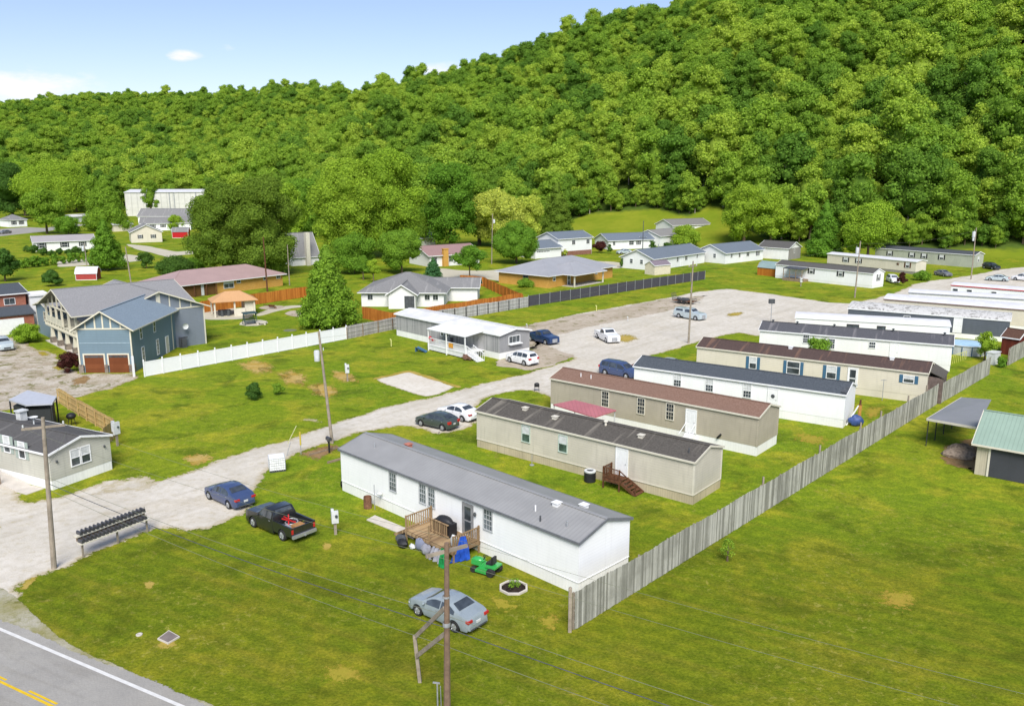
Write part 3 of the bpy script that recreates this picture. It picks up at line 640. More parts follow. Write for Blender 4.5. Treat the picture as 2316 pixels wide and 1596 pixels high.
# T3
s_t3 = shingle('red_brown_shingles', H_(156,126,110), H_(134,104,88))
h = mk('mobile_home', 'tan mobile home with red brown shingle roof and white skirting', 'mobile home', ((20.9,69.0),39.1,21.9), 4.4, 3.5, .66, w_tan2, s_t3, group=GT, skirt=sk_white, sk=.85, oh=.12, ohg=.1, fascia=m_trim)
h.trim(w_tan2, .85, ('fr','br')); T3 = h; m_wg = glass('dark_window_glass', (.03,.035,.04,1))
for px, py in ((1369,902),(1450,918),(1515.5,930.7)):
    a, z = h.on('front', px, py); h.window('front', a, z, .72, 1.45, 3, 4, frame=m_trim, blind=False, gl=m_wg)
a, z = h.on('front', 1563, 951.9); h.door('front', a, .85, .92, 2.1)
st = MB()
for i in range(4): st.box(a-.45, a+.45, -.35*(4-i), -.35*(3-i), 0, .2*(i+1))
for sg in (-1,1): st.beam((a+sg*.45,-1.35,.15),(a+sg*.45,-1.35,1.0),.05); st.beam((a+sg*.45,-.06,.9),(a+sg*.45,-.06,1.75),.05); st.beam((a+sg*.45,-1.35,1.0),(a+sg*.45,-.06,1.75),.05)
obj('entry_step', st, m_white, h.root)
for x, y in ((2.9,1.1),(4.1,1.1)): h.vent(x, y, 'pipe', m_white)
# T4
s_t4 = shingle('blue_grey_shingles', H_(100,106,112), H_(78,84,90))
h = mk('mobile_home', 'white mobile home with blue grey shingle roof torn at its right corner', 'mobile home', ((31.4,77.1),33.4,21.8), 4.4, 3.3, .7, w_white, s_t4, group=GT, skirt=sk_white, sk=.8, oh=.15, ohg=.1)
T4 = h
for px, py in ((1532.5,858.7),(1604.7,869.8),(1690.2,883.3)):
    a, z = h.on('front', px, py); h.window('front', a, z, .75, 1.35, 3, 4, blind=True)
a, z = h.on('front', 1748.8, 889.2); h.door('front', a, .8, .9, 2.05); 
ww = MB(); ww.lathe([(.01,-.01),(.16,-.01),(.2,.02),(.16,.05),(.01,.05)], (a,-.1,2.15), 12, ax='Y'); obj('door_wreath', ww, m_dark, h.root)
tr = MB(); tr.solid([(h.L-.5,.1,3.46),(h.L+.1,-.02,3.44),(h.L+.1,1.3,3.86),(h.L-.2,1.0,3.8)], .03); obj('torn_roof_patch', tr, m_dark, h.root)
# T5
s_t5 = shingle('brown_streaked_shingles', H_(104,86,80), H_(84,70,66), H_(150,116,96))
e0_ = G(1576.8,783.2,3.3); e1_ = G(2099.2,843.3,3.3)
h = House('mobile_home', 'cream mobile home with blue shutters and brown streaked roof', 'mobile home', e0_, e1_, 4.5, 3.3, .72, w_cream, s_t5, group=GT, skirt=w_cream, sk=.75, oh=.12, ohg=.1, fascia=m_trim)
T5 = h
for px, py, w_, h_ in ((1703,820.7,.75,1.3),(1794.2,831.6,1.35,1.35),(1880.5,842,.95,1.35),(2055.3,857.4,.95,.7)):
    a, z = h.on('front', px, py); h.window('front', a, z, w_, h_, 1, 2, shut=m_shutter, mid=h_ > 1, blind=w_ != 1.35)
a, z = h.on('front', 1929, 847); h.door('front', a, .8, .9, 2.05, glassy=True)
for x in (10.5, 21.3): h.vent(x, 1.9, 'box', m_white)
ls = MB(); ls.solid([(h.L,.6,3.4),(h.L+1.5,.6,2.8),(h.L+1.5,4.3,2.8),(h.L,4.3,3.6)], .08); obj('lean_to_roof', ls, s_t2, h.root)
ls = MB(); ls.box(h.L+.03,h.L+1.4,.7,4.2,0,2.75); obj('lean_to', ls, plain('dark_plank', S(112,98,92), .9, var=.2), h.root)
# T6
s_t6 = shingle('charcoal_streaked_shingles', H_(106,106,110), H_(90,90,94), H_(150,146,146))
h = House('mobile_home', 'pale grey mobile home with long charcoal roof streaked below its vents', 'mobile home', G(1718.9,745.3,3.3), G(2154.6,780.1,3.3), 4.5, 3.3, .8, w_pale, s_t6, group=GT, skirt=w_pale, sk=.75, oh=.15, ohg=.15)
T6 = h; m_sw = plain('grey_muntin', S(225,226,226), .5)
for px, py in ((1823.3,764.6),(1881,777),(1972.8,780)):
    a, z = h.on('front', px, py); h.window('front', a, z, .7, 1.2 if px < 1900 else .7, 3, 4 if px < 1900 else 2, blind=False)
a, z = h.on('front', 2022.6, 793); h.door('front', a, .8, .9, 2.05)
for x in (1.3, 4.4, 9.0, 16.0, 21.8): 
    if x < h.L: h.vent(x, 2.0, 'cap', m_dark)
st = MB()
for x in (1.3, 4.4, 9.0, 16.0): st.solid([(x-.2,-.1,3.32),(x+.15,-.1,3.32),(x+.05,1.8,3.99),(x-.1,1.8,3.99)], .01)
# T7 rounded white roof
def curved_trailer(name, label, A, B, W, he, rise, wall, roof, trim_c, group=GT, wins=(), L=None):
    hh = House(name, label, 'mobile home', A, B, W, he, rise, wall, None, group=group, body=False, L=L)
    m = MB(); m.box(0, hh.L, 0, W, .7, he); obj('wall', m, wall, hh.root)
    m = MB(); m.box(.02, hh.L-.02, .02, W-.02, 0, .696); obj('skirting', m, sk_white, hh.root)
    m = MB(); n = 10; vs = []
    for x in (-.12, hh.L+.12):
        for i in range(n+1): t = i/n; vs.append((x, -.08+(W+.16)*t, he+.03+rise*math.sin(math.pi*t)**.8))
        vs += [(x, W+.08, he-.02), (x, -.08, he-.02)]
    k = n+3
    m.add(vs, [(i, i+1, k+i+1, k+i) for i in range(k-1)]+[(k-1, 0, k, 2*k-1)]+[tuple(range(k))[::-1], tuple(range(k, 2*k))])
    r = obj('roof', m, roof, hh.root)
    f = MB(); f.box(-.14, hh.L+.14, -.11, -.081, he-.12, he+.06); f.box(hh.L+.122, hh.L+.15, -.11, W+.1, he-.12, he+.05); obj('fascia', f, trim_c, r)
    return hh
m_wroof = plain('white_coated_roof', H_(234,233,234,.74), .6, var=.07, sc=.8); m_grim = Mat('grimy_white_roof', .8)
m_grim = m_grim.col(m_grim.mix(m_grim.ramp(m_grim.noise(1.0, 8, .8, dist=1.5), .50, .60), H_(222,220,214,.72), H_(120,116,108)))
h = curved_trailer('mobile_home', 'white mobile home with bowed white roof between charcoal roof and dark grey walls', G(1800,716,3.2), G(2149.5,735.7,3.2), 4.3, 3.1, .45, w_pale, m_wroof, m_white); T7 = h
for px, py, w_ in ((1929.5,731.5,1.5),(1993.5,738,1.0)):
    a, z = h.on('front', px, py); h.window('front', a, 2.1, w_, .8, 2, 1, frame=plain('dark_frame', S(70,66,62)), mid=False, blind=False)
m = MB(); m.box(0, .1, 0, .1, 0, .1)
# T8
w_dk = sd('slate_grey_siding', S(98,104,112), pitch=.25)
h = curved_trailer('mobile_home', 'slate grey mobile home with grimy blotched white roof and white door', G(1918.7,697,3.1), G(2284.8,725.4,3.1), 6.8, 3.1, .6, w_dk, m_grim, m_white); T8 = h
a, z = h.on('front', 2165, 745); h.door('front', a, .75, 1.0, 2.1)
a, z = h.on('front', 2052, 711); h.window('front', a, 2.3, .8, .6, 2, 1, mid=False, blind=False)
# T9..T12
h = curved_trailer('mobile_home', 'cream mobile home with white roof and brown roof edge', G(1999.9,676.4,3.2), G(2316,700.9,3.2)+(G(2316,700.9,3.2)-G(1999.9,676.4,3.2)).normalized()*6, 6.0, 3.2, .5, w_cream, m_wroof, plain('brown_edge', S(140,116,104))); T9 = h
def right_trailer(lab, a_px, b_px, wall, roof, edge, he=3.1, ext=14, rise=.35):
    A = G(*a_px, he); B = G(*b_px, he); B = A+(B-A).normalized()*((B-A).length+ext)
    return curved_trailer('mobile_home', lab, A, B, 4.3, he, rise, wall, roof, edge)
# T9 is extended past the frame
T9b = right_trailer('low white roofed mobile home between the brown edged and the red edged roofs', (2056,661.5), (2316,677), w_pale, m_wroof, m_metal, ext=10)
T11 = right_trailer('white mobile home with bright red roof edge at the right rim', (2152,644.7), (2316,657.6), w_white, m_wroof, plain('red_edge', S(200,50,50)), ext=14)
for px in (2161, 2193, 2249):
    a, z = T11.on('front', px, 654); T11.window('front', a, 2.1, .8, .8, 1, 1, mid=False, blind=False)
# far trailers
s_f1 = shingle('grey_brown_shingles', H_(112,110,106), H_(94,92,88))
A = G(1753,628); B = G(1972,652)
h = House('mobile_home', 'white mobile home with covered dark awning porch beyond the gravel lot', 'mobile home', A, B, 4.6, 3.1, .8, w_white, s_f1, skirt=sk_white, sk=.5, oh=.15, ohg=.1, group='mobile homes beyond the gravel lot'); F1 = h
for px, py, sd_ in ((1835,612,'front'),(1901,618,'front')):
    a, z = h.on(sd_, px, py); h.window(sd_, a, z, .8, 1.2, 1, 2, shut=m_shutdk)
h.window('right', 2.3, 2.1, .6, 1.2, 1, 2, shut=m_shutdk)
a0, _ = h.on('front', 1785, 620); a1, _ = h.on('front', 1829, 620)
pm = MB(); pm.solid([(a0,-2.6,2.75),(a1,-2.6,2.75),(a1,0,3.05),(a0,0,3.05)], .12); pr = obj('porch_roof', pm, m_dark, h.root)
pm = MB()
for x in np.linspace(a0+.1, a1-.1, 4): pm.beam((x,-2.5,0), (x,-2.5,2.6), .12)
pm.box(a0,a1,-2.6,-.03,0,.5); pm.box(a0,a1,-2.55,-2.48,1.3,1.4); obj('porch', pm, m_wood, h.root)
A = G(1870,600); B = G(2069.5,620.7)
h = House('mobile_home', 'cream mobile home with flat white roof and dark shutters far right', 'mobile home', A, B, 4.4, 3.0, .3, w_cream, m_wroof, skirt=plain('grey_skirt', S(150,145,135)), sk=.6, oh=.15, ohg=.15, group='mobile homes beyond the gravel lot'); F2 = h
for px in (1912, 1941): a, z = h.on('front', px, 599); h.window('front', a, 1.9, 1.0, 1.0, 1, 2, shut=m_shutdk)
a, z = h.on('front', 2052, 607); h.window('front', a, 2.0, .8, 1.1, 1, 2, shut=m_wooddk)
star = MB(); a, z = h.on('front', 2030, 606); cx_ = [(math.sin(k*math.pi/5)*(.45 if k % 2 == 0 else .18), math.cos(k*math.pi/5)*(.45 if k % 2 == 0 else .18)) for k in range(10)]
star.add([(a+p[0], -.03, 2.1+p[1]) for p in cx_]+[(a+p[0], -.08, 2.1+p[1]) for p in cx_], [tuple(range(10)), tuple(range(10,20))[::-1]]+[(i, 10+i, 10+(i+1)%10, (i+1)%10) for i in range(10)]); obj('wall_star', star, m_wooddk, h.root)
A = G(1978,587); B = G(2202,605.7)
h = House('mobile_home', 'sage grey mobile home with dark roof at the foot of the forest', 'mobile home', A, B, 5.2, 3.2, .7, sd('sage_siding', S(186,190,172)), shingle('dark_slate_shingles', H_(92,96,100)), oh=.15, ohg=.15, group='mobile homes beyond the gravel lot'); F3 = h
for px in (2010, 2060, 2088, 2128): a, z = h.on('front', px, 597); h.window('front', a, 2.0, .9, 1.1, 1, 2, shut=m_shutdk)
h.window('right', 2.2, 2.0, .7, 1.1, 1, 2)
# T0 --------------------------------------------------------------
A, B = ends((-35.1,61.1), 27.2, 19.5)
s_t0 = shingle('grey_charcoal_shingles', H_(108,106,104), H_(94,92,90), H_(140,138,134))
h = House('mobile_home', 'beige mobile home with grey shingle roof and paired white windows at the left edge', 'mobile home', A, B, 5.3, 2.95, .66, w_t0, s_t0, skirt=sk_white, sk=.75, oh=.15, ohg=.2); T0 = h
for px, py in ((170,1033.7),(193.3,1026.3)): a, z = h.on('right', px, py); h.window('right', a, z, .72, 1.25, 1, 2)
for px, py in ((49.9,1017.5),(16,1003.8)): a, z = h.on('front', px, py); h.window('front', a, z, .7, 1.25, 1, 2, shut=m_shutgr)
for a in (.55, 4.7): m = MB(); m.blob((h.L+.08, a, 2.15), .08, .1, .12, 8, 5); obj('wall_lamp', m, m_dark, h.root)
m = MB(); m.box(h.L-9.3,h.L-8.7,3.6,4.2,3.3,4.1); m.box(h.L-9.4,h.L-8.6,3.5,4.3,4.1,4.2); obj('chimney', m, m_blind, h.root)
m = MB(); m.tube((h.L-6.5,3.3,3.3),(h.L-6.5,3.3,3.95),.06); m.lathe([(.01,0),(.28,.05),(.36,.14)], (h.L-6.5,3.3,3.95), 12); obj('satellite_dish', m, m_blind, h.root)
# grey wooden trailer TG
w_wd = boards('grey_weathered_cladding', S(150,150,150), S(186,184,182), .22)
A = G(897,758); B = G(1130,813)
h = House('mobile_home', 'grey board clad mobile home with white metal roof and covered porch', 'mobile home', A, B, 5.4, 3.25, .5, w_wd, m_grim if False else ribbed('dull_white_metal_roof', H_(224,223,220,.92), .5, 'X', .5, .12), skirt=sk_white, sk=.85, oh=.2, ohg=.25); TG = h
print('TG', h.L, A, B, (G(1189,795)-B).length)
for px in (1000, 1010.5): a, z = h.on('front', px, 745); h.window('front', a, 2.15, .55, 1.3, 1, 2, blind=False)
m_f = h.window('right', 2.6, 2.35, 1.9, .85, 3, 1, mid=False, blind=False)
m = MB(); h.wbox(m, 'right', 1.5, 3.7, .0, .5, 1.72, 1.82); obj('window_shelf', m, m_white, h.root)
# covered porch of TG
a0 = h.on('front', 1010, 760)[0]; a1 = h.on('front', 1085, 778)[0]
m = MB(); m.solid([(a0,-3.4,3.05),(a1+1,-3.4,3.05),(a1+1,-.1,3.42),(a0,-.1,3.42)], .10); obj('porch_roof', m, m_white, h.root)
m = MB()
for x in (a0+.1, (a0+a1+1)/2, a1+.85): m = MB(); m.box(x-.06,x+.06,-3.3,-3.18,0,2.95); obj('porch_post', m, m_white, h.root)
m = MB(); m.box(a0,a1+1,-3.2,-.05,.75,.85)
for x in np.linspace(a0+.05, a1+.95, 44): m.box(x-.02,x+.02,-3.17,-3.13,.85,1.75)
m.box(a0,a1+1,-3.2,-3.1,1.75,1.82)
for x in np.linspace(a0+.1, a1+.9, 30): m.box(x-.16,x+.16,-3.14,-3.11,.15,.74)
obj('porch_deck', m, m_white, h.root)
m = MB()
for i in range(6): m.box(a1+1+i*.34,a1+1.34+i*.34,-3.1,-2.0,.62-i*.13,.72-i*.13)
for y in (-3.1,-2.0):
    m.beam((a1+1,y,1.75),(a1+3.2,y,.95),.08); m.beam((a1+1,y,.7),(a1+3.2,y,.05),.08)
    for i in range(7): x = a1+1+i*.36; m.beam((x,y,.62-i*.10),(x,y,1.72-i*.13),.04)
obj('porch_stairs', m, m_white, h.root)
TGp = (a0, a1)
# ------------------------------------------------------------ houses
# big blue house: two crossing gabled blocks, a rotated garage wing, a two storey porch
wb = sd('blue_lap_siding', S(122,144,156), pitch=.2, dirt=.05); wg = sd('grey_blue_siding', S(132,140,150), pitch=.2, dirt=.05)
m_fas = plain('ivory_fascia', S(224,218,196), .6, var=.04); s_bh = shingle('grey_shingles', S(150,149,148,.95), S(128,127,127,.9)); s_bl = shingle('blue_grey_roof_shingles', S(142,156,166,.92), S(120,134,146,.9))
m_stone = stone('river_stone', S(150,138,124), S(116,106,98)); m_gd = boards('cedar_garage_door', S(134,80,50), S(118,68,42), .53, 'Z')
BH = root('blue_house', 'large two storey blue grey house with twin brown garage doors and stacked porches', 'house', (-52.1, 99.6, 0), R(2))
def bh_local(): pass
gw = House('tmp', None, None, (0,0), (6.35,0), 17, 5.55, 2.0, wb, s_bl, axis='y', oh=.55, ohg=.5, fascia=m_fas, body=True)
gw_parts = list(gw.root.children)
gx = 6.35
m = MB(); m.box(-.05, gx+.05, -.06, -.004, 5.28, 5.46)
for x in (1.1, 2.25, gx/2, 4.1, 5.25):
    zt = 5.5+2.0*(1-abs(x-gx/2)/(gx/2)); m.box(x-.09, x+.09, -.05, -.004, 5.46, zt)
for x in (-.04, gx-.12): m.box(x, x+.16, -.05, .12, 0, 5.28)
m.box(gx+.004, gx+.05, 13.4, 13.6, 0, 5.4); obj('timber_trim', m, m_fas, gw.root)
m = MB(); m.box(.2, gx-.2, -.03, -.003, 3.6, 3.68); obj('belt_line', m, plain('pale_blue_line', S(160,180,190)), gw.root)
for x0 in (.62, 3.5):
    m = MB(); m.box(x0, x0+2.3, -.04, -.003, 0, 2.2)
    gd = obj('garage_door', m, m_gd, gw.root)
    m = MB(); m.box(x0+.08,x0+2.22,-.05,-.041,1.86,2.1); obj('pane', m, m_glass, gd)
    m = MB()
    for k in range(1,4): m.box(x0+.575*k-.02,x0+.575*k+.02,-.056,-.051,1.86,2.1)
    obj('muntin', m, m_wooddk, gd)
    m = MB(); m.box(x0-.16,x0,-.07,-.003,.9,2.36); m.box(x0+2.3,x0+2.46,-.07,-.003,.9,2.36); m.box(x0,x0+2.3,-.07,-.003,2.2,2.36); obj('door_frame', m, m_fas, gd)
for x0, x1 in ((-.08,.5),(2.98,3.38),(5.9,6.43)):
    m = MB(); m.box(x0,x1,-.22,.0,0,1.0)
    if x1 > 6: m.box(gx+.002,gx+.12,.0,.4,0,1.0)
    obj('stone_pier', m, m_stone, gw.root)
for a in (3.0, 7.4): gw.window('right', a, 4.3, .6, 1.4, 1, 2, frame=m_white, blind=False)
for a in (3.2, 8.0): gw.window('right', a, 1.5, .7, 1.9, 2, 4, frame=m_white, blind=False, mid=False)
gw.door('right', 11.3, 0, .95, 2.2, m_trim)
for ch in list(gw.root.children): ch.parent = BH
# main blocks, in the garage frame:  world -> BH local
Minv = (Matrix.Translation(BH.location) @ Matrix.Rotation(R(2), 4, 'Z')).inverted()
AX = math.atan2(.68, .73)
def block(x0, x1, y0, y1, he, hr, wall, roof, axis, oh=.6, ohg=.6):
    # corner in rotated coordinates (x' along (.73,.68), y' along (-.68,.73))
    ux, uy = Vector((math.cos(AX), math.sin(AX))), Vector((-math.sin(AX), math.cos(AX)))
    A = ux*x0+uy*y0; B = ux*x1+uy*y0
    hh = House('tmp', None, None, A, B, y1-y0, he, hr, wall, roof, axis=axis, oh=oh, ohg=ohg, fascia=m_fas); return hh
def adopt(hh):
    Mw = Matrix.Translation((hh.A.x, hh.A.y, 0)) @ Matrix.Rotation(hh.rz, 4, 'Z')
    for ch in list(hh.root.children):
        ch.parent = BH; ch.matrix_local = Minv @ Mw
    bpy.data.objects.remove(hh.root)
bpy.data.objects.remove(gw.root)
bA = block(36.2, 48.0, 118.3, 132.9, 5.6, 2.55, wb, None, 'x')
bA.roof_part(-3.8, bA.L, 0, bA.W, 5.6, 2.55, s_bh, 'x', False, .6, .5, m_fas)
for z in (5.55,):
    m = MB(); m.box(-3.6,-3.45,.1,bA.W-.1,5.3,5.5)                       # truss over the porch
    for y in np.linspace(2.2, bA.W-2.2, 6): zt = 5.6+2.55*(1-abs(y-bA.W/2)/(bA.W/2)); m.box(-3.6,-3.45,y-.08,y+.08,5.5,zt-.05)
    for y in (.6, 3.6, 6.6, 9.2, 11.8, 14.0): m.box(-3.62,-3.38,y-.12,y+.12,2.95,5.3)
    m.box(-3.7,-3.3,.2,bA.W-.2,2.35,2.75)
    obj('porch_truss', m, m_fas, bA.root)
m = MB(); m.box(-3.55,-.03,.2,bA.W-.2,2.75,2.9); m.box(-3.6,-3.5,6.5,bA.W-.2,2.9,3.9); obj('upper_porch', m, plain('pale_stucco', S(210,206,184)), bA.root)
m = MB()
for y in np.linspace(.4, bA.W-.4, 12): m.box(-3.75,-3.68,y-.05,y+.05,2.5,3.2)
m.box(-3.76,-3.7,.2,bA.W-.2,2.5,2.6); m.box(-3.76,-3.7,.2,bA.W-.2,3.12,3.2); obj('railing', m, m_fas, bA.root)
for y in (1.8, 5.2, 8.6, 12.0):
    m = MB(); m.add([(-3.75,y-.25,.95),(-3.25,y-.25,.95),(-3.25,y+.25,.95),(-3.75,y+.25,.95),(-3.64,y-.14,2.35),(-3.36,y-.14,2.35),(-3.36,y+.14,2.35),(-3.64,y+.14,2.35)], [(0,1,5,4),(1,2,6,5),(2,3,7,6),(3,0,4,7),(4,5,6,7)])
    cm = obj('porch_column', m, m_fas, bA.root); m = MB(); m.box(-3.85,-3.15,y-.35,y+.35,.02,.95); obj('stone_base', m, m_stone, cm)
m = MB(); m.box(-3.9,-.02,.1,bA.W-.1,0,.14); obj('porch_floor', m, m_conc, bA.root)
for y in (8.0, 11.0): bA.window('left', y, 4.5, 1.2, 1.3, 2, 2, frame=m_white, blind=False)
for y in (2.5, 5.0, 10.5): bA.window('left', y, 1.5, 1.2, 1.5, 2, 2, frame=m_white, blind=False)
bB = block(36.0, 48.4, 115.3, 131.6, 5.6, 2.4, wg, s_bh, 'y', .8, .5)
m = MB(); m.box(0,bB.L,-.06,-.004,5.3,5.48)
for x in (3.2,4.6,6.2,7.7,9.1,10.6):
    w_ = .28 if x == 6.2 else .08; m.box(x-w_,x+w_,-.05,-.004,5.48,5.55+2.4*(1-abs(x-6.2)/6.2))
m.box(bB.L-.14,bB.L+.03,-.05,.14,0,5.3); obj('timber_trim', m, m_fas, bB.root)
m = MB(); m.tube((9.3,-.05,2.7),(9.3,-.6,2.9),.04); m.lathe([(.02,0),(.3,-.06),(.42,-.2)], (9.3,-.62,2.95), 14, ax='Y'); obj('satellite_dish', m, m_blind, bB.root)
m = MB(); m.box(8.6,9.3,-.9,-.25,0,1.25); m.box(8.6,9.6,-.5,-.4,1.25,1.45); m.box(8.4,8.6,-.6,-.4,0,1.5); obj('meter_cabinet', m, m_dark, bB.root)
bC = block(33.4, 36.2, 132.9, 140.5, 4.3, .9, wb, s_bh, 'x', .4, .4)
bC.window('left', 3.2, 3.0, 1.1, 1.3, 2, 2, frame=m_fas, blind=False); bC.trim(m_fas, 0, ('fl','bl'))
for b_ in (bA, bB, bC): adopt(b_)
# H2 red roofed ranch
m_ob = brick('orange_brick', S(218,166,80), S(204,148,64), S(200,170,110)); r_red = ribbed('mauve_metal_roof', H_(180,152,146,.82), .4, 'X', .4, .05)
h = House('ranch_house', 'long orange brick ranch with mauve metal hip roof', 'house', G(388,678), G(640,646), 10.5, 2.75, 1.9, m_ob, r_red, hip=True, oh=.7); H2 = h
m = MB(); m.box(2.0,9.5,-.05,-.003,.05,2.7); obj('porch_shade_panel', m, plain('painted_shade_wall', S(110,78,40), .9), h.root)  # flat panel on the wall, porch shade put into its dark brown
for x in (2.0, 4.6, 7.2, 9.4):
    m = MB(); m.box(x-.07,x+.07,-.55,-.41,0,2.6); obj('porch_post', m, m_wooddk, h.root)
m = MB(); m.box(6.3,6.9,-.09,-.051,.1,2.2); obj('door', m, m_blind, h.root)
for px, w_ in ((517,2.2),(540,.8),(600,.8),(630,.9)):
    a, z = h.on('front', px, 640); h.window('front', a, 1.7 if w_ > 1 else 2.0, w_, 1.5 if w_ > 1 else .6, 2, 1, mid=False, blind=w_ > 1)
m = MB(); m.box(-.06,.9,-.1,-.003,0,2.6); obj('white_panel', m, m_white, h.root)
# H3 grey roofed white house
s_h3 = shingle('mid_grey_shingles', S(142,141,139,.9), S(120,119,118,.85), S(160,158,154,.9)); m_wst = plain('white_stucco', S(236,235,232,.86), .7, var=.04)
A = G(822,696); B = G(990,716)
h = House('ranch_house', 'white house with spreading grey hip roof behind the weathered fence', 'house', G(818,693), G(1004,694), 14, 2.8, 2.6, m_wst, s_h3, hip=True, oh=.6); H3 = h
print('H3', h.L, math.degrees(h.rz))
h.roof_part(h.L*.36, h.L*.68, -2.6, 6, 2.8, 1.5, s_h3, 'y', False, .5, .3, m_white)
m = MB(); xa_, xb_ = h.L*.36, h.L*.68; m.add([(xa_,-2.5,0),(xb_,-2.5,0),(xb_,-2.5,2.78),((xa_+xb_)/2,-2.5,4.25),(xa_,-2.5,2.78),(xa_,-.02,0),(xb_,-.02,0),(xb_,-.02,2.78),((xa_+xb_)/2,-.02,4.25),(xa_,-.02,2.78)], [(0,1,2,3,4),(5,9,8,7,6),(0,5,6,1),(1,6,7,2),(2,7,8,3),(3,8,9,4),(4,9,5,0)]); obj('front_wing', m, m_wst, h.root)
m = MB(); m.box(h.L*.55,h.L*.67,-2.53,-2.505,.1,2.3); obj('dark_opening', m, m_dark, h.root)
m = MB(); m.box(h.L-.5,h.L+5.5,7,13.0,0,2.75); obj('side_wing', m, m_wst, h.root)
h.roof_part(h.L-3.5, h.L+5.5, 7, 13.0, 2.76, 1.3, s_h3, 'x', False, .5, .5, m_white)
for a in (1.6, h.L*.8, h.L*.9): h.window('front', a, 1.7, .9, .9, 2, 1, mid=False, blind=False)
# H4 orange brick with pale metal hip roof
r_gm = ribbed('pale_grey_metal_roof', H_(170,170,172,.80), .4, 'X', .4, .05)
h = House('ranch_house', 'orange brick house with pale grey metal hip roof and corner porch', 'house', G(1240,652), G(1385,627), 13.5, 2.8, 2.3, m_ob, r_gm, hip=True, oh=.7); H4 = h
print('H4', h.L, math.degrees(h.rz))
m = MB(); m.box(-.5,6.5,5.5,14.5,0,2.75); 
h.roof_part(4.4, 15.5, -3.6, 6, 2.74, 1.9, r_gm, 'x', True, .4, .3, m_white, name='porch_roof')
for x in (4.6, 15.2): m = MB(); m.box(x-.12,x+.12,-3.5,-3.26,0,2.6); obj('porch_post', m, m_trim, h.root)
for a in (2.0, 17.5): h.window('front', a, 1.9, .8, 1, 1, 2)
h.door('front', 7.2, 0, .95, 2.1, m_white, glassy=True)
m = MB(); m.box(4.7,15.2,-3.4,-.03,0,.08); obj('patio', m, m_conc, h.root)
h.window('left', 6.0, 1.9, 1.3, .9, 2, 1, mid=False, blind=False, frame=m_metal)
# row of white houses
GH = 'white ranch houses below the grassy bank'
s_row = shingle('blue_grey_ranch_roof', H_(130,140,150), H_(112,122,132)); w_row = sd('white_lap_siding', S(242,242,240,.86), dirt=.03, seam=.94)
def ranch(lab, A, B, W, he, hr, wall=w_row, roof=s_row, wins=(), **k):
    hh = House('ranch_house', lab, 'house', G(*A), G(*B), W, he, hr, wall, roof, group=GH, oh=.4, ohg=.4, **k)
    for (x, w_, h_, z) in wins: hh.window('front', x*hh.L, z, w_, h_, 2, 2, blind=False, gl=m_wg, shut=m_shutdk if w_ < 1.0 and h_ > 1 else None)
    return hh
h = ranch('white ranch with blue grey roof, gable end to the tall pole', (1477,612), (1593,594), 9.5, 2.9, 1.9, wins=((.24,.9,.8,2.0),(.45,.9,1.0,1.9),(.62,1.2,.9,1.9),(.84,.7,.8,2.0)))
print('row e', h.L, math.degrees(h.rz)); h.window('left', 3.4, 1.9, .8, 1.0, 1, 2, blind=False); h.window('left', 6.4, 1.9, .8, 1.0, 1, 2, blind=False); h.door('front', h.L*.53, 0, .9, 2.1)
m = MB(); m.tube((9.5,4.75,4.5),(9.5,4.75,5.6),.12); obj('roof_vent', m, m_metal, h.root)
h = ranch('white ranch with dark roof, rightmost of the pair beside the lawn', (1640,597), (1725,587), 9.5, 2.9, 1.9, wins=((.15,.8,.8,2.0),(.36,.8,1.0,1.9),(.58,1.3,.9,1.9),(.85,.7,1.1,1.9)))
h.window('left', 3.4, 1.9, .8, 1.0, 1, 2, blind=False); h.door('front', h.L*.45, 0, .9, 2.1)
h = ranch('split level white house with garage and raised gabled upper floor', (1262,580), (1338,574), 9, 5.0, 1.6, wins=((.45,1.2,1.1,3.7),(.88,1.2,1.1,3.7)))
print('split', h.L, math.degrees(h.rz)); h.door('front', h.L*.2, 0, 1.0, 2.1, m_trim)
m = MB(); m.box(.1,h.L-.1,-.05,-.003,0,1.3); obj('brick_base', m, brick('brown_brick', S(150,100,80), S(130,84,66), S(160,140,125)), h.root)
h.roof_part(-9.5, .0, -1.5, 8.0, 2.9, 1.7, s_row, 'x', False, .4, .4, m_white, name='garage_roof')
m = MB(); m.add([(-9.4,-1.4,0),(-.03,-1.4,0),(-.03,7.9,0),(-9.4,7.9,0),(-9.4,-1.4,2.88),(-.03,-1.4,2.88),(-.03,7.9,2.88),(-9.4,7.9,2.88),(-9.4,3.25,4.55),(-.03,3.25,4.55)], [(0,1,5,4),(1,2,6,9,5),(2,3,7,6),(3,0,4,8,7),(4,5,9,8),(6,7,8,9)]); obj('garage', m, w_row, h.root)
m = MB(); m.box(-9.0,-4.2,-1.47,-1.403,.05,2.3)
gdo = obj('garage_door', m, m_white, h.root); m = MB()
for k in range(8): m.box(-8.8+k*.57,-8.4+k*.57,-1.49,-1.471,1.75,2.05)
obj('pane', m, m_wg, gdo)
h = ranch('white ranch with a car parked before its dark hedges', (1376,565), (1478,561), 9, 2.9, 1.8, wins=((.12,.8,1.0,1.9),(.5,1.6,1.1,1.9),(.66,.7,1.1,1.9)))
h = ranch('white gable fronted house with tan roof up the slope', (1493,557), (1560,550), 9.5, 3.3, 1.7, roof=shingle('tan_grey_shingles', H_(158,156,152), H_(140,138,134)))
h = ranch('topmost white house with gable and dark window at the end of the row', (1520,543), (1605,539), 9.5, 5.2, 1.8, roof=shingle('mid_tan_shingles', H_(150,148,142), H_(130,128,122)), wins=((.8,1.0,1.2,3.9),))
h.window('right', 3.0, 3.9, 1.1, 1.4, 2, 2, blind=False, gl=m_wg)
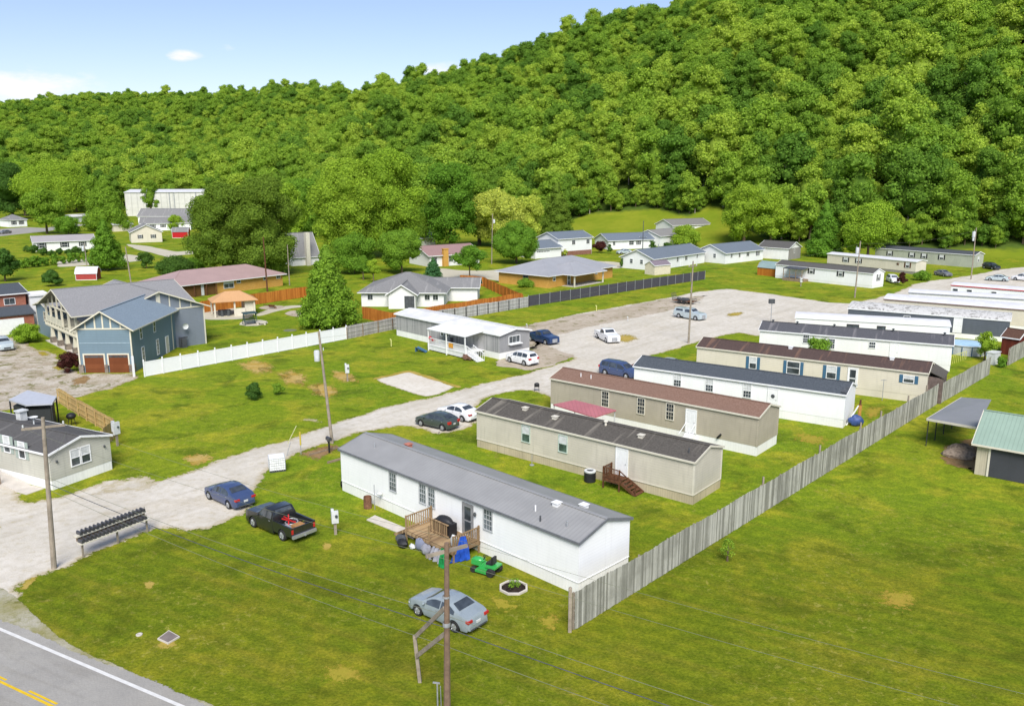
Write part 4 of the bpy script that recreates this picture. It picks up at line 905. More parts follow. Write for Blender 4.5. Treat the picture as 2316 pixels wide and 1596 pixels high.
h = House('grey_house', 'low grey roofed house with plank gable before the dark conifer', 'house', G(1715,583), G(1782,588), 7.5, 3.2, 1.5, w_pale, s_f1, oh=.3, ohg=.3)
h.window('right', 3.5, 2.2, .6, 1.0, 1, 2, blind=False)
m = MB(); m.box(h.L+.003,h.L+.05,.1,7.4,0,3.1); obj('plank_gable', m, boards('grey_planks', S(140,138,134), S(160,156,150), .3, 'Y'), h.root)
# sheds
def shed(name, lab, A, B, W, he, hr, wall, roof, axis='x', gambrel=False, trimc=None, group=None):
    if not gambrel: hh = House(name, lab, 'shed', G(*A), G(*B), W, he, hr, wall, roof, axis=axis, oh=.15, ohg=.15, group=group); return hh
    hh = House(name, lab, 'shed', G(*A), G(*B), W, he, hr, wall, None, body=False, group=group)
    prof = [(0,he),(W*.2,he+hr*.72),(W/2,he+hr),(W*.8,he+hr*.72),(W,he)]
    m = MB(); L_ = hh.L; n = 7; pr = [(0,0)]+prof+[(W,0)]
    m.add([(0,p[0],p[1]) for p in pr]+[(L_,p[0],p[1]) for p in pr], [tuple(range(n))[::-1], tuple(range(n,2*n))]+[(i,i+1,n+i+1,n+i) for i in range(n-1)]); obj('wall', m, wall, hh.root)
    m = MB(); q = [(-.12,he-.12)]+prof[1:-1]+[(W+.12,he-.12)]; q = [(a_, b_+.05) for a_, b_ in q]
    for i in range(4): m.solid([(-.15,q[i][0],q[i][1]),(L_+.15,q[i][0],q[i][1]),(L_+.15,q[i+1][0],q[i+1][1]),(-.15,q[i+1][0],q[i+1][1])], .05)
    r = obj('roof', m, roof, hh.root)
    m = MB()
    for x in (-.16, L_+.16):
        for i in range(4): m.beam((x,q[i][0],q[i][1]-.06),(x,q[i+1][0],q[i+1][1]-.06),.05,.12)
    for x in (0, L_): m.box(x-.04,x+.04,-.04,.06,0,he-.02)
    m.box(.06,L_-.06,-.03,-.004,0,.12)
    obj('trim', m, trimc or m_white, hh.root); return hh
shed('garden_shed', 'small cream shed with purplish roof behind the black fence', (1480,622.5), (1516,619), 3.2, 2.3, .9, plain('cream_board', S(226,216,190)), shingle('mauve_shingles', H_(150,138,146), H_(130,118,128)), 'x')
m_shor = boards('orange_shed_board', S(196,126,50), S(180,110,40), .3, 'X')
shed('barn_shed', 'orange wooden barn shed with pale green gambrel roof', (1713,621.5), (1758,626.5), 3.6, 1.9, 1.3, m_shor, ribbed('pale_green_metal', H_(150,172,170,.80), .4, 'X'), gambrel=True, trimc=m_shor)
shed('barn_shed', 'bright red barn shed with white trim and grey gambrel roof', (390,538.5), (426,538), 4.2, 2.2, 1.5, plain('barn_red', S(196,28,34), .6, var=.08), s_h3, gambrel=True)
shed('barn_shed', 'small shed with white curved roof and red ends beyond the blue house', (172,634), (219,633), 3.4, 1.5, 1.3, plain('dull_red', S(176,70,66)), m_wroof, gambrel=True)
shed('garden_shed', 'brown shed with mossy brown roof behind the fence at the right', (2262,800), (2300,806), 3.4, 2.4, .9, boards('red_brown_board', S(120,60,44), S(104,50,38), .3), shingle('brown_shingles', H_(112,84,70), H_(92,68,58)))
# far left buildings
h = House('warehouse', 'long white warehouse behind the trees at the left', 'warehouse', G(286,489), G(498,487), 30, 12.5, 1.2, sd('white_steel_wall', S(226,224,216,.84), vertical=True, pitch=3), m_wroof, oh=.4, ohg=.3)
m = MB()
for k in (.22,.47,.52,.75,.98): m.box(h.L*k-.25,h.L*k+.25,-.12,-.003,0,12.3)
obj('downpipe', m, m_metal, h.root)
GL = 'small houses at the far left'
def lhouse(lab, A, B, W, he, hr, wall, roof, axis='x', wins=(), hip=False, name='bungalow'):
    hh = House(name, lab, 'house', G(*A), G(*B), W, he, hr, wall, roof, axis=axis, hip=hip, oh=.4, ohg=.4, group=GL)
    for (x, w_, h_, z) in wins: hh.window('front', x*hh.L, z, w_, h_, 2, 2, blind=False, gl=m_wg, shut=m_shutdk)
    return hh
lhouse('long pale bungalow with dark shutters and clipped bushes in front', (78,569), (215,563), 8, 2.9, 1.5, w_pale, m_wroof if False else shingle('pale_pink_grey_roof', H_(186,180,180), H_(172,166,166)), wins=((.13,1.5,1.4,1.7),(.5,1.5,1.4,1.7),(.8,1.2,1.2,1.7)))
h = lhouse('white garage house with wide gable and two small windows', (297.5,549.4), (367.5,547), 12, 3.6, 2.3, w_cream, s_h3, axis='y', wins=((.3,.8,1.1,2.0),(.72,.8,1.1,2.0)))
lhouse('grey roofed ranch just below the white warehouse', (313,504), (428,504), 10, 3.2, 3.2, w_pale, s_h3, wins=((.3,1.6,.8,1.9),(.5,1.2,.8,1.9),(.75,.8,1.4,1.9)))
lhouse('long grey roofed ranch with white wall behind the red barn', (318,522), (432,520), 10, 3.0, 2.2, w_white, s_h3, wins=((.25,1.2,1.0,1.8),(.45,1.2,1.0,1.8),(.7,1.4,1.2,1.8)))
lhouse('small white bungalow with hip roof at the far left edge', (20,514), (62,512), 9, 3.2, 2.0, w_white, s_h3, hip=True, wins=((.3,1.2,1.4,1.8),(.7,1.2,1.4,1.8)))
lhouse('low white building half hidden by the round tree at the left', (150,505), (215,500), 8, 2.8, .8, w_white, m_wroof)
lhouse('pale carport house between the trees left of the grey ranch', (258,524), (300,522), 7, 2.8, 1.0, w_cream, m_wroof)
# red brick house on the left rim
m_rb = brick('red_brick', S(176,104,80), S(156,84,64), S(186,160,140))
h = House('brick_house', 'red brick house with white garage door at the left edge', 'house', (-83.5,121.5), G(66,742), 11, 5.6, .9, m_rb, s_t4, oh=.4, ohg=.4); HB = h
print('HB', h.L, math.degrees(h.rz), G(66,742))
m = MB(); m.solid([(-1,-4.2,2.9),(h.L+.3,-4.2,2.9),(h.L+.3,-.02,3.7),(-1,-.02,3.7)], .15); obj('lower_roof', m, s_t4, h.root)
m = MB(); m.box(-.5,h.L,-3.9,-.02,0,2.85); lw = obj('garage_wing', m, m_rb, h.root)
a, z = h.on('front', 28, 741); m = MB(); m.box(a-2.9,a+.9,-3.96,-3.903,0,2.35); obj('garage_door', m, m_white, h.root)
h.window('front', h.L-2.2, 4.4, 1.4, .9, 2, 1, mid=False, blind=False)
m = MB(); m.solid([(h.L+.4,-.5,5.2),(h.L+3.2,-.5,5.2),(h.L+3.2,3,5.3),(h.L+.4,3,5.3)], .3); m.box(h.L+.5,h.L+3,-.3,2.9,0,4.9); obj('white_annexe', m, m_wst, h.root)
# purple roofed house
h = House('ranch_house', 'white and brick house with dusty pink roof and tall brick chimney', 'house', G(972,604), G(1084,596), 11, 3.0, 1.9, m_wst, shingle('dusty_pink_shingles', H_(178,146,142), H_(160,130,126)), oh=.6, ohg=.6)
m = MB(); m.box(3.6,5.0,-.9,-.02,0,4.3); m.box(3.5,5.1,-1.0,.1,4.3,4.5); obj('chimney', m, m_ob, h.root)
for x in (.1,.42,.7,.85): h.window('front', h.L*x, 1.7, 1.2, 1.3, 2, 2, blind=False)
# steep grey roofed house behind the big evergreen
h = House('a_frame_house', 'white house with very steep grey roof and tall cream chimney', 'house', G(662,602), G(722,598), 9, 2.6, 5.5, m_wst, s_h3, oh=.4, ohg=.3)
m = MB(); m.box(h.L*.48,h.L*.62,-1.2,.2,0,8.4); obj('chimney', m, m_trim, h.root)
h = House('a_frame_house', 'blue grey roofed cottage hidden behind the tallest leafy trees', 'house', G(935,560), G(985,556), 8, 3.0, 3.2, m_wst, s_row, oh=.4, ohg=.3)
# gazebo
ga, gb = G(487,722), G(527,726)
gz = root('gazebo', 'square gazebo with peach hip roof on the concrete patio', 'gazebo', G(487,718), math.atan2(.62,.78)-R(12))
m = MB(); c = (2.6, 2.0)
def hip4(m, x0,x1,y0,y1,z,zr,th=.1):
    H = (y1-y0)/2; v = [(x0,y0,z),(x1,y0,z),(x1,y1,z),(x0,y1,z),(x0+H,(y0+y1)/2,zr),(x1-H,(y0+y1)/2,zr)]
    m.add(v+[(p[0],p[1],p[2]-th) for p in v[:4]], [(0,1,5,4),(1,2,5),(2,3,4,5),(3,0,4),(9,8,7,6),(0,6,7,1),(1,7,8,2),(2,8,9,3),(3,9,6,0)])
hip4(m, -.5,7.0,-.5,4.6,2.6,4.0); obj('roof', m, shingle('peach_shingles', H_(226,178,130), H_(212,164,116)), gz)
for x, y in ((0,0),(3.2,0),(6.4,0),(0,4.1),(6.4,4.1)): m = MB(); m.box(x-.13,x+.13,y-.13,y+.13,0,2.55); obj('post', m, m_trim, gz)
m = MB(); m.box(4.9,6.3,.2,3.9,0,2.5); m.box(3.3,4.9,-.06,.06,0,1.3); obj('bar_wall', m, m_trim, gz)
m = MB(); m.box(.8,2.8,1.2,2.8,0,.8); m.box(1.0,1.4,.5,.9,0,1.0); m.box(2.0,2.4,.5,.9,0,1.0); obj('table', m, m_dark, root('patio_set', 'dark patio table and chairs under the gazebo roof', 'patio set', gz.location+Vector((0,0,.02)), gz.rotation_euler.z))
# garage at the right with carport
r_gn = ribbed('pale_green_metal_roof', H_(152,174,156,.84), .3, 'X', .4, .06)
gA = G(2203,1071); gdir = (G(2316,1092)-G(2218,1073)).normalized()
h = House('garage', 'garage with pale green metal roof and wide dark roller door', 'garage', gA, gA+gdir*10, 7.2, 2.75, 1.7, sd('tan_steel_wall', S(206,196,172), vertical=True, pitch=.3), r_gn, oh=.4, ohg=.35, fascia=m_trim); GA = h
m = MB(); h.wbox(m, 'front', 1.0, 5.6, 0, .06, .02, 2.45)
dd = obj('roller_door', m, siding('charcoal_door', S(72,74,80), pitch=.12), h.root)
m = MB(); h.wbox(m, 'front', .85, 1.0, 0, .1, .02, 2.6); h.wbox(m, 'front', 5.6, 5.75, 0, .1, .02, 2.6); h.wbox(m, 'front', 1.0, 5.6, 0, .1, 2.45, 2.6); obj('door_frame', m, m_trim, dd)
# ------------------------------------------------------------ vehicles
def ip(t, tab, k=1): return float(np.interp(t, [r[0] for r in tab], [r[k] for r in tab]))
KIND = {
 'sedan': dict(L=4.6, W=1.80, wr=.32, wb=2.7, wf=.92,
   top=[(0,.55),(.012,.86),(.03,1.0),(.10,1.07),(.16,1.12),(.30,1.40),(.40,1.46),(.52,1.44),(.60,1.34),(.72,1.04),(.80,.98),(.92,.84),(.975,.70),(1,.50)],
   belt=[(0,.50),(.012,.80),(.03,.90),(.12,.97),(.3,.97),(.6,.93),(.72,.92),(.80,.88),(.92,.76),(.975,.62),(1,.45)],
   rear=(.175,.285), wind=(.605,.705), side=(.21,.665), pil=(.44,)),
 'hatch': dict(L=4.35, W=1.80, wr=.32, wb=2.65, wf=.9,
   top=[(0,.55),(.012,.88),(.04,1.02),(.08,1.12),(.22,1.40),(.38,1.48),(.52,1.46),(.60,1.36),(.73,1.05),(.82,.98),(.93,.84),(.98,.68),(1,.5)],
   belt=[(0,.50),(.012,.82),(.04,.95),(.12,1.0),(.3,.98),(.6,.94),(.73,.93),(.82,.88),(.93,.76),(.98,.6),(1,.45)],
   rear=(.09,.21), wind=(.61,.715), side=(.15,.675), pil=(.42,)),
 'suv': dict(L=4.6, W=1.86, wr=.35, wb=2.68, wf=.95,
   top=[(0,.6),(.01,.95),(.03,1.15),(.09,1.55),(.14,1.65),(.3,1.69),(.52,1.66),(.61,1.55),(.73,1.18),(.80,1.12),(.93,1.0),(.98,.8),(1,.55)],
   belt=[(0,.55),(.01,.9),(.03,1.06),(.1,1.10),(.5,1.06),(.73,1.04),(.80,1.02),(.93,.9),(.98,.72),(1,.5)],
   rear=(.035,.085), wind=(.615,.72), side=(.10,.68), pil=(.3,.5)),
 'van': dict(L=5.1, W=1.98, wr=.34, wb=3.05, wf=1.0,
   top=[(0,.6),(.01,1.0),(.03,1.3),(.06,1.62),(.10,1.72),(.4,1.75),(.58,1.70),(.68,1.48),(.80,1.12),(.88,1.04),(.95,.9),(.985,.72),(1,.5)],
   belt=[(0,.55),(.01,.9),(.03,1.08),(.1,1.10),(.6,1.02),(.8,1.0),(.88,.95),(.95,.8),(.985,.65),(1,.45)],
   rear=(.035,.062), wind=(.66,.785), side=(.09,.74), pil=(.3,.52)),
 'cab': dict(L=5.4, W=1.94, wr=.38, wb=3.35, wf=.98,
   top=[(.38,.9),(.385,1.30),(.40,1.62),(.43,1.76),(.56,1.78),(.62,1.66),(.70,1.28),(.76,1.22),(.93,1.14),(.98,1.05),(1,.6)],
   belt=[(.38,.85),(.385,1.12),(.40,1.15),(.56,1.15),(.7,1.15),(.76,1.12),(.93,1.04),(.98,.95),(1,.55)],
   rear=(.392,.415), wind=(.615,.69), side=(.41,.665), pil=()),
}
def car_surface(K, t, W2):
    zt = ip(t, K['top']); zb = min(ip(t, K['belt']), zt-.02)
    pw = (1.0 if t < .93 else ip(t, [(.93,1),(.98,.96),(1,.9)])) if K['wf'] == .98 else ip(t, [(0,.80),(.02,.88),(.08,.965),(.2,1),(.8,1),(.92,.965),(.975,.87),(1,.76)])
    w = W2*pw; wt = w*(1-(.17 if K['wf'] == .98 else .27)*min(1, max(0, zt-zb)/.46)); return zt, zb, w, wt
def make_car(kind, paint, parent, topper=False):
    K = KIND[kind]; L_, W2 = K['L'], K['W']/2; wr = K['wr']
    xf = L_/2-K['wf']; xr = xf-K['wb']; ra = wr+.07
    t0 = .38 if kind == 'cab' else 0
    ts = sorted(set([t0]+[t0+(1-t0)*i/60 for i in range(61)]+[r[0] for r in K['top']]+[((x+s*ra)/L_+.5) for x in (xf, xr) for s in (-.99,.99) if (x+s*ra)/L_+.5 > t0]))
    m = MB(); rows = []
    for t in ts:
        x = -L_/2+t*L_; zt, zb, w, wt = car_surface(K, t, W2); z0 = .24 if .03 < t < .97 else .32; zo = z0
        for xw in (xf, xr):
            if abs(x-xw) < ra: zo = max(zo, wr+math.sqrt(ra*ra-(x-xw)**2))
        zo = min(zo, zb-.08); zm = max(zo+.01, .55*zb)
        half = [(0, z0), (w*.78, z0), (w*.8, zo), (w*.965, zo+.0), (w, (zm+zo)/2+.0), (w*1.0, max(zm, zo+.02)), (w*.975, zb), (wt+.0, zt-.045*min(1,(zt-zb)/.3)), (wt*.86, zt), (0, zt+.02)]
        row = [(x, y, z) for y, z in half]+[(x, -y, z) for y, z in half[1:-1][::-1]]; rows.append(row)
    n = len(rows[0]); vs = [p for r in rows for p in r]
    fs = [(i*n+j, i*n+(j+1)%n, (i+1)*n+(j+1)%n, (i+1)*n+j) for i in range(len(rows)-1) for j in range(n)]
    m.add(vs, fs, 0, True); k = len(rows)-1
    m.add([vs[j] for j in range(n)], [tuple(range(n))[::-1]], 0); m.add([vs[k*n+j] for j in range(n)], [tuple(range(n))], 0)
    body = obj('body', m, paint, parent, sharp=40)
    X = lambda t: -L_/2+t*L_
    def across(nm, ta, tb, f=.80):
        m = MB(); N = 8; v = []
        for i in range(N+1):
            t = ta+(tb-ta)*i/N; zt, zb, w, wt = car_surface(K, t, W2)
            for j in range(7): y = wt*f*(j/3-1); v.append((X(t), y, zt+.022-.0*abs(j/3-1)**2+.012))
        m.add(v, [(i*7+j, i*7+j+1, (i+1)*7+j+1, (i+1)*7+j) for i in range(N) for j in range(6)], 0, True)
        nv = len(m.v); obj(nm, m, m_cglass, parent)
    across('windshield', *K['wind']); across('rear_window', *K['rear'], f=.76)
    a, b = K['side']; cuts = [a]+[c for c in K['pil']]+[b]
    for sg in (-1, 1):
        for i in range(len(cuts)-1):
            p, q = cuts[i]+.008, cuts[i+1]-.008; m = MB(); N = 8; v = []
            for j in range(N+1):
                t = p+(q-p)*j/N; zt, zb, w, wt = car_surface(K, t, W2); ze = zt-.045*min(1,(zt-zb)/.3)
                lo = .06; hi = max(lo+.02, min(.9, (ze-zb-.05)/(max(.05, ze-zb))))
                for u in (lo, hi): v.append((X(t), sg*(w*.975+(wt-w*.975)*u+.014), zb+(ze-zb)*u))
            m.add(v, [(2*j, 2*j+2, 2*j+3, 2*j+1) for j in range(N)], 0, True); obj('side_window', m, m_cglass, parent)
            md = MB(); zt, zb, w, wt = car_surface(K, (p+q)/2, W2); md.box(X(p)+.1, X(p)+.24, sg*w-.012, sg*w+.012, zb-.12, zb-.09); obj('door_handle', md, m_metal, parent)
    for xw in (xf, xr):
        for sg in (-1, 1):
            m = MB(); y = sg*(W2-.10)
            m.lathe([(wr*.6,-.10),(wr*.93,-.11),(wr,-.07),(wr,.07),(wr*.93,.11),(wr*.6,.10)], (xw, y, wr), 20, ax='Y'); w_ = obj('wheel', m, m_tyre, parent)
            m = MB(); c = (xw, y+sg*.085, wr); m.lathe([(.01,.035*sg),(wr*.25,.03*sg),(wr*.62,-.0),(wr*.66,.02*sg)], c, 20, ax='Y')
            for k in range(6):
                an = k*math.pi/3; m.beam((xw+math.cos(an)*.05, c[1]+sg*.03, wr+math.sin(an)*.05), (xw+math.cos(an)*wr*.6, c[1]+sg*.015, wr+math.sin(an)*wr*.6), .05, .03)
            obj('rim', m, m_rim, w_)
    zt, zb, w, wt = car_surface(K, .97, W2)
    for sg in (-1, 1):
        m = MB(); zf = min(zb, zt)-.02; m.blob((X(.955), sg*W2*.70, zf-.06), .14, .2, .10, 8, 6); obj('headlight', m, m_lamp, parent)
        m = MB()
        if kind != 'cab':
            zt2, zb2, w2, _ = car_surface(K, .02, W2); hgt = .24 if kind in ('suv','van','hatch') else .14
            m.cbox((X(.022), sg*w2*.82, zb2-.02), .22, .34, hgt); 
            m2 = MB(); obj('taillight', m, m_red, parent)
    m = MB(); m.box(L_/2-.03, L_/2+.02, -W2*.45, W2*.45, .38, .58 if kind != 'cab' else .9); obj('grille', m, m_dark if kind != 'cab' else m_metal, parent)
    if kind != 'cab':
        m = MB(); m.box(-L_/2-.02, -L_/2+.04, -.16, .16, .58, .72); obj('licence_plate', m, m_blind, parent)
        m = MB(); m.box(-L_/2-.025, -L_/2+.05, -W2*.7, W2*.7, .3, .38); obj('bumper', m, m_dark, parent)
    for sg in (-1, 1):
        t = K['wind'][1]-.03; zt, zb, w, wt = car_surface(K, t, W2); m = MB(); m.blob((X(t), sg*(w+.09), zb+.06), .07, .12, .07, 8, 5); obj('side_mirror', m, paint, parent)
    if kind == 'cab':
        x0, x1 = -L_/2, X(.385); zs = 1.12
        for sg in (-1, 1):
            pts = [(x0, .45), (x0, zs), (x1, zs), (x1, .42)]
            nseg = 12; arc = [(xr+ra*math.cos(math.pi*i/nseg), wr+ra*math.sin(math.pi*i/nseg)) for i in range(nseg+1)]
            pts = [(x0,.5),(x0,zs),(x1,zs),(x1,.42)]+[(xr+ra,.42)]+arc+[(xr-ra,.5)]
            y0, y1 = sg*(W2-.02), sg*(W2-.12); N = len(pts); m = MB()
            v = [(p[0], y0, p[1]) for p in pts]+[(p[0], y1, p[1]) for p in pts]
            m.add(v, [tuple(range(N)), tuple(range(N,2*N))[::-1]]+[(i, N+i, N+(i+1)%N, (i+1)%N) for i in range(N)]); m.box(x0, x1, min(y0,y1)-.01, max(y0,y1)+.01, zs, zs+.03); obj('bed_side', m, paint, parent)
        m = MB(); m.box(x0+.0, x0+.07, -W2+.13, W2-.13, .55, zs); obj('tailgate', m, paint, parent)
        m = MB(); m.box(x0+.07, x1, -W2+.13, W2-.13, .62, .68); obj('bed_floor', m, m_dark, parent)
        m = MB(); m.box(x0-.16, x0-.01, -W2+.04, W2-.04, .42, .62); m.box(x0-.24, x0-.16, -.05, .05, .42, .5); obj('bumper', m, m_rim, parent)
        for sg in (-1, 1): m = MB(); m.box(x0-.015, x0+.06, sg*(W2-.11)-.08, sg*(W2-.11)+.08, .72, 1.02); obj('taillight', m, m_red, parent)
        if topper:
            m = MB(); v = []
            for x in (x0+.02, x0+.25, x1-.05): 
                in_ = .12 if x == x0+.02 else 0
                v += [(x,-W2+.05,zs+.03),(x,W2-.05,zs+.03),(x,W2-.25,1.72-in_*2),(x,-W2+.25,1.72-in_*2)]
            m.add(v, [(3,2,1,0),(8,9,10,11)]+[(k*4+i, k*4+(i+1)%4, (k+1)*4+(i+1)%4, (k+1)*4+i) for k in range(2) for i in range(4)]); tp = obj('bed_cap', m, paint, parent)
            for sg in (-1, 1): m = MB(); m.add([(x0+.4,sg*(W2-.075),1.25),(x1-.25,sg*(W2-.075),1.25),(x1-.3,sg*(W2-.19),1.58),(x0+.45,sg*(W2-.19),1.58)], [(0,1,2,3)]); obj('side_window', m, m_cglass, tp)
def vehicle(name, cat, label, kind, paint, fpx, rpx, side, group=None, **k):
    """front and rear wheel contact points of the visible side; side=+1 if that side is the car's left"""
    F, Q = G(*fpx), G(*rpx); d = F-Q; rz = math.atan2(d.y, d.x); d.normalize(); K = KIND[kind]
    left = Vector((-d.y, d.x, 0)); c = (F+Q)/2-left*side*(K['W']/2-.1)
    xf = K['L']/2-K['wf']; c = c-d*(xf-K['wb']/2)
    r = root(name, label, cat, (c.x, c.y, 0), rz, group); make_car(kind, paint, r, **k); return r
p_sil = carpaint('silver_blue_paint', S(152,163,168)); p_blue = carpaint('blue_paint', S(64,80,118)); p_blk = carpaint('black_paint', S(38,40,42)); p_gry = carpaint('dark_grey_green_paint', S(70,80,78))
p_wht = carpaint('white_car_paint', S(240,240,240,.88)); p_nav = carpaint('navy_paint', S(38,60,100)); p_grey = carpaint('grey_paint', S(120,120,120)); p_slv = carpaint('silver_paint', S(188,200,202)); p_red = carpaint('maroon_paint', S(120,30,34))
vehicle('sedan', 'car', 'silver blue sedan parked on the lawn by the near utility pole', 'sedan', p_sil, (947.8,1391), (1028.3,1427.5), 1)
vehicle('sedan', 'car', 'blue sedan parked at the lane edge near the mailbox rack', 'sedan', p_blue, (475,1129), (518.4,1150), 1)
tk = vehicle('pickup_truck', 'pickup truck', 'black pickup truck with its bed full of scrap on the lawn', 'cab', p_blk, (576,1191.6), (639.9,1221.3), 1)
vehicle('hatchback', 'car', 'dark grey green hatchback in the gravel parking pad', 'hatch', p_gry, (951.5,963), (1002.8,974.4), 1)
vehicle('sedan', 'car', 'white sedan parked behind the dark hatchback', 'sedan', p_wht, (999,942), (1047.8,954.4), 1)
vehicle('suv', 'car', 'white suv parked before the grey mobile home porch', 'suv', p_wht, (1152,819), (1187,827.5), 1)
vehicle('pickup_truck', 'pickup truck', 'blue pickup truck parked beside the grey mobile home', 'cab', p_nav, (1231,779), (1203,772), -1)
vehicle('pickup_truck', 'pickup truck', 'white pickup truck facing the camera on dry grass', 'cab', p_wht, (1374,777), (1348,764), -1)
vehicle('pickup_truck', 'pickup truck', 'pale silver pickup with covered bed in the gravel lot', 'cab', p_slv, (1578,725.7), (1530,718.2), -1, topper=True)
vehicle('minivan', 'car', 'blue minivan half hidden by the red brown roof', 'van', p_blue, (1423,858), (1362,846), -1)
vehicle('sedan', 'car', 'dark red car just visible behind the blue grey roof', 'sedan', p_red, (1446,842), (1476,846), 1)
vehicle('sedan', 'car', 'silver car behind the left end of the white mobile home', 'sedan', p_slv, (1486,836), (1516,840), 1)
vehicle('sedan', 'car', 'grey sedan on the drive by the cream flat roofed home', 'sedan', p_grey, (2140,627), (2112,622), -1)
vehicle('suv', 'car', 'dark suv at the foot of the woods on the far right', 'suv', p_blk, (2248,611), (2222,607), -1)
vehicle('sedan', 'car', 'silver sedan before the white van on the far right', 'sedan', p_slv, (2238,635), (2270,637), 1)
vehicle('van', 'van', 'white van at the far right edge of the photo', 'van', p_wht, (2296,634), (2330,637), 1)
vehicle('suv', 'car', 'small white suv behind the end of the white mobile home', 'suv', p_wht, (2016,641), (2004,636), -1)
vehicle('suv', 'car', 'silver suv nosing in at the left edge of the photo', 'suv', p_slv, (8,800), (-22,782), -1)
vehicle('sedan', 'car', 'pale car parked before the white ranch hedges', 'sedan', p_slv, (1396,574), (1420,573), -1)
vehicle('sedan', 'car', 'dark car on the far left street', 'sedan', p_grey, (2,529), (15,528), -1)
# scrap in the pickup bed
def world_of(r, x, y, z): return r.matrix_basis @ Vector((x, y, z))
rz = tk.rotation_euler.z
r = root('scrap_pile', 'red frame, hoses and cardboard lying in the black pickup bed', 'scrap', world_of(tk, -1.6, 0, .69), rz)
m = MB(); m.box(-1.0,-.2,-.4,.35,0,.3); obj('cardboard_box', m, plain('cardboard', S(176,130,80)), r)
m = MB(); m.beam((.1,.3,.1),(.8,-.2,.55),.08); m.beam((.3,-.4,.1),(.7,.4,.5),.08); m.beam((.0,.1,.4),(.9,.1,.5),.06); obj('red_frame', m, plain('red_scrap', S(200,40,40)), r)
m = MB()
for k in range(14): a0, a1 = k*math.pi/7, (k+1)*math.pi/7; m.tube((.4+.45*math.cos(a0),-.15+.4*math.sin(a0),.12+k*.01),(.4+.45*math.cos(a1),-.15+.4*math.sin(a1),.13+k*.01),.04,n=6)
m.box(-.3,.3,.3,.7,0,.2); obj('hose_coil', m, m_metal, r)
# flatbed utility trailer
c = G(1548,686); r = root('utility_trailer', 'black flatbed trailer with loading gate behind the silver pickup', 'trailer', c, R(-40))
m = MB(); m.box(-2,2,-.9,.9,.45,.55); obj('deck', m, m_wooddk, r)
m = MB()
for y in (-.9,.9): m.beam((-2,y,.9),(2,y,.9),.06); [m.beam((x,y,.5),(x,y,.9),.05) for x in (-2,-1,0,1,2)]
m.beam((2,-.9,.9),(2,.9,.9),.06); m.beam((2,0,.5),(3.2,0,.45),.08); obj('rail', m, m_dark, r)
m = MB()
for y in np.linspace(-.85,.85,7): m.beam((-2,y,.55),(-2.35,y,1.75),.04)
for q in (.2,.6,1): m.beam((-2-.35*q,-.85,.55+1.2*q),(-2-.35*q,.85,.55+1.2*q),.04)
obj('gate', m, m_dark, r)
for x in (-.5,.4):
    for y in (-1.02,1.02): m = MB(); m.lathe([(.01,-.1),(.33,-.1),(.36,-.05),(.36,.05),(.33,.1),(.01,.1)], (x,y,.36), 14, ax='Y'); obj('wheel', m, m_tyre, r)
m = MB(); m.box(-.6,.7,-.5,.5,.56,.95); m.blob((-1.2,.1,.8),.4,.35,.28); obj('load', m, m_dark, root('trailer_load', 'dark load strapped on the flatbed trailer', 'load', c, R(-40)))
# riding mower
c = G(1101,1293); r = root('riding_mower', 'green riding lawn mower beside the white mobile home', 'lawn mower', c, math.atan2(*(reversed((G(1070,1283)-G(1122,1298))[:2]))))
m_grn = carpaint('mower_green', S(60,176,86)); 
m = MB(); m.blob((.60,0,.68),.42,.28,.20,12,8); m.box(.25,.96,-.26,.26,.42,.76); obj('hood', m, m_grn, r)
m = MB(); m.box(-.75,.35,-.33,.33,.4,.52); m.box(-.85,-.15,-.42,.42,.52,.62); m.box(-.3,.3,-.5,-.3,.3,.42); m.box(-.3,.3,.3,.5,.3,.42); obj('chassis', m, m_grn, r)
m = MB(); m.box(-.4,.5,-.55,.55,.14,.3); m.box(0,.3,-.75,-.5,.14,.28); obj('cutting_deck', m, m_grn, r)
m = MB(); m.box(-.5,-.08,-.22,.22,.62,.74); m.box(-.58,-.45,-.22,.22,.7,1.12); obj('seat', m, m_black, r)
m = MB(); m.tube((.25,0,.75),(.1,0,1.02),.03); m.lathe([(.14,0),(.17,.02),(.14,.04)], (.08,0,1.02), 12); obj('steering_wheel', m, m_black, r)
for x, q, w_ in ((-.55,.27,.16),(.7,.2,.10)):
    for y in (-.42,.42): m = MB(); m.lathe([(.02,-w_),(q*.9,-w_),(q,-w_*.5),(q,w_*.5),(q*.9,w_),(.02,w_)], (x,y,q), 14, ax='Y'); obj('wheel', m, m_tyre, r)
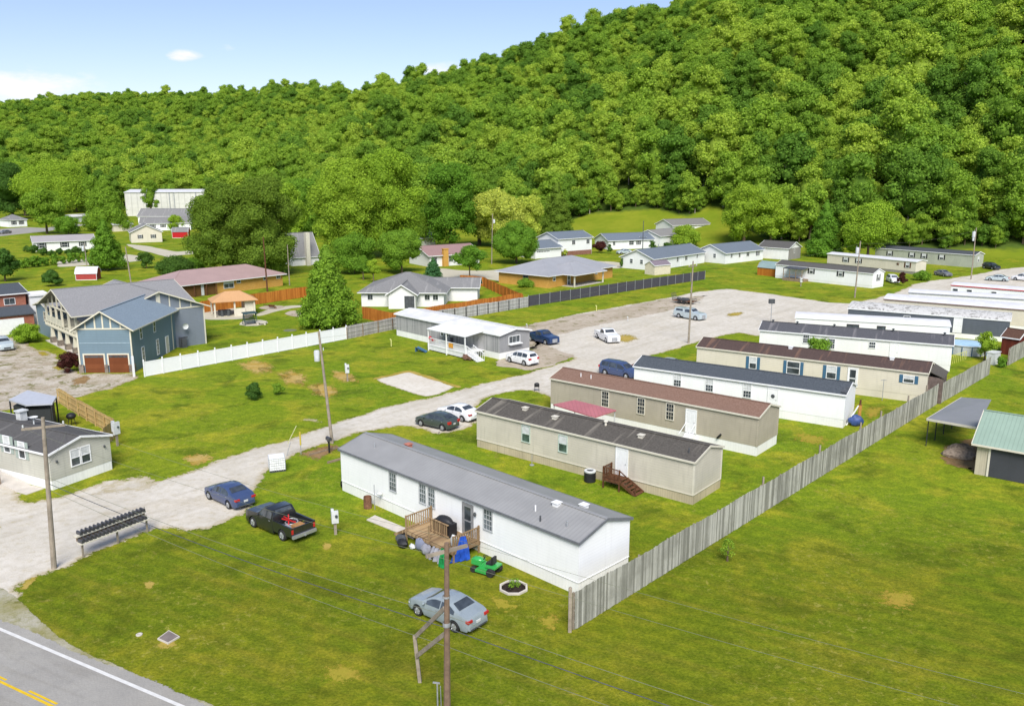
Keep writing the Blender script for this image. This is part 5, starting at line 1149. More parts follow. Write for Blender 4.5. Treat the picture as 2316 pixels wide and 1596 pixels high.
# ------------------------------------------------------------ vegetation
RG = np.random.RandomState(11)
def unit(n):
    v = RG.normal(size=(n, 3)); return v/np.linalg.norm(v, axis=1)[:, None]
def leaf_quads(C, Nn, size, jit=.9, asp=.8):
    n = len(C); N_ = Nn+jit*unit(n); N_ /= np.linalg.norm(N_, axis=1)[:, None]
    a = np.cross(N_, unit(n)); a /= np.linalg.norm(a, axis=1)[:, None]; b = np.cross(N_, a)
    sz = (size*RG.uniform(.6, 1.35, n))[:, None]
    v = np.stack([C-a*sz*.5, C-b*sz*.5*asp-N_*sz*.12, C+a*sz*.5, C+b*sz*.5*asp-N_*sz*.12], 1)   # diamonds, a little cupped
    return v.reshape(-1, 3)
def mesh_quads(name, V, mats, extra=None):
    """V: quads; extra: MB with trunk etc (material 1)"""
    nq = len(V)//4; v = V; ev = np.array(extra.v) if extra and extra.v else np.zeros((0, 3))
    me = bpy.data.meshes.new(name); allv = np.concatenate([v, ev]) if len(ev) else v
    me.vertices.add(len(allv)); me.vertices.foreach_set('co', allv.astype(np.float32).ravel())
    loops = list(range(nq*4)); sizes = [4]*nq; mi = [0]*nq; sm = [False]*nq
    if extra:
        for f, q, s_ in zip(extra.f, extra.m, extra.sm): loops += [i+nq*4 for i in f]; sizes.append(len(f)); mi.append(q); sm.append(s_)
    me.loops.add(len(loops)); me.loops.foreach_set('vertex_index', loops)
    me.polygons.add(len(sizes)); st = np.concatenate([[0], np.cumsum(sizes)[:-1]]).astype(int); me.polygons.foreach_set('loop_start', st.tolist())
    try: me.polygons.foreach_set('loop_total', sizes)
    except Exception: pass
    me.polygons.foreach_set('material_index', mi); me.polygons.foreach_set('use_smooth', sm)
    for x in mats: me.materials.append(x)
    me.update(); me.validate()
    at = me.attributes.new('lv', 'FLOAT', 'FACE'); k = len(me.polygons); vals = RG.uniform(0, 1, k)
    if k > nq: vals[nq:] = .3
    at.data.foreach_set('value', vals.astype(np.float32)); return me
def crown_lobes(R_, H, z0, nl, shape):
    """lobe centres and radii"""
    out = []
    i = 0
    while len(out) < nl:
        i += 1
        u = unit(1)[0]; 
        if u[2] < -.95: continue
        if shape == 'cone':
            q = (len(out)+RG.uniform(0, 1))/nl; q = 1-(1-q)**.62 if False else q**1.25; z = z0+H*(.03+.92*q); rr = R_*(1-q)**.78*.74*RG.uniform(.82, 1.12); a = len(out)*2.4+RG.uniform(-.5, .5)
            out.append((rr*math.cos(a), rr*math.sin(a), z, R_*(.36-.25*q)*RG.uniform(.85, 1.15)))
        else:
            k = RG.uniform(.56, .78); pz = {'round': 1.0, 'tall': 1.0, 'spread': 1.0}[shape]
            fx = math.sqrt(max(.05, 1-abs(u[2])**3))/max(.2, math.hypot(u[0], u[1])) if u[2] < .1 else 1.0
            c = (u[0]*fx*R_*k, u[1]*fx*R_*k, z0+H*.5+u[2]*H*.5*min(.84, k+.1))
            out.append((c[0], c[1], c[2], R_*RG.uniform(.24, .40)))
    out.append((0, 0, z0+H*.5, R_*.55)); out.append((R_*.1, 0, z0+H*(.80 if shape != 'cone' else .5), R_*.40)); out.append((-R_*.1, R_*.1, z0+H*.68, R_*.5 if shape != 'cone' else R_*.3))
    return out
def crown(R_, H, z0, nl=22, leaf=.5, dens=1.0, shape='round', jit=.85, core=.66, lumps=True):
    lob = crown_lobes(R_, H, z0, nl, shape); Cs = []; Ns = []; ex = MB()
    for (x, y, z, r) in lob:
        zr = r*(.85 if shape != 'cone' else .8)
        n = int(dens*17*r*r/(leaf*leaf)); d = unit(n); d[:, 2] = np.where((d[:, 2] < -.35) & (RG.uniform(size=n) < .6), -d[:, 2], d[:, 2])
        rad = RG.uniform(.74, 1.16, n)
        # second scale of lumps
        lump = .13*np.sin(d[:, 0]*7+x)*np.sin(d[:, 1]*6+y*2)*np.sin(d[:, 2]*6+z) if lumps else 0
        P = np.stack([x+d[:, 0]*r*(rad+lump), y+d[:, 1]*r*(rad+lump), z+d[:, 2]*zr*(rad+lump)], 1)
        keep = np.ones(n, bool)
        for (a, b, c, q) in lob:
            if (a, b, c) == (x, y, z): continue
            dd = ((P[:, 0]-a)**2+(P[:, 1]-b)**2)/(q*q)+((P[:, 2]-c)**2)/(q*q*.6); keep &= dd > .55
        Cs.append(P[keep]); Ns.append(d[keep])
        if core: ex.blob((x, y, z), r*core, r*core, zr*core, 7, 5, 0, .12)
    if core:
        if shape == 'cone':
            for q in (.06, .2, .36, .52, .68, .82): ex.blob((0, 0, z0+H*q), R_*(1-q)**.8*.72, R_*(1-q)**.8*.72, H*.13, 9, 6, 0, .12)
        else: ex.blob((0, 0, z0+H*.46), R_*.46, R_*.46, H*.24, 9, 6, 0, .12)
    C = np.concatenate(Cs); Nn = np.concatenate(Ns); return leaf_quads(C, Nn, leaf, jit), ex
def trunk(m, h, r, R_=3, limbs=5, mi=0, lean=0):
    pts = [(0,0,0),(r*.3,lean*.3,h*.4),(-r*.2,lean*.6,h*.7),(0,lean,h)]; rr = [r*1.25, r*.85, r*.6, r*.3]
    for i in range(3): m.tube(pts[i], pts[i+1], rr[i], rr[i+1], 8, mi)
    for k in range(limbs):
        a = k*2.4+.5; z = h*(.38+.5*k/limbs); q = R_*.55; m.tube((0,0,z), (q*math.cos(a), q*math.sin(a), z+q*.75), r*.38, r*.1, 6, mi)
m_bark = plain('tree_bark', S(112,98,80), .95, .05, var=.25, sc=3); m_bark2 = plain('pale_bark', S(168,162,146), .95, .05, var=.2, sc=3)
def fo(name, a, b, c, tr=.35): return foliage(name, a, b, c, tr)
F_mid = fo('green_leaves', (0.1368,0.2818,0.02861,1), (0.1771,0.3218,0.03338,1), (0.2254,0.3623,0.03816,1))
F_bright = fo('bright_green_leaves', (0.2549,0.4024,0.03576,1), (0.2817,0.4158,0.03974,1), (0.3085,0.4427,0.03974,1))
F_dark = fo('dark_green_leaves', (0.07243,0.1609,0.02861,1), (0.08854,0.1771,0.03101,1), (0.1046,0.1931,0.03338,1))
F_olive = fo('olive_needles', (.15,.24,.028,1), (.16,.25,.03,1), (.175,.265,.032,1))
F_yellow = fo('yellowish_blossom_leaves', (.40,.50,.07,1), (.44,.52,.08,1), (.48,.54,.10,1))
F_spruce = fo('spruce_needles', (0.04829,0.1368,0.04769,1), (0.05634,0.1448,0.05246,1), (0.06438,0.1609,0.05724,1), .12)
F_maroon = fo('maroon_leaves', (0.05962,0.01987,0.0149,1), (0.06955,0.02186,0.01788,1), (0.07949,0.02484,0.01987,1), .15)
F_wood = foliage('hillside_leaves', (.13,.255,.035,1), (.25,.395,.045,1), (.38,.50,.065,1), .42)
r_ = None
def tree(label, base, top_y, width_px, mat, shape='round', cat='tree', name='tree', nl=24, leaf=.34, dens=1.0, z0f=.14, group=None, bark=None, core=.66, depth_z=0.0, limbs=5, trunk_r=None, jit=.85, part='crown', lumps=True, trunk_on=True, sq=1.0):
    P = G(*base, depth_z); dd = PX(P); 
    # metres per photo unit at that depth
    y = P.y; dpt = y*math.cos(TH)-(P.z-HC)*math.sin(TH); s = dpt/FP
    H = (base[1]-top_y)*s*1.03; R_ = width_px*s/2
    z0 = H*z0f; r = root(name, label, cat, P, RG.uniform(0, 6.28), group)
    lf = max(leaf, s*1.1)
    nl_ = nl; V, ex = crown(R_*.97, (H-z0)*.99, z0, nl_, lf, dens, shape, jit, core, lumps)
    me = mesh_quads('crown', V, [mat], ex); o = bpy.data.objects.new(part, me); COL.objects.link(o); o.parent = r
    if trunk_on:
        m = MB(); trunk(m, z0+(H-z0)*.6, trunk_r or max(.06, H*.022), R_, limbs); obj('trunk', m, bark or m_bark, r)
    return r
Gy = 'yard trees of the neighbourhood'
T_ = [
 ('tall pyramid shaped green tree at the end of the white fence', (745,737), 553, 138, F_mid, 'cone', dict(nl=70, leaf=.34, z0f=.05, dens=1.1)),
 ('huge wide dark olive evergreen behind the mauve roof', (510,622), 404, 158, F_olive, 'round', dict(nl=70, leaf=.34, z0f=.0, core=.75)),
 ('broad olive evergreen, right half of the pair behind the mauve roof', (602,624), 402, 160, F_olive, 'round', dict(nl=70, leaf=.34, z0f=.0, core=.75)),
 ('bright tree in the far belt left of the round dark tree', (58,488), 372, 120, F_bright, 'round', dict(nl=24, leaf=.6, z0f=.06)),
 ('mid green tree in the belt behind the pyramid tree', (175,482), 382, 110, F_mid, 'round', dict(nl=24, leaf=.6, z0f=.06)),
 ('pale tree between the olive evergreens and the tallest pair', (655,545), 412, 92, F_bright, 'round', dict(nl=26, leaf=.5, z0f=.01)),
 ('mid green tree closing the belt before the tallest pair', (722,528), 402, 90, F_mid, 'round', dict(nl=26, leaf=.5, z0f=.01)),
 ('dark tree filling the gap under the yellow blossom trees', (1160,540), 470, 110, F_dark, 'round', dict(nl=24, leaf=.45, z0f=.0)),
 ('huge pale green tree, left of the two tallest in the middle', (795,587), 352, 168, F_bright, 'round', dict(nl=46, leaf=.42, z0f=.03)),
 ('huge pale green tree, right of the two tallest in the middle', (886,582), 346, 165, F_bright, 'round', dict(nl=46, leaf=.42, z0f=.05)),
 ('dark green broad tree right of the tallest pair', (1020,562), 364, 128, F_mid, 'round', dict(nl=34, leaf=.5, z0f=.0)),
 ('green tree squeezed beside the dark broad tree', (1084,554), 392, 84, F_mid, 'round', dict(nl=26, leaf=.5, z0f=.0)),
 ('mid green tree behind the dusty pink roof', (955,556), 470, 70, F_mid, 'round', dict(nl=22, leaf=.45, z0f=.0)),
 ('green tree filling the belt left of the spruce', (1225,540), 440, 60, F_mid, 'round', dict(nl=20, leaf=.45, z0f=.0)),
 ('pale tree low in the belt before the warehouse lawn', (470,520), 440, 60, F_bright, 'round', dict(nl=18, leaf=.5, z0f=.0)),
 ('flowering tree with yellowish blossom crown', (1128,560), 426, 124, F_yellow, 'round', dict(nl=34, leaf=.45, z0f=.02)),
 ('small flowering tree with yellowish blossom beside the larger one', (1192,556), 442, 88, F_yellow, 'round', dict(nl=24, leaf=.45, z0f=.02)),
 ('dark spruce right of the blossoming tree', (1258,545), 411, 88, F_olive, 'cone', dict(nl=46, leaf=.4, z0f=.03)),
 ('round dense green tree by the far utility pole', (1168,596), 506, 106, F_mid, 'round', dict(nl=36, leaf=.3, z0f=.12, core=.88)),
 ('round dense green tree before the dusty pink roof', (909,618), 526, 106, F_mid, 'round', dict(nl=36, leaf=.3, z0f=.12, core=.88)),
 ('rounded green hedge tree left of the dense round tree', (802,618), 529, 105, F_mid, 'round', dict(nl=32, leaf=.3, z0f=.05)),
 ('small young tree before the rounded hedge tree', (845,640), 588, 36, F_bright, 'round', dict(nl=10, leaf=.2, z0f=.25)),
 ('loose young tree on the lawn before the hedge tree', (822,633), 578, 42, F_mid, 'round', dict(nl=10, leaf=.2, z0f=.2)),
 ('small blue green spruce by the drive', (980,628), 582, 46, F_spruce, 'cone', dict(nl=30, leaf=.22, z0f=.02)),
 ('small crooked leafy tree by the pale drive', (1062,632), 560, 78, F_mid, 'round', dict(nl=16, leaf=.26, z0f=.3, core=.7)),
 ('pyramid shaped tree on the lawn left of the orange brick ranch', (243,611), 497, 86, F_mid, 'cone', dict(nl=44, leaf=.36, z0f=.1)),
 ('round dark tree with short trunk at the far left', (107,529), 430, 94, F_mid, 'round', dict(nl=28, leaf=.5, z0f=.12)),
 ('tall pyramid tree left of the white warehouse', (245,522), 398, 108, F_mid, 'cone', dict(nl=46, leaf=.5, z0f=.06)),
 ('broad pale green tree mass at the left', (130,500), 370, 160, F_bright, 'round', dict(nl=30, leaf=.6, z0f=.1)),
 ('green broad tree behind the far left bungalow', (30,496), 375, 110, F_dark, 'round', dict(nl=24, leaf=.6, z0f=.1)),
 ('tall tree between the pyramid tree and the pale mass', (205,500), 400, 70, F_mid, 'tall' if False else 'round', dict(nl=20, leaf=.6, z0f=.1)),
 ('narrow dark tree standing before the white warehouse', (343,493), 404, 38, F_mid, 'round', dict(nl=22, leaf=.4, z0f=.1)),
 ('dark green tree cut by the left edge', (12,636), 560, 66, F_dark, 'round', dict(nl=24, leaf=.36, z0f=.08)),
 ('round clipped bush on the lawn behind the brick house', (120,647), 612, 46, F_dark, 'round', dict(nl=20, leaf=.2, z0f=.0, core=.92, cat='bush', name='bush', trunk_on=False, part='foliage')),
 ('small dark tree by the pale far lane', (332,607), 571, 42, F_dark, 'round', dict(nl=14, leaf=.25, z0f=.1)),
 ('low bushy tree beside the round dark tree', (155,531), 493, 66, F_mid, 'round', dict(nl=16, leaf=.4, z0f=.05)),
 ('bright bush just behind the red barn shed', (401,520), 489, 44, F_bright, 'round', dict(nl=12, leaf=.35, z0f=.02, cat='bush', name='bush', trunk_on=False, part='foliage')),
 ('tree standing left of the huge olive evergreens', (690,535), 398, 100, F_mid, 'round', dict(nl=24, leaf=.55, z0f=.02)),
 ('glowing yellow green tree at the wood edge', (1682,556), 421, 115, F_bright, 'round', dict(nl=32, leaf=.45, z0f=.06)),
 ('yellow green tree leaning against the glowing one', (1742,558), 428, 95, F_bright, 'round', dict(nl=26, leaf=.45, z0f=.06)),
 ('conical dark green tree behind the grey plank gable', (1862,580), 452, 84, F_mid, 'cone', dict(nl=40, leaf=.42, z0f=.04)),
 ('drooping pale green tree behind the cream mobile home', (1962,588), 462, 130, F_bright, 'round', dict(nl=28, leaf=.42, z0f=.05)),
 ('big open tree with bare trunk on the grassy bank', (1481,497), 384, 112, F_mid, 'round', dict(nl=28, leaf=.5, z0f=.25, depth_z=4.0)),
 ('round tree beside the big open tree on the bank', (1565,512), 432, 84, F_mid, 'round', dict(nl=24, leaf=.5, z0f=.08, depth_z=1.0)),
 ('round dark tree at the left end of the bank', (1400,474), 415, 74, F_dark, 'round', dict(nl=20, leaf=.5, z0f=.06, depth_z=5.5)),
 ('small bright dome shaped tree before the topmost white house', (1550,556), 516, 76, F_bright, 'round', dict(nl=22, leaf=.35, z0f=.02)),
 ('small maroon tree by the split level house', (1355,572), 548, 34, F_maroon, 'round', dict(nl=12, leaf=.24, z0f=.15)),
 ('small pale leafed tree near the fence gap', (2226,815), 745, 46, F_bright, 'round', dict(nl=16, leaf=.16, z0f=.1, core=.5)),
 ('thin sapling standing alone on the right lawn', (1645,1268), 1213, 46, F_mid, 'round', dict(nl=9, leaf=.09, z0f=.2, core=0, dens=.5, name='sapling')),
 ('dark conifer standing above the warehouse roof', (335,470), 347, 74, F_dark, 'cone', dict(nl=34, leaf=.7, z0f=.02)),
 ('tree rising over the right end of the warehouse', (455,480), 395, 60, F_bright, 'round', dict(nl=18, leaf=.6, z0f=.05)),
 ('bright tree above the warehouse roof', (430,476), 362, 84, F_bright, 'round', dict(nl=20, leaf=.7, z0f=.05)),
]
for (lab, base, ty, w_, mt, sh, kw) in T_:
    kw = dict(kw); cat = kw.pop('cat', 'tree'); tree(lab, base, ty, w_, mt, sh, cat=cat, **kw)
B_ = [  # bushes
 ('dark red drooping bush beside the garage doors', (158,842), 794, 50, F_maroon, dict(nl=18, leaf=.14)),
 ('spreading green bush before the brick house', (62,774), 736, 66, F_bright, dict(nl=18, leaf=.16)),
 ('dark green weed clump in the burnt lawn', (578,903), 864, 46, F_dark, dict(nl=14, leaf=.1)),
 ('smaller weed clump beside the larger one', (630,893), 865, 30, F_mid, dict(nl=10, leaf=.1)),
 ('green bush growing behind the cream mobile home', (1842,840), 763, 76, F_mid, dict(nl=22, leaf=.2)),
 ('little leafy weed behind the brown streaked roof', (2030,862), 806, 28, F_bright, dict(nl=8, leaf=.12)),
 ('maroon round bush by the split level garage', (1260,580), 560, 18, F_maroon, dict(nl=8, leaf=.22)),
 ('yellow green bush beside the maroon bush', (1277,580), 565, 16, F_yellow, dict(nl=8, leaf=.22)),
 ('columnar dark hedge left of the hedged white ranch', (1378,574), 550, 15, F_dark, dict(nl=12, leaf=.24, z0f=0)),
 ('columnar dark hedge right of the hedged white ranch', (1475,568), 543, 16, F_dark, dict(nl=12, leaf=.24)),
 ('dark column hedge at the gable by the tall pole', (1406,606), 582, 12, F_dark, dict(nl=12, leaf=.2)),
 ('low dark hedge before the tan gable house', (1510,566), 552, 32, F_dark, dict(nl=12, leaf=.24)),
 ('shrub against the orange brick wall under the mauve roof', (582,648), 624, 32, F_mid, dict(nl=12, leaf=.18)),
 ('low shrubs along the orange brick corner', (1188,650), 634, 44, F_mid, dict(nl=12, leaf=.18)),
 ('small shrub by the second white wall', (1136,664), 652, 14, F_mid, dict(nl=8, leaf=.16)),
 ('red brown bush by the cream home porch', (2040,646), 614, 24, F_maroon, dict(nl=10, leaf=.2)),
 ('weedy bush before the cream mobile home corner', (2085,634), 616, 44, F_mid, dict(nl=12, leaf=.2)),
 ('leafy tuft at the third fence section', (2262,830), 806, 30, F_mid, dict(nl=9, leaf=.14)),
 ('green shrub row left of the mauve roof', (395,618), 590, 90, F_dark, dict(nl=18, leaf=.25)),
 ('green shrub beyond the mauve roof', (440,612), 588, 60, F_mid, dict(nl=14, leaf=.25)),
]
for (lab, base, ty, w_, mt, kw) in B_: tree(lab, base, ty, w_, mt, 'round', cat='bush', name='bush', z0f=kw.pop('z0f', 0.0), trunk_on=False, part='foliage', **kw)
ORD = ['first','second','third','fourth','fifth','sixth','seventh','eighth','ninth','tenth','eleventh','twelfth','thirteenth','fourteenth']
# rows: clipped hedge bushes at the far left, arborvitae on the bank
pb = tree('third clipped round bush from the left before the pale bungalow', (100,578), 562, 24, F_dark, 'round', cat='bush', name='bush', nl=14, leaf=.3, z0f=0, trunk_on=False, part='foliage', group='clipped bushes before the pale bungalow')
for px, py in ((78,573),(118,580),(136,576),(155,578),(172,577),(188,576),(62,570)): c = copy_tree(pb); c.location = G(px, py); c.rotation_euler.z = px; c.scale = (1+.2*math.sin(px),)*3; c['label'] = ORD[sum(1 for q in (78,118,136,155,172,188,62,100) if q < px)]+' clipped round bush from the left before the pale bungalow'
pb = tree('second upright bush from the left in the spaced lawn hedge', (62,606), 583, 22, F_mid, 'round', cat='bush', name='bush', nl=12, leaf=.3, z0f=0, trunk_on=False, part='foliage', group='spaced hedge bushes on the left lawn')
for i, (px, py) in enumerate(((78,604),(92,603),(106,601),(124,599),(144,597),(160,595),(176,593),(192,590),(50,607))): c = copy_tree(pb); c.location = G(px, py); c.rotation_euler.z = px; c.scale = (1+.15*math.sin(px*3),)*3; c['label'] = ORD[sum(1 for q in (62,78,92,106,124,144,160,176,192,50) if q < px)]+' upright bush from the left in the spaced lawn hedge'
pb = tree('first pointed arborvitae from the left in the row below the bank', (1372,533), 514, 13, F_dark, 'cone', cat='bush', name='arborvitae', nl=24, leaf=.3, z0f=0, trunk_on=False, part='foliage', group='arborvitae row below the bank')
for i in range(1, 13): c = copy_tree(pb); c.location = G(1372+i*6, 533-i*.4); c.rotation_euler.z = i; c.scale = (1, 1, 1+.1*math.sin(i*2.3)); c['label'] = ORD[i]+' pointed arborvitae from the left in the row below the bank'
# ---- the forest on the hill
def forest_proto(i):
    H = RG.uniform(18, 27); Rr = RG.uniform(5.2, 7.8); z0 = H*RG.uniform(.04, .14); sh = 'round'
    V, ex = crown(Rr, H-z0, z0, int(RG.uniform(22, 34)), .66, .72, sh, .85, .66)
    n0 = len(ex.f); trunk(ex, H*.7, .32, Rr, 4, 1)
    return mesh_quads('woodland_tree', V, [F_wood, m_bark2 if i % 3 == 0 else m_bark], ex), H
PRO = [forest_proto(i) for i in range(9)]
pts = []
for Y in np.arange(236, 1560, 8.4):
    sp = 8.8 if Y < 700 else 9.6
    for X in np.arange(-.70*Y, .74*Y, sp):
        x = X+RG.uniform(-.42, .42)*sp; y = Y+RG.uniform(-3.4, 3.4); pts.append((x, y))
N_MAIN = len(pts)
for Y in np.arange(236, 520, 4.0):
    for X in np.arange(-.70*Y, .74*Y, 4.2): pts.append((X+RG.uniform(-2, 2), Y+RG.uniform(-2, 2)))
P = np.array(pts); nb = sum(1 for _ in [0]); big_n = None
px, yb, yf, yc, hc = hill_par(P[:,0], P[:,1]); isun = np.zeros(len(P), bool); isun[N_MAIN:] = True
ok = ((~isun) | (P[:,1] < yf+7)) & (P[:,1] > yf) & (P[:,1] < yc*1.03+8) & (px > -190) & (px < 2500)
P = P[ok]; z = hill_z(P[:,0], P[:,1])-.9
isun = isun[ok]; sc = np.clip(np.exp(RG.normal(-.12, .24, len(P))), .5, 1.35); sc = np.where(isun, RG.uniform(.28, .5, len(P)), sc); 
dpt = P[:,1]*math.cos(TH)-(z-HC)*math.sin(TH); sy = 798-FP*(P[:,1]*math.sin(TH)+(z+20*sc-HC)*math.cos(TH))/dpt; syb = 798-FP*(P[:,1]*math.sin(TH)+(z-HC)*math.cos(TH))/dpt
sx = 1158+FP*P[:,0]/dpt
ok = syb > -140
P, z, sc, dpt, sx, syb, sy = [a[ok] for a in (P, z, sc, dpt, sx, syb, sy)]
vis = (sx > -40) & (sx < 2356) & (syb > 0); size = np.where(vis, sc/dpt, 0); order = np.argsort(-size); idx = RG.randint(0, len(PRO), len(P)); rot = RG.uniform(0, 6.283, len(P))
print('forest', len(P))
firsts = {}
for j in order[:296]:
    i = int(idx[j]); o = bpy.data.objects.new('woodland_tree', PRO[i][0]); COL.objects.link(o)
    o.location = (P[j,0], P[j,1], z[j]); o.rotation_euler = (0, 0, rot[j]); o.scale = (sc[j],)*3
    tag(o, 'leafy green tree in the dense front rows of the hillside forest', 'tree', 'trees of the hillside forest'); firsts.setdefault(i, o)
rest = order[296:]
me = bpy.data.meshes.new('distant_woodland'); me.from_pydata([(P[j,0], P[j,1], z[j]) for j in rest], [], [])
for nm, arr, ty in (('idx', idx[rest], 'INT'), ('rot', rot[rest], 'FLOAT'), ('scl', sc[rest], 'FLOAT')):
    a = me.attributes.new(nm, ty, 'POINT'); a.data.foreach_set('value', [x.item() for x in arr])
wo = bpy.data.objects.new('distant_woodland', me); COL.objects.link(wo); wo['kind'] = 'stuff'; wo['label'] = 'dense green forest covering the upper hillside'; wo['category'] = 'forest'
ng = bpy.data.node_groups.new('woodland', 'GeometryNodeTree'); ng.interface.new_socket('Geometry', in_out='INPUT', socket_type='NodeSocketGeometry'); ng.interface.new_socket('Geometry', in_out='OUTPUT', socket_type='NodeSocketGeometry')
gi = ng.nodes.new('NodeGroupInput'); go = ng.nodes.new('NodeGroupOutput'); iop = ng.nodes.new('GeometryNodeInstanceOnPoints'); jn = ng.nodes.new('GeometryNodeGeometryToInstance')
keys = list(range(len(PRO)))
for i in reversed(keys):
    oi = ng.nodes.new('GeometryNodeObjectInfo'); oi.inputs['Object'].default_value = firsts.get(i, list(firsts.values())[0]); oi.transform_space = 'ORIGINAL'
    ng.links.new(oi.outputs['Geometry'], jn.inputs[0])
def natt(nm, ty):
    n = ng.nodes.new('GeometryNodeInputNamedAttribute'); n.data_type = ty; n.inputs['Name'].default_value = nm; return [o for o in n.outputs if o.name == 'Attribute' and o.enabled][0]
ng.links.new(gi.outputs[0], iop.inputs['Points']); ng.links.new(jn.outputs[0], iop.inputs['Instance']); iop.inputs['Pick Instance'].default_value = True
ng.links.new(natt('idx', 'INT'), iop.inputs['Instance Index'])
cx = ng.nodes.new('ShaderNodeCombineXYZ'); ng.links.new(natt('rot', 'FLOAT'), cx.inputs[2]); ng.links.new(cx.outputs[0], iop.inputs['Rotation'])
cs = ng.nodes.new('ShaderNodeCombineXYZ'); s_ = natt('scl', 'FLOAT'); [ng.links.new(s_, cs.inputs[k]) for k in range(3)]; ng.links.new(cs.outputs[0], iop.inputs['Scale'])
ng.links.new(iop.outputs[0], go.inputs[0]); md = wo.modifiers.new('woodland', 'NODES'); md.node_group = ng
# ------------------------------------------------------------ fences
fw_a = boards('silver_grey_boards', S(202,200,188), S(132,131,120), .145, 'X'); fw_o = boards('cedar_boards', S(214,140,62), S(176,104,42), .145, 'X'); fw_n = boards('new_pine_boards', S(214,186,132), S(190,160,104), .145, 'X')
def board_fence(name, label, pts, h, mat, pitch=.145, cat='fence', gap=.012, post_every=2.4, post_side=1, jag=.05, postmat=None, rails=False, post_h=None, group=None, posts=True):
    A = pts[0]; r = root(name, label, cat, (A[0], A[1], 0), 0, group); rn = random.Random(int(A[0]*7))
    for k in range(len(pts)-1):
        p, q = Vector(pts[k][:2]), Vector(pts[k+1][:2]); d = q-p; L_ = d.length; rz = math.atan2(d.y, d.x)
        sg = MB(); n = int(L_/pitch); x = 0
        for i in range(n):
            hh = h+rn.uniform(-jag, jag*.4)+.04*math.sin(i*.11); y = rn.uniform(-.008, .008); zb = rn.uniform(.0, .05)
            sg.box(i*pitch, (i+1)*pitch-gap-rn.uniform(0,.008), y-.011, y+.011, zb, hh)
        if rails:
            for z in (h*.2, h*.5, h*.85): sg.box(0, L_, -.06*post_side-.0, -.012*post_side if post_side < 0 else -.012, z-.04, z+.04) if False else sg.box(0, L_, min(.014*post_side,.06*post_side), max(.014*post_side,.06*post_side), z-.045, z+.045)
        o = obj('board_panel', sg, mat, r); o.location = (p.x-A[0], p.y-A[1], 0); o.rotation_euler.z = rz
        if posts:
            m = max(1, int(L_/post_every))
            for i in range(m+1):
                if k > 0 and i == 0: continue
                b = MB(); x = L_*i/m; ph = post_h or h-.1; b.box(x-.05, x+.05, *sorted((.065*post_side, .165*post_side)), 0, ph)
                po = obj('post', b, postmat or mat, r); po.location = o.location; po.rotation_euler.z = rz
    return r
fs0, fs1 = G(1300,1424), G(2119,914)
f1 = board_fence('board_fence', 'long weathered grey board fence running up the right side of the mobile homes', [fs0, fs1], 2.2, fw_a, post_side=1, post_every=2.9, postmat=m_pole, rails=True, post_h=2.15)
for i, t in enumerate((.36, .52, .66, .74, .86, .95)):
    p = fs0.lerp(fs1, t)+Vector((-.2,.2,0)); b = MB(); b.box(-.06,.06,-.06,.06,0,2.55); o = obj('post', b, m_pole, f1); o.location = (p.x-fs0.x, p.y-fs0.y, 0)
b = MB(); b.box(-.09,.09,-.09,.09,0,2.5); b.add([(-.09,-.09,2.5),(.09,-.09,2.5),(.09,.09,2.5),(-.09,.09,2.5),(0,0,2.62)], [(0,1,4),(1,2,4),(2,3,4),(3,0,4)]); q = G(1288.5,1428); o = obj('post', b, m_pole, f1); o.location = (q.x-fs0.x, q.y-fs0.y, 0)
board_fence('board_fence', 'second weathered board fence section beyond the gap', [G(2129,911), G(2237,847)], 2.2, fw_a, post_every=2.9, rails=True, postmat=m_pole)
board_fence('board_fence', 'third weathered board fence section at the right edge of the photo', [G(2281,826), G(2340,794)], 2.3, fw_a, post_every=2.9, rails=True, postmat=m_pole)
# white vinyl fence
va, vb = G(327.6,852), G(784,767)
r = root('vinyl_fence', 'long solid white vinyl fence beside the blue house lawn', 'fence', (va.x, va.y, 0), math.atan2(vb.y-va.y, vb.x-va.x)); L_ = (vb-va).length; n = 13
m_vin = plain('white_vinyl', S(244,244,244,.88), .4, var=.02)
m = MB(); 
for i in range(n):
    x0, x1 = L_*i/n+.07, L_*(i+1)/n-.07; k = 15
    for j in range(k): a = x0+(x1-x0)*j/k; m.box(a+.004, a+(x1-x0)/k, -.02, .02, .05, 1.75)
    m.box(x0, x1, -.035, .035, 1.68, 1.8); m.box(x0, x1, -.035, .035, .04, .18)
obj('panel', m, m_vin, r)
for i in range(n+1):
    m = MB(); x = L_*i/n; m.box(x-.065, x+.065, -.065, .065, 0, 2.0); m.add([(x-.08,-.08,2.0),(x+.08,-.08,2.0),(x+.08,.08,2.0),(x-.08,.08,2.0),(x,0,2.1)], [(0,1,4),(1,2,4),(2,3,4),(3,0,4),(3,2,1,0)]); obj('post', m, m_vin, r)
m = MB(); m.box(-.9,-.7,.9,1.1,0,2.5); obj('gate_post', m, m_vin, r)
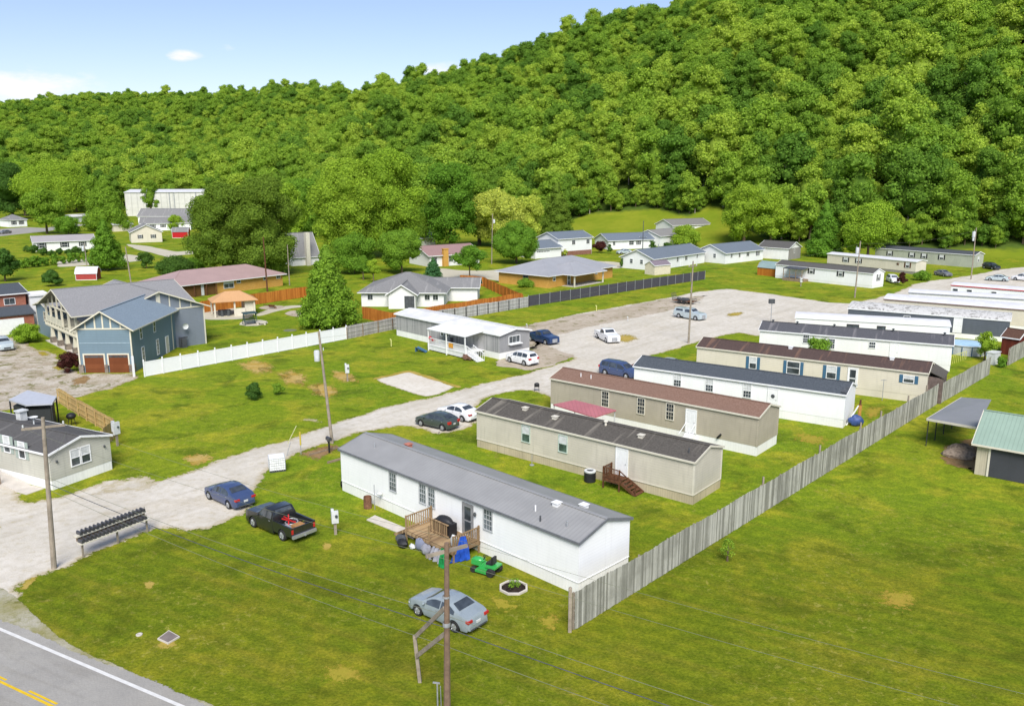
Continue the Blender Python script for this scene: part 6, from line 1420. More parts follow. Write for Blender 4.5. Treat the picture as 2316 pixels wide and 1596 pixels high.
# grey fence with visible frames then black fence
board_fence('wooden_fence', 'weathered grey plank fence joining the white vinyl fence to the grey mobile home', [vb, G(888,745.6)], 1.9, boards('pale_weathered_planks', S(196,192,186), S(166,162,156), .145), rails=True, post_side=-1, post_every=2.4, postmat=m_wood)
board_fence('wooden_fence', 'pale grey plank fence with dark posts behind the grey mobile home', [G(888,745.6), G(1195,694)], 1.9, boards('pale_weathered_planks', S(200,198,194), S(172,170,166), .145), rails=True, post_side=-1, post_every=2.4, postmat=m_shutdk)
ka, kb = G(1195,693), G(1594,632); r = root('privacy_fence', 'long black privacy screen fence behind the gravel lot', 'fence', (ka.x, ka.y, 0), math.atan2(kb.y-ka.y, kb.x-ka.x)); L_ = (kb-ka).length; n = 20
m = MB(); [m.box(L_*i/n+.05, L_*(i+1)/n-.05, -.015, .015, .05, 1.95) for i in range(n)]; obj('screen_panel', m, plain('black_screen', S(78,76,84), .8, var=.1), r)
for i in range(n+1): m = MB(); m.tube((L_*i/n,0,0),(L_*i/n,0,2.05),.045,n=8); obj('post', m, m_metal, r)
off_ = Vector((-.69,.72,0))
board_fence('cedar_fence', 'bright orange cedar fence running just behind the grey plank fence', [G(894,745)+off_*1.2, G(1192,694)+off_*1.2], 2.45, fw_o, rails=True)
board_fence('cedar_fence', 'orange cedar fence closing off the back of the grey hip roofed house', [G(1195,693)+off_*1.3, G(1092,652)+Vector((0,3,0)), G(1050,648)+Vector((-1,4,0))], 2.0, fw_o)
board_fence('cedar_fence', 'orange cedar fence before the mauve roofed ranch', [G(455,708), G(690,672), G(752,690), G(800,700)], 2.05, fw_o, posts=True)
board_fence('cedar_fence', 'short cedar fence between the big pyramid tree and the plank fence', [G(820,720), G(888,735)], 2.0, fw_o)
board_fence('wooden_fence', 'new pale pine fence behind the beige mobile home', [G(135,912), G(180,940), G(262,988), G(236,1012)], 1.7, fw_n, rails=True, post_side=-1)
board_fence('cedar_fence', 'small orange fence piece beside the brick house', [G(62,738), G(98,728)], 1.5, fw_o, posts=False)
# ------------------------------------------------------------ poles and cables
def xarm(m, z, w=2.4, ax=0.0): c, s = math.cos(ax), math.sin(ax); m.beam((-w/2*c,-w/2*s,z),(w/2*c,w/2*s,z),.11,.13)
def upole(label, loc, h, lean=(0,0), arms=(), tr=None, r0=.16, mat=None, ins=True, name='utility_pole'):
    rt = root(name, label, 'utility pole', (loc[0], loc[1], 0)); m = MB(); m.tube((0,0,-.3),(lean[0],lean[1],h), r0, r0*.62, 10); obj('shaft', m, mat or m_pole, rt)
    for (z, w, ax) in arms:
        m = MB(); xarm(m, z, w, ax); ca = obj('crossarm', m, mat or m_pole, rt); ca.location = (lean[0]*z/h, lean[1]*z/h, 0)
        for s_ in (-1, 1):
            q = MB(); q.lathe([(.03,0),(.06,.04),(.04,.1),(.06,.14),(.02,.2)], (s_*w*.46*math.cos(ax), s_*w*.46*math.sin(ax), z+.07), 8); obj('insulator', q, m_blind, ca)
    if tr:
        for (z, ax, sz) in tr:
            m = MB(); x, y = .42*math.cos(ax), .42*math.sin(ax); m.lathe([(.01,-.45*sz),(.24*sz,-.45*sz),(.26*sz,.4*sz),(.2*sz,.5*sz),(.01,.52*sz)], (x+lean[0]*z/h,y+lean[1]*z/h,z), 12); m.tube((x,y,z+.5*sz),(x,y,z+.75*sz),.04); obj('transformer', m, plain('transformer_grey', S(205,208,208), .5), rt)
    return rt
PL = G(122,1285); PN = Vector((-2.9,33.6,0)); P2 = G(752,1002); P3 = G(1557,776); P4 = G(1933,673); P5 = G(1112,597)
XA = R(24)
def z_at(P, py):
    zs = np.linspace(0, 14, 1401); return float(zs[int(np.argmin([abs(PX((P[0], P[1], z))[1]-py) for z in zs]))])
zt_ = z_at(PN, 1226); za_ = z_at(PN, 1246); print('near pole top', zt_, za_)
upole('tall pole with crossarm at the lane mouth before the beige home', PL, 9.6, (.35,.15), ((9.0,2.3,XA),), r0=.17)
m = MB(); rt = upole('brown near utility pole with one slanting crossarm at the bottom centre', PN, zt_, (.12,-.05), (), r0=.165, mat=plain('brown_pole', S(128,106,88), .9, var=.2))
m = MB(); ax = R(20); pa, pb_ = G(963.7,1257.8,za_), G(1056.6,1232.9,za_); m.beam((pa.x-PN.x,pa.y-PN.y,za_),(pb_.x-PN.x,pb_.y-PN.y,za_),.12,.14); obj('crossarm', m, m_pole, rt)
m = MB(); m.lathe([(.17,-.1),(.18,0),(.17,.1)], (.05,-.02,4.6), 10); m.lathe([(.16,-.05),(.17,0),(.16,.05)], (.06,-.02,5.9), 10); obj('bracket', m, m_metal, rt)
upole('slim pole with white transformer beside the lane before the nearest home', P2, 10.2, (-.75,0), (), tr=((8.0,math.pi,1.0),), r0=.15)
upole('tall pole at the edge of the gravel lot', P3, 11.6, (.15,0), ((10.9,1.8,R(40)),), r0=.15)
upole('pole with white transformer beside the white home beyond the lot', P4, 10.8, (.2,0), (), tr=((9.0,math.pi,1.2),), r0=.15)
upole('slim pole with transformer before the round dense tree', P5, 13.0, (.3,0), (), tr=((11.0,0,1.0),), r0=.14)
upole('thin pole with transformer at the far right', G(2196,632), 11.5, (-.1,0), (), tr=((10,math.pi,1.3),(9,math.pi,.9)), r0=.14)
upole('brown pole standing before the mauve roofed ranch', G(605,660), 11.0, (-.2,0), (), r0=.17, mat=m_wooddk)
upole('grey pole behind the mauve roofed ranch', G(655,645), 8.6, (0,0), (), r0=.12)
upole('dark pole with small crossarm among the white ranches', G(1453,577), 9.8, (0,0), ((5.0,2.2,0),), r0=.14, mat=m_dark)
upole('grey pole rising above the blue house roof', G(336-35,668), 9.5, (-.6,0), (), r0=.15)
upole('pale pole on the far left lawn with a transformer', G(200,624), 7.5, (-.2,0), (), tr=((6.3,math.pi,1.2),), r0=.12)
m_cab = plain('cable_grey', (.17,.18,.12,1), .6, var=.1)
def cable(label, p, q, sag, r=.012, group='overhead cables along the road'):
    p, q = Vector(p), Vector(q); m = MB(); n = 26; pts = [p.lerp(q, i/n)-Vector((0,0,sag*4*(i/n)*(1-i/n))) for i in range(n+1)]
    for i in range(n): m.tube(pts[i], pts[i+1], r, n=5, cap=False)
    return obj('overhead_cable', m, m_dark if r > .014 else m_cab, label=label, cat='cable', group=group)
rd = d.copy()       # road direction
L0 = PL+Vector((.3,.1,0)); dr = (PN-PL).normalized(); E1 = PN+dr*32
for off_, z0, z1 in ((-1.05,9.05,9.3),(1.05,9.1,9.35)):
    o0 = Vector((math.cos(XA),math.sin(XA),0))*off_
    cable('%s thin upper power line between crossarms over the front lawn' % ('nearer' if off_ < 0 else 'farther'), PL+o0+Vector((.33,.14,z0)), PN+o0+Vector((0,0,za_+.2)), .35, .007)
    cable('%s thin upper power line leaving the near pole to the right' % ('nearer' if off_ < 0 else 'farther'), PN+o0+Vector((0,0,za_+.2)), E1+o0+Vector((0,0,za_+.2)), .35, .007)
for k, (zl, zn, rr) in enumerate(((5.5,z_at(PN,1420),.02),(5.9,z_at(PN,1392),.011),(5.1,z_at(PN,1462),.011))):
    lab = ('thick black cable hanging low over the front lawn','thin cable just above the thick black one','thin lowest cable over the front lawn')[k]
    cable(lab, PL+Vector((.2,.1,zl)), PN+Vector((.1,0,zn)), .35, rr); cable(lab.replace('over the front lawn','right of the near pole').replace('one','one right of the near pole'), PN+Vector((.1,0,zn)), E1+Vector((0,0,zn)), .35, rr)
cable('service wire from the lane mouth pole to the beige home', PL+Vector((.2,0,6.5)), T0.world(T0.L-2, 3, 3.6), .3, .01)
cable('span of wire from the transformer pole toward the lot pole', P2+Vector((-.6,0,9.6)), P3+Vector((.1,0,11)), 1.0, .008)
cable('span of wire from the lot pole to the far pole', P3+Vector((.1,0,11)), P4+Vector((.2,0,10.4)), 1.0, .009)
cable('span of wire running from the far pole to the rightmost pole', P4+Vector((.2,0,10.4)), G(2196,632)+Vector((0,0,11)), 1.0, .009)
# wooden sign frame fixed to the near pole
sp = Vector((-4.4,36.3,0)); r = root('sign_stand', 'pale weathered timber stand with two beams joined to the near utility pole', 'wooden stand', sp)
m = MB(); m.beam((0,0,0),(-.2,0,2.45),.16,.16); obj('post', m, m_pole, r)
for nm, za, zb in (('upper_beam', 2.38, z_at(PN, 1378)), ('lower_beam', z_at(sp, 1484), z_at(PN, 1436))): m = MB(); m.beam((-.17,-.02,za),(PN.x-sp.x-.05,PN.y-sp.y+.12,zb),.06,.2); obj(nm, m, m_pole, r)
# ------------------------------------------------------------ mailbox rack
ma, mb = G(187,1260), G(334,1202); r = root('mailbox_rack', 'rack of black mailboxes in two rows on a pale beam beside the lane', 'mailboxes', ma, math.atan2(mb.y-ma.y, mb.x-ma.x)); L_ = (mb-ma).length
m = MB()
for x in (.05, L_*.53, L_-.02): m = MB(); m.box(x-.05,x+.05,-.05,.05,0,1.05); obj('post', m, m_pole, r)
m = MB(); m.box(-.15,L_+.1,-.3,.16,.94,1.02); m.box(-.15,L_+.1,.12,.52,1.34,1.44); obj('beam', m, m_trim, r)
m_mb = plain('black_mailbox', (.055,.055,.06,1), .35, .5, var=.2)
def mbox(m, x, y, z, w=.165, h=.22, l=.46):
    n = 8; pr = [(-w/2,0),(w/2,0),(w/2,h*.55)]+[(w/2*math.cos(math.pi*i/n), h*.55+h*.45*math.sin(math.pi*i/n)) for i in range(1,n)]+[(-w/2,h*.55)]; N = len(pr)
    m.add([(x+p[0],y-l/2,z+p[1]) for p in pr]+[(x+p[0],y+l/2,z+p[1]) for p in pr], [tuple(range(N))[::-1], tuple(range(N,2*N))]+[(i,(i+1)%N,N+(i+1)%N,N+i) for i in range(N)])
for row, (cnt, y, z, x0) in enumerate(((17,-.05,1.03,-.12),(17,.30,1.45,.03))):
    for i in range(cnt):
        m = MB(); mbox(m, x0+i*(L_+.1)/cnt+.1, y, z); m.box(x0+i*(L_+.1)/cnt+.2,x0+i*(L_+.1)/cnt+.215,y-.1,y-.05,z+.1,z+.28); obj('mailbox', m, m_mb, r)
m = MB(); m.box(-.1,L_+.1,.28,.34,1.05,1.33); obj('shelf', m, m_wood, r)
# ------------------------------------------------------------ props
def prop(name, lab, cat, px, rz=0, z=0, group=None): return root(name, lab, cat, G(*px)+Vector((0,0,z)), rz, group)
r = prop('mailbox', 'single black mailbox on a black post in the dirt plot', 'mailbox', (745,1024), R(40)); m = MB(); m.box(-.06,.06,-.06,.06,0,1.15); m.beam((0,0,.75),(0,.3,1.12),.06); obj('post', m, m_black, r); m = MB(); mbox(m, 0,0,1.15,.3,.32,.62); obj('box', m, m_mb, r)
r = prop('planter_curb', 'diamond of landscape timber around the mailbox post', 'garden edging', (752,1030), R(45)); m = MB()
for a, b in (((-1.4,-1.4),(1.4,-1.4)),((1.4,-1.4),(1.4,1.4)),((1.4,1.4),(-1.4,1.4))): m.beam((a[0],a[1],.08),(b[0],b[1],.08),.14,.16)
obj('timber', m, m_wood, r)
for lab, px, h_, slant in (('upright yellow guy wire guard by the lane', (681,1027), 2.0, 0),('pale slanting yellow guy wire guard by the lane', (648,1031), 2.6, .9)):
    r = prop('guy_guard', lab, 'marker', px); m = MB(); m.tube((0,0,0),(slant*.4,slant*.2,h_*.45),.03); obj('stake', m, m_metal, r); m = MB(); m.tube((slant*.4*(.4),slant*.2*.4,h_*.42),(slant,slant*.4,h_),.07 if not slant else .035,n=8); obj('yellow_sleeve', m, plain('yellow_plastic', S(206,184,70) if not slant else S(206,204,150)), r)
# white caged water tank
r = prop('water_tank', 'white caged plastic water tank on a pallet beside the lane', 'tank', (627,1062), R(20)); m = MB(); m.box(-.6,.6,-.6,.6,.16,1.15); m.lathe([(.2,0),(.2,.06),(.02,.07)], (0,0,1.15), 12); obj('tank', m, m_white, r)
m = MB()
for z in (.2,.4,.6,.8,1.0,1.17):
    for a, b in (((-.63,-.63),(.63,-.63)),((.63,-.63),(.63,.63)),((.63,.63),(-.63,.63)),((-.63,.63),(-.63,-.63))): m.tube((*a,z),(*b,z),.018,n=5)
for k in range(8):
    t = -.63+1.26*k/7
    for a in ((t,-.63),(t,.63),(-.63,t),(.63,t)): m.tube((*a,.12),(*a,1.17),.014,n=5)
obj('cage', m, m_blind, r); m = MB()
for y in (-.5,0,.5): m.box(-.62,.62,y-.06,y+.06,0,.12)
for x in (-.5,-.25,0,.25,.5): m.box(x-.06,x+.06,-.62,.62,.12,.15)
obj('pallet', m, m_dark, r)
# utility pedestals
def pedestal(lab, px, rz, h=1.7, w=.45):
    r = prop('meter_pedestal', lab, 'meter box', px, rz, group=None); m = MB(); m.box(-.09,.09,-.06,.06,0,h*.6); obj('post', m, m_pole, r); m = MB(); m.box(-w/2,w/2,-.16,.02,h*.5,h); m.box(-w*.5,-w*.1,.02,.2,h*.62,h*1.06); obj('box', m, m_blind, r); m = MB(); m.lathe([(.01,0),(.1,.01),(.1,.09),(.01,.1)], (.08,-.26,h*.8), 10, ax='Y'); obj('meter', m, m_glass, r)
pedestal('pale grey meter pedestal on the lawn right of the black pickup', (759,1208), R(20))
pedestal('pale grey meter pedestal on the lawn above the burnt scar', (786,862), R(20), 2.0)
pedestal('white meter pedestal at the corner of the pine fence', (266,1008), R(60), 2.2, .6)
pedestal('grey meter pedestal before the far white home porch', (1811,648), R(10), 1.8)
r = prop('burn_barrel', 'rusty barrel against the white wall of the nearest home', 'barrel', (832,1148)); m = MB(); m.lathe([(.01,0),(.29,0),(.3,.3),(.29,.32),(.3,.6),(.29,.88),(.25,.88),(.25,.6),(.01,.58)], n=18); obj('drum', m, plain('rusty_drum', S(124,88,66), .8, var=.3, sc=6), r)
r = prop('tank_hookup', 'white vent box and thin pipe against the white wall beside the barrel', 'pipe', (848,1152)); m = MB(); m.tube((0,0,0),(0,0,1.9),.025); obj('pipe', m, m_metal, r); m = MB(); m.blob((.35,0,1.2),.22,.12,.14); obj('vent', m, m_blind, r)
sl = MB(); q = [G(833,1172),G(848,1166),G(942,1208),G(940,1218)]; q = [G(829,1173),G(850,1165),G(945,1206),G(928,1214)]
mm_ = MB(); mm_.poly([(p.x,p.y) for p in [G(829,1176),G(848,1166),G(950,1208),G(935,1219)]][::-1], 0, .06); obj('walkway_slab', mm_, m_conc, label='narrow concrete walk leading to the wooden deck', cat='path slab')
mm_ = MB(); lid = [G(356,1446),G(382,1427),G(407,1441),G(380,1457)]; mm_.poly([(p.x,p.y) for p in lid][::-1], 0, .08)
lo = obj('concrete_lid', mm_, m_conc, label='square concrete lid with brown plate set in the front lawn', cat='utility lid'); mm_ = MB(); c_ = sum(lid, Vector())/4; mm_.poly([(c_.x+(p.x-c_.x)*.84,c_.y+(p.y-c_.y)*.84) for p in lid][::-1], .08, .1); obj('plate', mm_, plain('brown_plate', S(134,122,116)), lo)
mm_ = MB(); mm_.lathe([(.01,0),(.17,0),(.17,.05),(.11,.06),(.10,.03),(.01,.03)], G(315,1435), 12); obj('clean_out_cap', mm_, m_conc, label='little white round cap in the lawn left of the concrete lid', cat='pipe cap')
# round planter
r = prop('planter_ring', 'octagonal paver ring planter with a green plant on the front lawn', 'planter', (1161.5,1330)); m = MB(); n = 8; ro, ri = .88, .76
v = [(rr*math.cos(2*math.pi*(i+.5)/n), rr*math.sin(2*math.pi*(i+.5)/n), z) for rr, z in ((ro,0),(ro,.12),(ri,.12),(ri,.02)) for i in range(n)]
m.add(v, [(k*n+i,k*n+(i+1)%n,(k+1)*n+(i+1)%n,(k+1)*n+i) for k in range(3) for i in range(n)]); obj('ring', m, m_conc, r)
m = MB(); m.lathe([(.75,.05),(.01,.09)], n=8, smooth=False); obj('soil', m, plain('dark_soil', (.03,.022,.018,1), .95, .05, var=.4, sc=8), r)
V, ex = crown(.42, .55, .05, 8, .08, .5, 'round', .8, 0); me = mesh_quads('plant', V, [F_mid], ex); o = bpy.data.objects.new('plant', me); COL.objects.link(o); o.parent = r
# AC unit, cleanout, dark steps at T2
def at_house(hh, name, lab, cat, x, y, rz=0): w = hh.world(x, y, 0); return root(name, lab, cat, w, hh.rz+rz)
def hx(hh, px, py): P_ = G(px, py); v = P_-Vector((hh.A.x, hh.A.y, 0)); c, s = math.cos(hh.rz), math.sin(hh.rz); return v.x*c+v.y*s, -v.x*s+v.y*c
x, y = hx(T2, 1334, 1088)
r = at_house(T2, 'air_conditioner', 'round black air conditioning unit beside the brown steps', 'air conditioner', x, min(y,-.5)); m = MB(); m.lathe([(.3,.82),(.42,.85),(.46,.82),(.46,.04),(.4,0),(.01,0)], n=22); obj('casing', m, m_black, r)
m = MB(); m.lathe([(.46,.80),(.47,.9),(.42,.94),(.28,.94),(.27,.88)], n=22); obj('top_ring', m, m_blind, r)
m = MB(); [m.beam((0,0,.86),(.3*math.cos(k*math.pi/4),.3*math.sin(k*math.pi/4),.86),.02) for k in range(8)]; m.lathe([(.01,.85),(.3,.85)], n=12); obj('fan_grille', m, m_dark, r)
x, y = hx(T2, 1203, 1052); r = at_house(T2, 'stand_pipe', 'thin stand pipe with white disc before the tan wall', 'pipe', x, y); m = MB(); m.tube((0,0,0),(0,0,.95),.03); m.lathe([(.01,.02),(.2,.02),(.2,.06),(.01,.08)], n=12); obj('pipe', m, m_metal, r)
a = T2door; r = at_house(T2, 'entry_steps', 'brown wooden landing and stairs at the tan home white door', 'stairs', a-.15, -.02)
m = MB(); 
for i in range(9): m.box(-.75,.75,-.13-.14*i,-.01-.14*i,.78,.82)
m.box(-.75,.75,-1.28,-1.24,.62,.78); m.box(-.75,-.71,-1.24,0,.62,.78); obj('landing', m, m_wooddk, r)
m = MB()
for px_, py_ in ((-.72,-1.22),(.72,-1.22),(-.72,-.08)): m = MB(); m.box(px_-.05,px_+.05,py_-.05,py_+.05,0,1.75); obj('post', m, m_wooddk, r)
m = MB()
for z in (1.0,1.7): m.beam((-.72,-1.22,z),(.72,-1.22,z),.07,.05); m.beam((-.72,-1.22,z),(-.72,-.08,z),.05,.07)
for i in range(12): x_ = -.66+i*.12; m.beam((x_,-1.24,.85),(x_,-1.24,1.7),.035)
for i in range(9): y_ = -1.15+i*.12; m.beam((-.74,y_,.85),(-.74,y_,1.7),.035)
obj('railing', m, m_wooddk, r)
m = MB()
for i in range(5): m.box(.76+i*.29,1.07+i*.29,-1.2,-.1,.66-i*.155,.70-i*.155)
for y_ in (-1.22,-.08): m.beam((.72,y_,.78),(2.2,y_,.0),.05,.22)
m.beam((.72,-1.22,1.7),(2.15,-1.22,.85),.05,.08); m.box(2.1,2.18,-1.26,-1.18,0,.9); obj('stairs', m, m_wooddk, r)
# deck at T1
a = T1door; r = at_house(T1, 'wooden_deck', 'small wooden deck with slat railings at the nearest home door', 'deck', a, -.03)
x0, x1, y0 = -3.6, 1.15, -2.3; m_dk = boards('deck_pine', S(188,160,120), S(132,108,82), .14)
m = MB(); 
for i in range(16): m.box(x0,x1,-.14*(i+1),-.14*i-.012,.76,.8)
m.box(x0,x1,y0-.04,y0,.58,.78); m.box(x1-.04,x1,y0,0,.58,.758); obj('deck_floor', m, m_dk, r)
m = MB()
for px_ in (x0+.05, (x0+x1)/2, x1-.05): m = MB(); m.box(px_-.05,px_+.05,y0+.0,y0+.1,0,1.8); obj('post', m, m_dk, r)
for px_ in (x0+.05, x1-.05): m = MB(); m.box(px_-.05,px_+.05,-.15,-.05,0,1.85); obj('post', m, m_dk, r)
def rail(xa, ya, xb, yb, gap=.17, w=.09):
    m = MB(); m.beam((xa,ya,1.74),(xb,yb,1.74),.11,.05); m.beam((xa,ya,.95),(xb,yb,.95),.05,.08); L__ = math.hypot(xb-xa,yb-ya); n = int(L__/gap)
    for i in range(1,n): t = i/n; x, y = xa+(xb-xa)*t, ya+(yb-ya)*t; m.cbox((x,y,1.3), w, .025, .95, math.atan2(yb-ya,xb-xa))
    obj('railing', m, m_dk, r)
rail(x0+.05,y0+.05,x0+.05,-.05); rail(x1-.05,y0+.05,x1-.05,-.05); rail(x0+1.25,y0+1.0,x1-1.6,y0+1.0)
m = MB(); 
for i in range(4): m.box(x0-.3-.3*i,x0-.02-.3*i,-2.2,-1.1,.6-.17*i,.64-.17*i)
m.beam((x0,-2.2,.75),(x0-1.3,-2.2,.02),.05,.2); m.beam((x0,-1.1,.75),(x0-1.3,-1.1,.02),.05,.2); obj('stairs', m, m_dk, r)
def onT1(name, lab, cat, x, y, z=0): w = T1.world(a+x, y-.03, z); return root(name, lab, cat, w, T1.rz)
q = onT1('grill', 'large grill under a black cover on the wooden deck', 'grill', -1.35, -.8, .8); m = MB(); m.box(-.8,.8,-.34,.34,0,.85); m.blob((0,0,.85),.72,.4,.36,12,8); obj('cover', m, m_black, q)
q = onT1('bag', 'white plastic bag hanging on the deck corner', 'bag', .6, -1.75, .8); m = MB(); m.blob((0,0,.4),.26,.22,.42,9,7,jit=.15); obj('bag', m, m_blind, q)
m_tarp = plain('blue_tarp', S(40,86,190), .45, .4, var=.3, sc=2.5); m_gt = plain('green_tarp', S(30,140,74), .5, .4, var=.3, sc=2.5); m_gyt = plain('grey_tarp', S(150,150,158), .6, var=.25, sc=2.5)
def drape(name, lab, mat, x, y, w, z0, z1, rz=0, seed=1, taper=.5):
    q = onT1(name, lab, 'tarp', x, y); rn = random.Random(seed); m = MB(); n, k = 12, 8; v = []
    for j in range(k+1):
        for i in range(n+1):
            t, u = i/n-.5, j/k; ww = w*(1-taper*u); v.append((t*ww*math.cos(rz)+.09*math.sin(i*1.9+j*.5)*(1-u*.4)*math.sin(rz+1.57)*0-.0, t*ww*math.sin(rz)-.12*math.sin(i*1.7+seed+j*.3)*(1-u*.3)-.25*(1-u), z0+(z1-z0)*u+rn.uniform(-.02,.02)))
    f = [(j*(n+1)+i, j*(n+1)+i+1, (j+1)*(n+1)+i+1, (j+1)*(n+1)+i) for j in range(k) for i in range(n)]
    m.add(v, f, 0, True); N = len(v); m.add([(p[0],p[1]+.02,p[2]) for p in v], [t[::-1] for t in f], 0, True); obj('sheet', m, mat, q)
drape('blue_tarp', 'blue tarp hanging from the right railing of the deck', m_tarp, 1.25, -1.6, 1.25, .05, 1.65, R(70), 2, .75)
drape('green_tarp', 'green tarp strip hanging at the front of the deck', m_gt, 1.0, -2.9, .6, .02, 1.15, 0, 5, .2)
drape('grey_tarp', 'grey tarp hanging under the deck front', m_gyt, .2, -2.65, 1.3, .02, .8, 0, 7, .1)
for lab, mat, x, y, sx_, sz_, nm in (('black bin bag lying left of the deck front', m_black, -3.0, -3.0, .42, .3, 'bin_bag'), ('dark crate of junk under the deck stairs', m_dark, -3.7, -2.6, .4, .28, 'junk_crate'), ('pale blue cloth bundle under the deck', plain('blue_cloth', S(130,136,156)), -1.9, -2.4, .42, .4, 'cloth_bundle'), ('grey cloth bundle beside the pale blue one', m_gyt, -1.1, -2.6, .42, .36, 'cloth_bundle'), ('white tub under the deck centre', m_blind, -2.4, -2.7, .24, .18, 'tub'), ('dark bucket by the deck corner', m_dark, -.3, -2.7, .3, .24, 'bucket')):
    q = onT1(nm, lab, 'clutter', x, y); m = MB(); m.blob((0,0,sz_*.9),sx_,sx_*.8,sz_,9,7,jit=.16,floor=0.0); obj('body', m, mat, q)
q = onT1('motorbike_part', 'small black wheeled machine at the left end wall of the nearest home', 'machine', -(a)-.35, .35); m = MB(); m.lathe([(.15,-.05),(.26,-.06),(.26,.06),(.15,.05)], (0,0,.26), 14, ax='Y'); m.beam((0,0,.3),(.3,0,.8),.07); m.box(-.1,.3,-.14,.14,.3,.55); obj('body', m, m_black, q)
# red carport between T2 and T3
ca = [G(1251,914,2.9), G(1300,904,2.9), G(1394,927,2.9), G(1345,943,2.9)]
cr = root('carport', 'low carport with faded red metal roof between two tan mobile homes', 'carport', (ca[0].x, ca[0].y, 0)); o_ = Vector((ca[0].x, ca[0].y, 0))
m = MB(); tp_ = [p-o_ for p in (ca[0],ca[3],ca[2],ca[1])]; m.solid(tp_, .1); obj('roof', m, ribbed('faded_red_metal', S(206,122,124,.74), .35, 'X', .4, .08), cr)
for p in tp_: m = MB(); q_ = p*.96+Vector((.1,.05,0)); m.tube((q_.x,q_.y,0),(q_.x,q_.y,2.8),.05); obj('post', m, m_blind, cr)
# small things around T3..T5
q = at_house(T3, 'tyre', 'black hose reel hanging on the tan home wall near its corner', 'hose', hx(T3,1660,1000)[0] if False else T3.L-3.6, -.1); m = MB(); m.tube((0,-.05,.95),(.35,-.08,1.35),.09); obj('hose', m, m_black, q)
q = root('blue_bundle', 'blue tarped bundle by the torn corner of the white home', 'bundle', G(1936,962)); m = MB(); m.blob((0,0,.5),.75,.55,.55,10,7,jit=.15,floor=0); obj('tarp', m, plain('navy_tarp', S(62,84,138), .5, var=.3), q); m = MB(); m.beam((-.9,.1,0),(.2,.3,1.9),.09); obj('board', m, m_white, q)
q = root('orange_mesh', 'brown stake wrapped in orange mesh on the yellow grass', 'stake', G(1943,946)); m = MB(); m.box(-.07,.07,-.07,.07,0,1.9); obj('stake', m, m_wooddk, q); m = MB(); m.lathe([(.2,.1),(.16,.7),(.2,1.4)], n=8); obj('mesh', m, plain('orange_mesh_net', S(190,140,70)), q)
q = root('clothes_pole', 'thin grey pole standing before the cream wall', 'pole', G(1995,905)); m = MB(); m.tube((0,0,0),(0,0,2.3),.035); m.beam((-.3,0,2.2),(.3,0,2.2),.05); obj('pole', m, m_metal, q)
q = root('lamp_hoop', 'short pole with a dark box lamp by the lot and charcoal roof', 'lamp post', G(1743,731)); m = MB(); m.tube((0,0,0),(0,0,3.2),.06); obj('pole', m, m_metal, q); m = MB(); m.box(-.5,.4,-.25,.25,3.2,3.9); obj('lamp', m, m_dark, q)
q = root('grill', 'small black grill box on the grass left of the brown roofed home', 'grill', G(1214,884)); m = MB(); m.box(-.28,.28,-.2,.2,.5,.8); [m.tube((x,y,0),(x*.9,y*.9,.5),.02) for x in (-.24,.24) for y in (-.16,.16)]; m.blob((0,0,.8),.28,.2,.16,8,6); obj('body', m, m_black, q)
q = root('swimming_pool', 'round above ground pool with pale blue cover behind the slate grey home', 'pool', G(2184,797)); m = MB(); m.lathe([(2.6,0),(2.6,1.25),(2.7,1.25),(2.7,1.32),(2.5,1.32)], n=28); obj('wall', m, m_blind, q); m = MB(); m.lathe([(2.5,1.3),(1.2,1.42),(.01,1.46)], n=28); obj('cover', m, plain('pale_blue_cover', S(180,214,234), .4, var=.06), q)
m = MB(); [m.tube((2.64*math.cos(t),2.64*math.sin(t),0),(2.64*math.cos(t),2.64*math.sin(t),1.3),.06) for t in np.linspace(0,6.28,15)]; obj('upright', m, m_shutter, q)
q = root('pool_fence', 'little yellow tube fence beside the covered pool', 'fence', G(2150,824), R(40)); m = MB()
for i in range(9): m.tube((i*.55,0,0),(i*.55,0,1.1),.03,n=6)
m.tube((0,0,1.1),(4.4,0,1.1),.03); obj('rail', m, plain('pale_yellow_tube', S(220,220,110)), q)
q = root('white_box', 'white storage box by the fence gap at the right', 'storage box', G(2245,822), R(40)); m = MB(); m.box(-.85,.85,-.5,.5,0,1.45); m.box(-.9,.9,-.55,.55,1.45,1.55); obj('box', m, m_blind, q)
# yellow markers in the grass
for i, (px, py, h_) in enumerate(((885,783,.95),(1349,703,.9),(1420,726,.7),(1192,742,.6),(1563,668,.9))):
    q = root('standpipe', ('yellow tipped pipe on the lawn before the grey home','yellow stake at the near side of the lot','white stub pipe in the gravel lot','white stub pipe behind the grey home','white stub pipe near the tall lot pole')[i], 'pipe', G(px,py)); m = MB(); m.tube((0,0,0),(0,0,h_),.06); m.tube((0,0,h_),(-.18,0,h_+.04),.06); obj('pipe', m, plain('pale_yellow_pipe', S(236,232,150)) if i < 2 else m_blind, q)
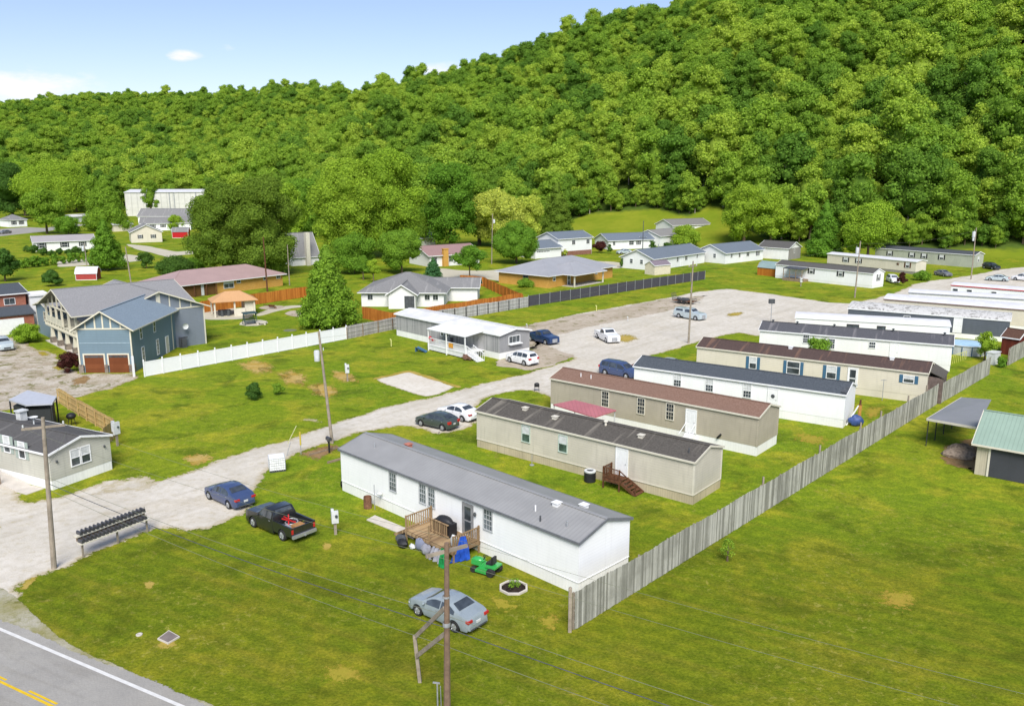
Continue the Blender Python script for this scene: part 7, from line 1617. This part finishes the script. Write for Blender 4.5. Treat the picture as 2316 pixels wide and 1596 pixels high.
# slide, satellite post, person-scale bits near TG
q = root('toy_slide', 'blue plastic toy slide lying on the lawn by the grey home', 'toy', G(953,796), R(-30)); m = MB(); m.add([(-.8,-.25,.55),(.8,-.25,.1),(.8,.25,.1),(-.8,.25,.55),(-.8,-.3,.7),(.8,-.3,.22),(.8,.3,.22),(-.8,.3,.7),(-.8,-.25,.5),(.8,-.25,.05),(.8,.25,.05),(-.8,.25,.5)], [(0,1,2,3),(0,4,5,1),(3,2,6,7),(8,11,10,9),(0,3,11,8),(1,9,10,2)]); m.box(-.85,-.75,-.25,.25,0,.5); obj('slide', m, plain('blue_plastic', S(70,110,140)), q)
q = at_house(TG, 'heat_pump', 'grey heat pump box against the white skirting of the grey home', 'air conditioner', hx(TG,976,780)[0] if True else 0, -.6); m = MB(); m.box(-.4,.4,-.3,.3,0,.95); obj('case', m, m_metal, q); m = MB(); [m.box(-.36,.36,-.315,-.303,.1+.1*k,.14+.1*k) for k in range(8)]; obj('grille', m, m_dark, q)
for lab, x, z, c_, nm in (('red flower baskets at the left of the white porch', .2, 1.75, S(190,50,60), 'flower_basket'), ('orange and yellow flag cloth on the white porch rail', 4.4, 1.3, S(228,160,60), 'flag'), ('dark porch chair behind the white rail', 2.2, .85, (.04,.04,.05,1), 'porch_chair')):
    q = at_house(TG, nm, lab, 'porch item', TGp[0]+x, -3.0 if nm != 'porch_chair' else -1.6); m = MB()
    if nm == 'flag': m.add([(0,-.22,z-.2),(.9,-.22,z-.2),(.9,-.22,z+.4),(0,-.22,z+.4),(0,-.2,z-.2),(.9,-.2,z-.2),(.9,-.2,z+.4),(0,-.2,z+.4)], [(0,1,2,3),(7,6,5,4),(0,4,5,1),(2,6,7,3)])
    elif nm == 'porch_chair': m.box(0,.6,0,.5,z+.4,z+.46); m.box(0,.6,.45,.52,z+.4,z+1.0); [m.box(x_,x_+.05,y_,y_+.05,z,z+.4) for x_ in (0,.55) for y_ in (0,.45)]
    else: m.blob((0,0,z),.3,.25,.22,9,6,jit=.2); m.blob((.7,0,z-.2),.3,.25,.22,9,6,jit=.2); m.box(-.2,.9,-.05,.05,z-.45,z-.3)
    obj('cloth' if nm == 'flag' else 'body', m, plain(nm+'_colour', c_), q)
# stone pile of steps plants beside the porch stairs of TG
q = at_house(TG, 'pink_flowers', 'pink lattice flower bed beside the white porch stairs', 'flower bed', TGp[1]+1.3, -3.5); V, ex = crown(.5,.8,.0,9,.1,.6,'round',.8,.6); me = mesh_quads('plant', V, [fo('pink_leaves',(.35,.2,.16,1),(.4,.24,.2,1),(.3,.25,.12,1))], ex); o = bpy.data.objects.new('plant', me); COL.objects.link(o); o.parent = q; o.scale = (2.2,.6,1)
# covered tub and bench by the patio
q = root('tub_swing', 'dark teal slatted garden swing on the oval concrete pad', 'garden swing', G(566,733), R(40)); m = MB()
m.box(-.9,.9,-.35,.35,.42,.5); [m.box(-.9,.9,.35+.03*k,.39+.03*k,.55+.16*k,.67+.16*k) for k in range(6)]; [m.box(x,x+.09,-.5,.6,0,.06) for x in (-1.05,.96)]; [m.beam((x,-.5,0),(x,.1,1.9),.08) for x in (-1,1)]; [m.beam((x,.6,0),(x,.1,1.9),.08) for x in (-1,1)]; m.solid([(-1.1,-.5,1.75),(1.1,-.5,1.75),(1.1,.7,1.95),(-1.1,.7,1.95)], .05); obj('frame', m, plain('dark_teal', S(62,84,84)), q)
q = root('stone_bench', 'white bench beside the dark teal swing', 'bench', G(592,734)); m = MB(); m.box(-.8,.8,-.3,.3,.35,.45); [m.box(x,x+.3,-.25,.25,0,.35) for x in (-.7,.4)]; obj('bench', m, m_conc, q)
q = root('wheelbarrow', 'dark wheelbarrow by the orange fence', 'wheelbarrow', G(614,698)); m = MB(); m.add([(-.5,-.35,.7),(.6,-.35,.6),(.6,.35,.6),(-.5,.35,.7),(-.3,-.22,.3),(.4,-.2,.3),(.4,.2,.3),(-.3,.22,.3)], [(4,5,1,0),(5,6,2,1),(6,7,3,2),(7,4,0,3),(7,6,5,4)]); m.beam((-1.3,-.3,.7),(.5,-.1,.3),.05); m.beam((-1.3,.3,.7),(.5,.1,.3),.05); m.lathe([(.08,-.05),(.2,-.05),(.2,.05),(.08,.05)], (.7,0,.2), 12, ax='Y'); obj('tray', m, m_wooddk, q)
q = root('manhole', 'dark round manhole cover in the lawn inside the white fence', 'manhole cover', G(656,747) ); m = MB(); m.lathe([(1.0,0),(1.0,.03),(.01,.05)], n=24); obj('cover', m, plain('dull_cover', S(120,124,96)), q)
# beige home: deck, carport, grill
r = at_house(T0, 'wooden_deck', 'wooden deck and ramp before the beige mobile home', 'deck', T0.L-9.5, -.1); m = MB(); m.box(0,3.2,-2.6,0,.55,.65); obj('deck_floor', m, m_wood, r)
m = MB()
for z in (1.0,1.5): m.beam((0,-2.6,z),(3.2,-2.6,z),.06); m.beam((3.2,-2.6,z),(3.2,-1.3,z),.06)
for i in range(22): m.beam((i*.15,-2.6,.65),(i*.15,-2.6,1.5),.03)
for i in range(10): m.beam((3.2,-2.6+i*.14,.65),(3.2,-2.6+i*.14,1.5),.03)
for x in (0,1.6,3.2): m.box(x-.06,x+.06,-2.66,-2.54,0,1.6)
obj('railing', m, m_wood, r)
m = MB(); m.add([(3.3,-1.3,.6),(7.2,-1.3,.05),(7.2,-.05,.05),(3.3,-.05,.6),(3.3,-1.3,0),(7.2,-1.3,0),(7.2,-.05,0),(3.3,-.05,0)], [(0,1,2,3),(0,4,5,1),(3,2,6,7),(1,5,6,2),(0,3,7,4)]); m.box(7.2,8.6,-1.4,.0,0,.05); obj('ramp', m, m_conc, r)
m = MB(); m.beam((3.3,-1.35,1.5),(5.4,-1.35,1.2),.06); m.beam((5.4,-1.35,.3),(5.4,-1.35,1.2),.08); m.beam((3.3,-1.35,1.0),(5.4,-1.35,.7),.05); obj('handrail', m, m_wood, r)
cz = 2.9; cp = [G(20,903,cz), G(62,882,cz), G(128,896,cz), G(118,912,cz), G(58,915,cz)]
cr = root('carport', 'carport with pale lilac grey roof behind the beige mobile home', 'carport', (cp[0].x, cp[0].y, 0)); o_ = Vector((cp[0].x, cp[0].y, 0)); tp_ = [p-o_ for p in (cp[4],cp[3],cp[2],cp[1],cp[0])]; m = MB(); m.solid(tp_, .14); obj('roof', m, plain('lilac_grey_metal', S(196,198,204,.8), .4, var=.05), cr)
for p in tp_: m = MB(); m.box(p.x*.97-.05,p.x*.97+.05,p.y-.05+.1,p.y+.15,0,2.75); obj('post', m, m_shutdk, cr)
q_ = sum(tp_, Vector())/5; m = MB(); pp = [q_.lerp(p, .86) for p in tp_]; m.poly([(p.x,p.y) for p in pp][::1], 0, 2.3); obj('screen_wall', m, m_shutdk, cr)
q = root('grill', 'round black kettle grill behind the beige mobile home', 'grill', G(163,962)); m = MB(); m.blob((0,0,.95),.45,.45,.32,12,8); [m.tube((.4*math.cos(t),.4*math.sin(t),0),(.25*math.cos(t),.25*math.sin(t),.8),.03) for t in (0,2.1,4.2)]; obj('kettle', m, m_black, q)
# garage carport at the right
cz = 2.85; cp = [G(2096,946,2.6), G(2209,966,cz), G(2242,903,cz+.1), G(2174.5,898,2.6)]
cr = root('carport', 'open carport with flat grey metal roof beside the green roofed garage', 'carport', (cp[0].x, cp[0].y, 0)); o_ = Vector((cp[0].x, cp[0].y, 0)); tp_ = [p-o_ for p in cp]; m = MB(); m.solid(tp_, .1); rf = obj('roof', m, ribbed('lilac_metal_roof', S(152,152,154,.78), .3, 'Y', .4, .05), cr); rf['label'] = 'flat grey metal sheet roof'
m = MB(); m.beam(tp_[0]-Vector((0,0,.08)), tp_[1]-Vector((0,0,.08)), .05, .2); m.beam(tp_[0]-Vector((0,0,.08)), tp_[3]-Vector((0,0,.08)), .05, .18); obj('fascia', m, m_trim, cr)
for t in (.02,.26,.5,.75,.98): p = tp_[0].lerp(tp_[3], t); m = MB(); m.tube((p.x+.15,p.y+.05,0),(p.x+.15,p.y+.05,p.z-.1),.045); obj('post', m, m_shutdk, cr)
frayed('dirt_patch', m_dirt, gp([(2125,1040),(2150,1010),(2190,990),(2225,985),(2240,1020),(2205,1068),(2160,1055)]), .012, .5, .4, .2, label='brown dirt and leaves under the carport')
q = root('dirt_heap', 'low grey brown heap of dirt under the carport', 'dirt heap', G(2172,1030)); m = MB(); m.blob((0,0,.05),1.5,1.2,.5,14,8,jit=.1,floor=0); m.blob((.9,1.6,.05),1.1,.9,.5,12,8,jit=.12,floor=0); obj('heap', m, plain('heap_earth', S(168,150,130), .95, .05, var=.35, sc=5), q)
# metal stake at the bottom
q = root('ground_stake', 'pair of thin metal rods standing at the foot of the near pole', 'stake', G(990,1600)); m = MB(); m.tube((0,0,0),(0,0,1.3),.035); m.tube((.16,.02,0),(.14,.02,1.1),.02); m.beam((-.2,0,1.3),(.12,0,1.25),.06); obj('rod', m, m_metal, q)
q = root('lawn_ornament', 'white birdbath on the grassy bank below the forest', 'birdbath', G(1433,483,4.5) ); m = MB(); m.lathe([(.4,0),(.15,.1),(.12,1.2),(.6,1.4),(.6,1.5),(.01,1.4)], n=12); obj('basin', m, m_blind, q)
q.location.z = float(hill_z(q.location.x, q.location.y))
q = root('tree_stump', 'grey tree stump on the grassy bank', 'stump', G(1460,492,3.5)); m = MB(); m.tube((0,0,-.5),(0,0,1.5),.6,.45,10); obj('wood', m, m_wood, q); q.location.z = float(hill_z(q.location.x, q.location.y))
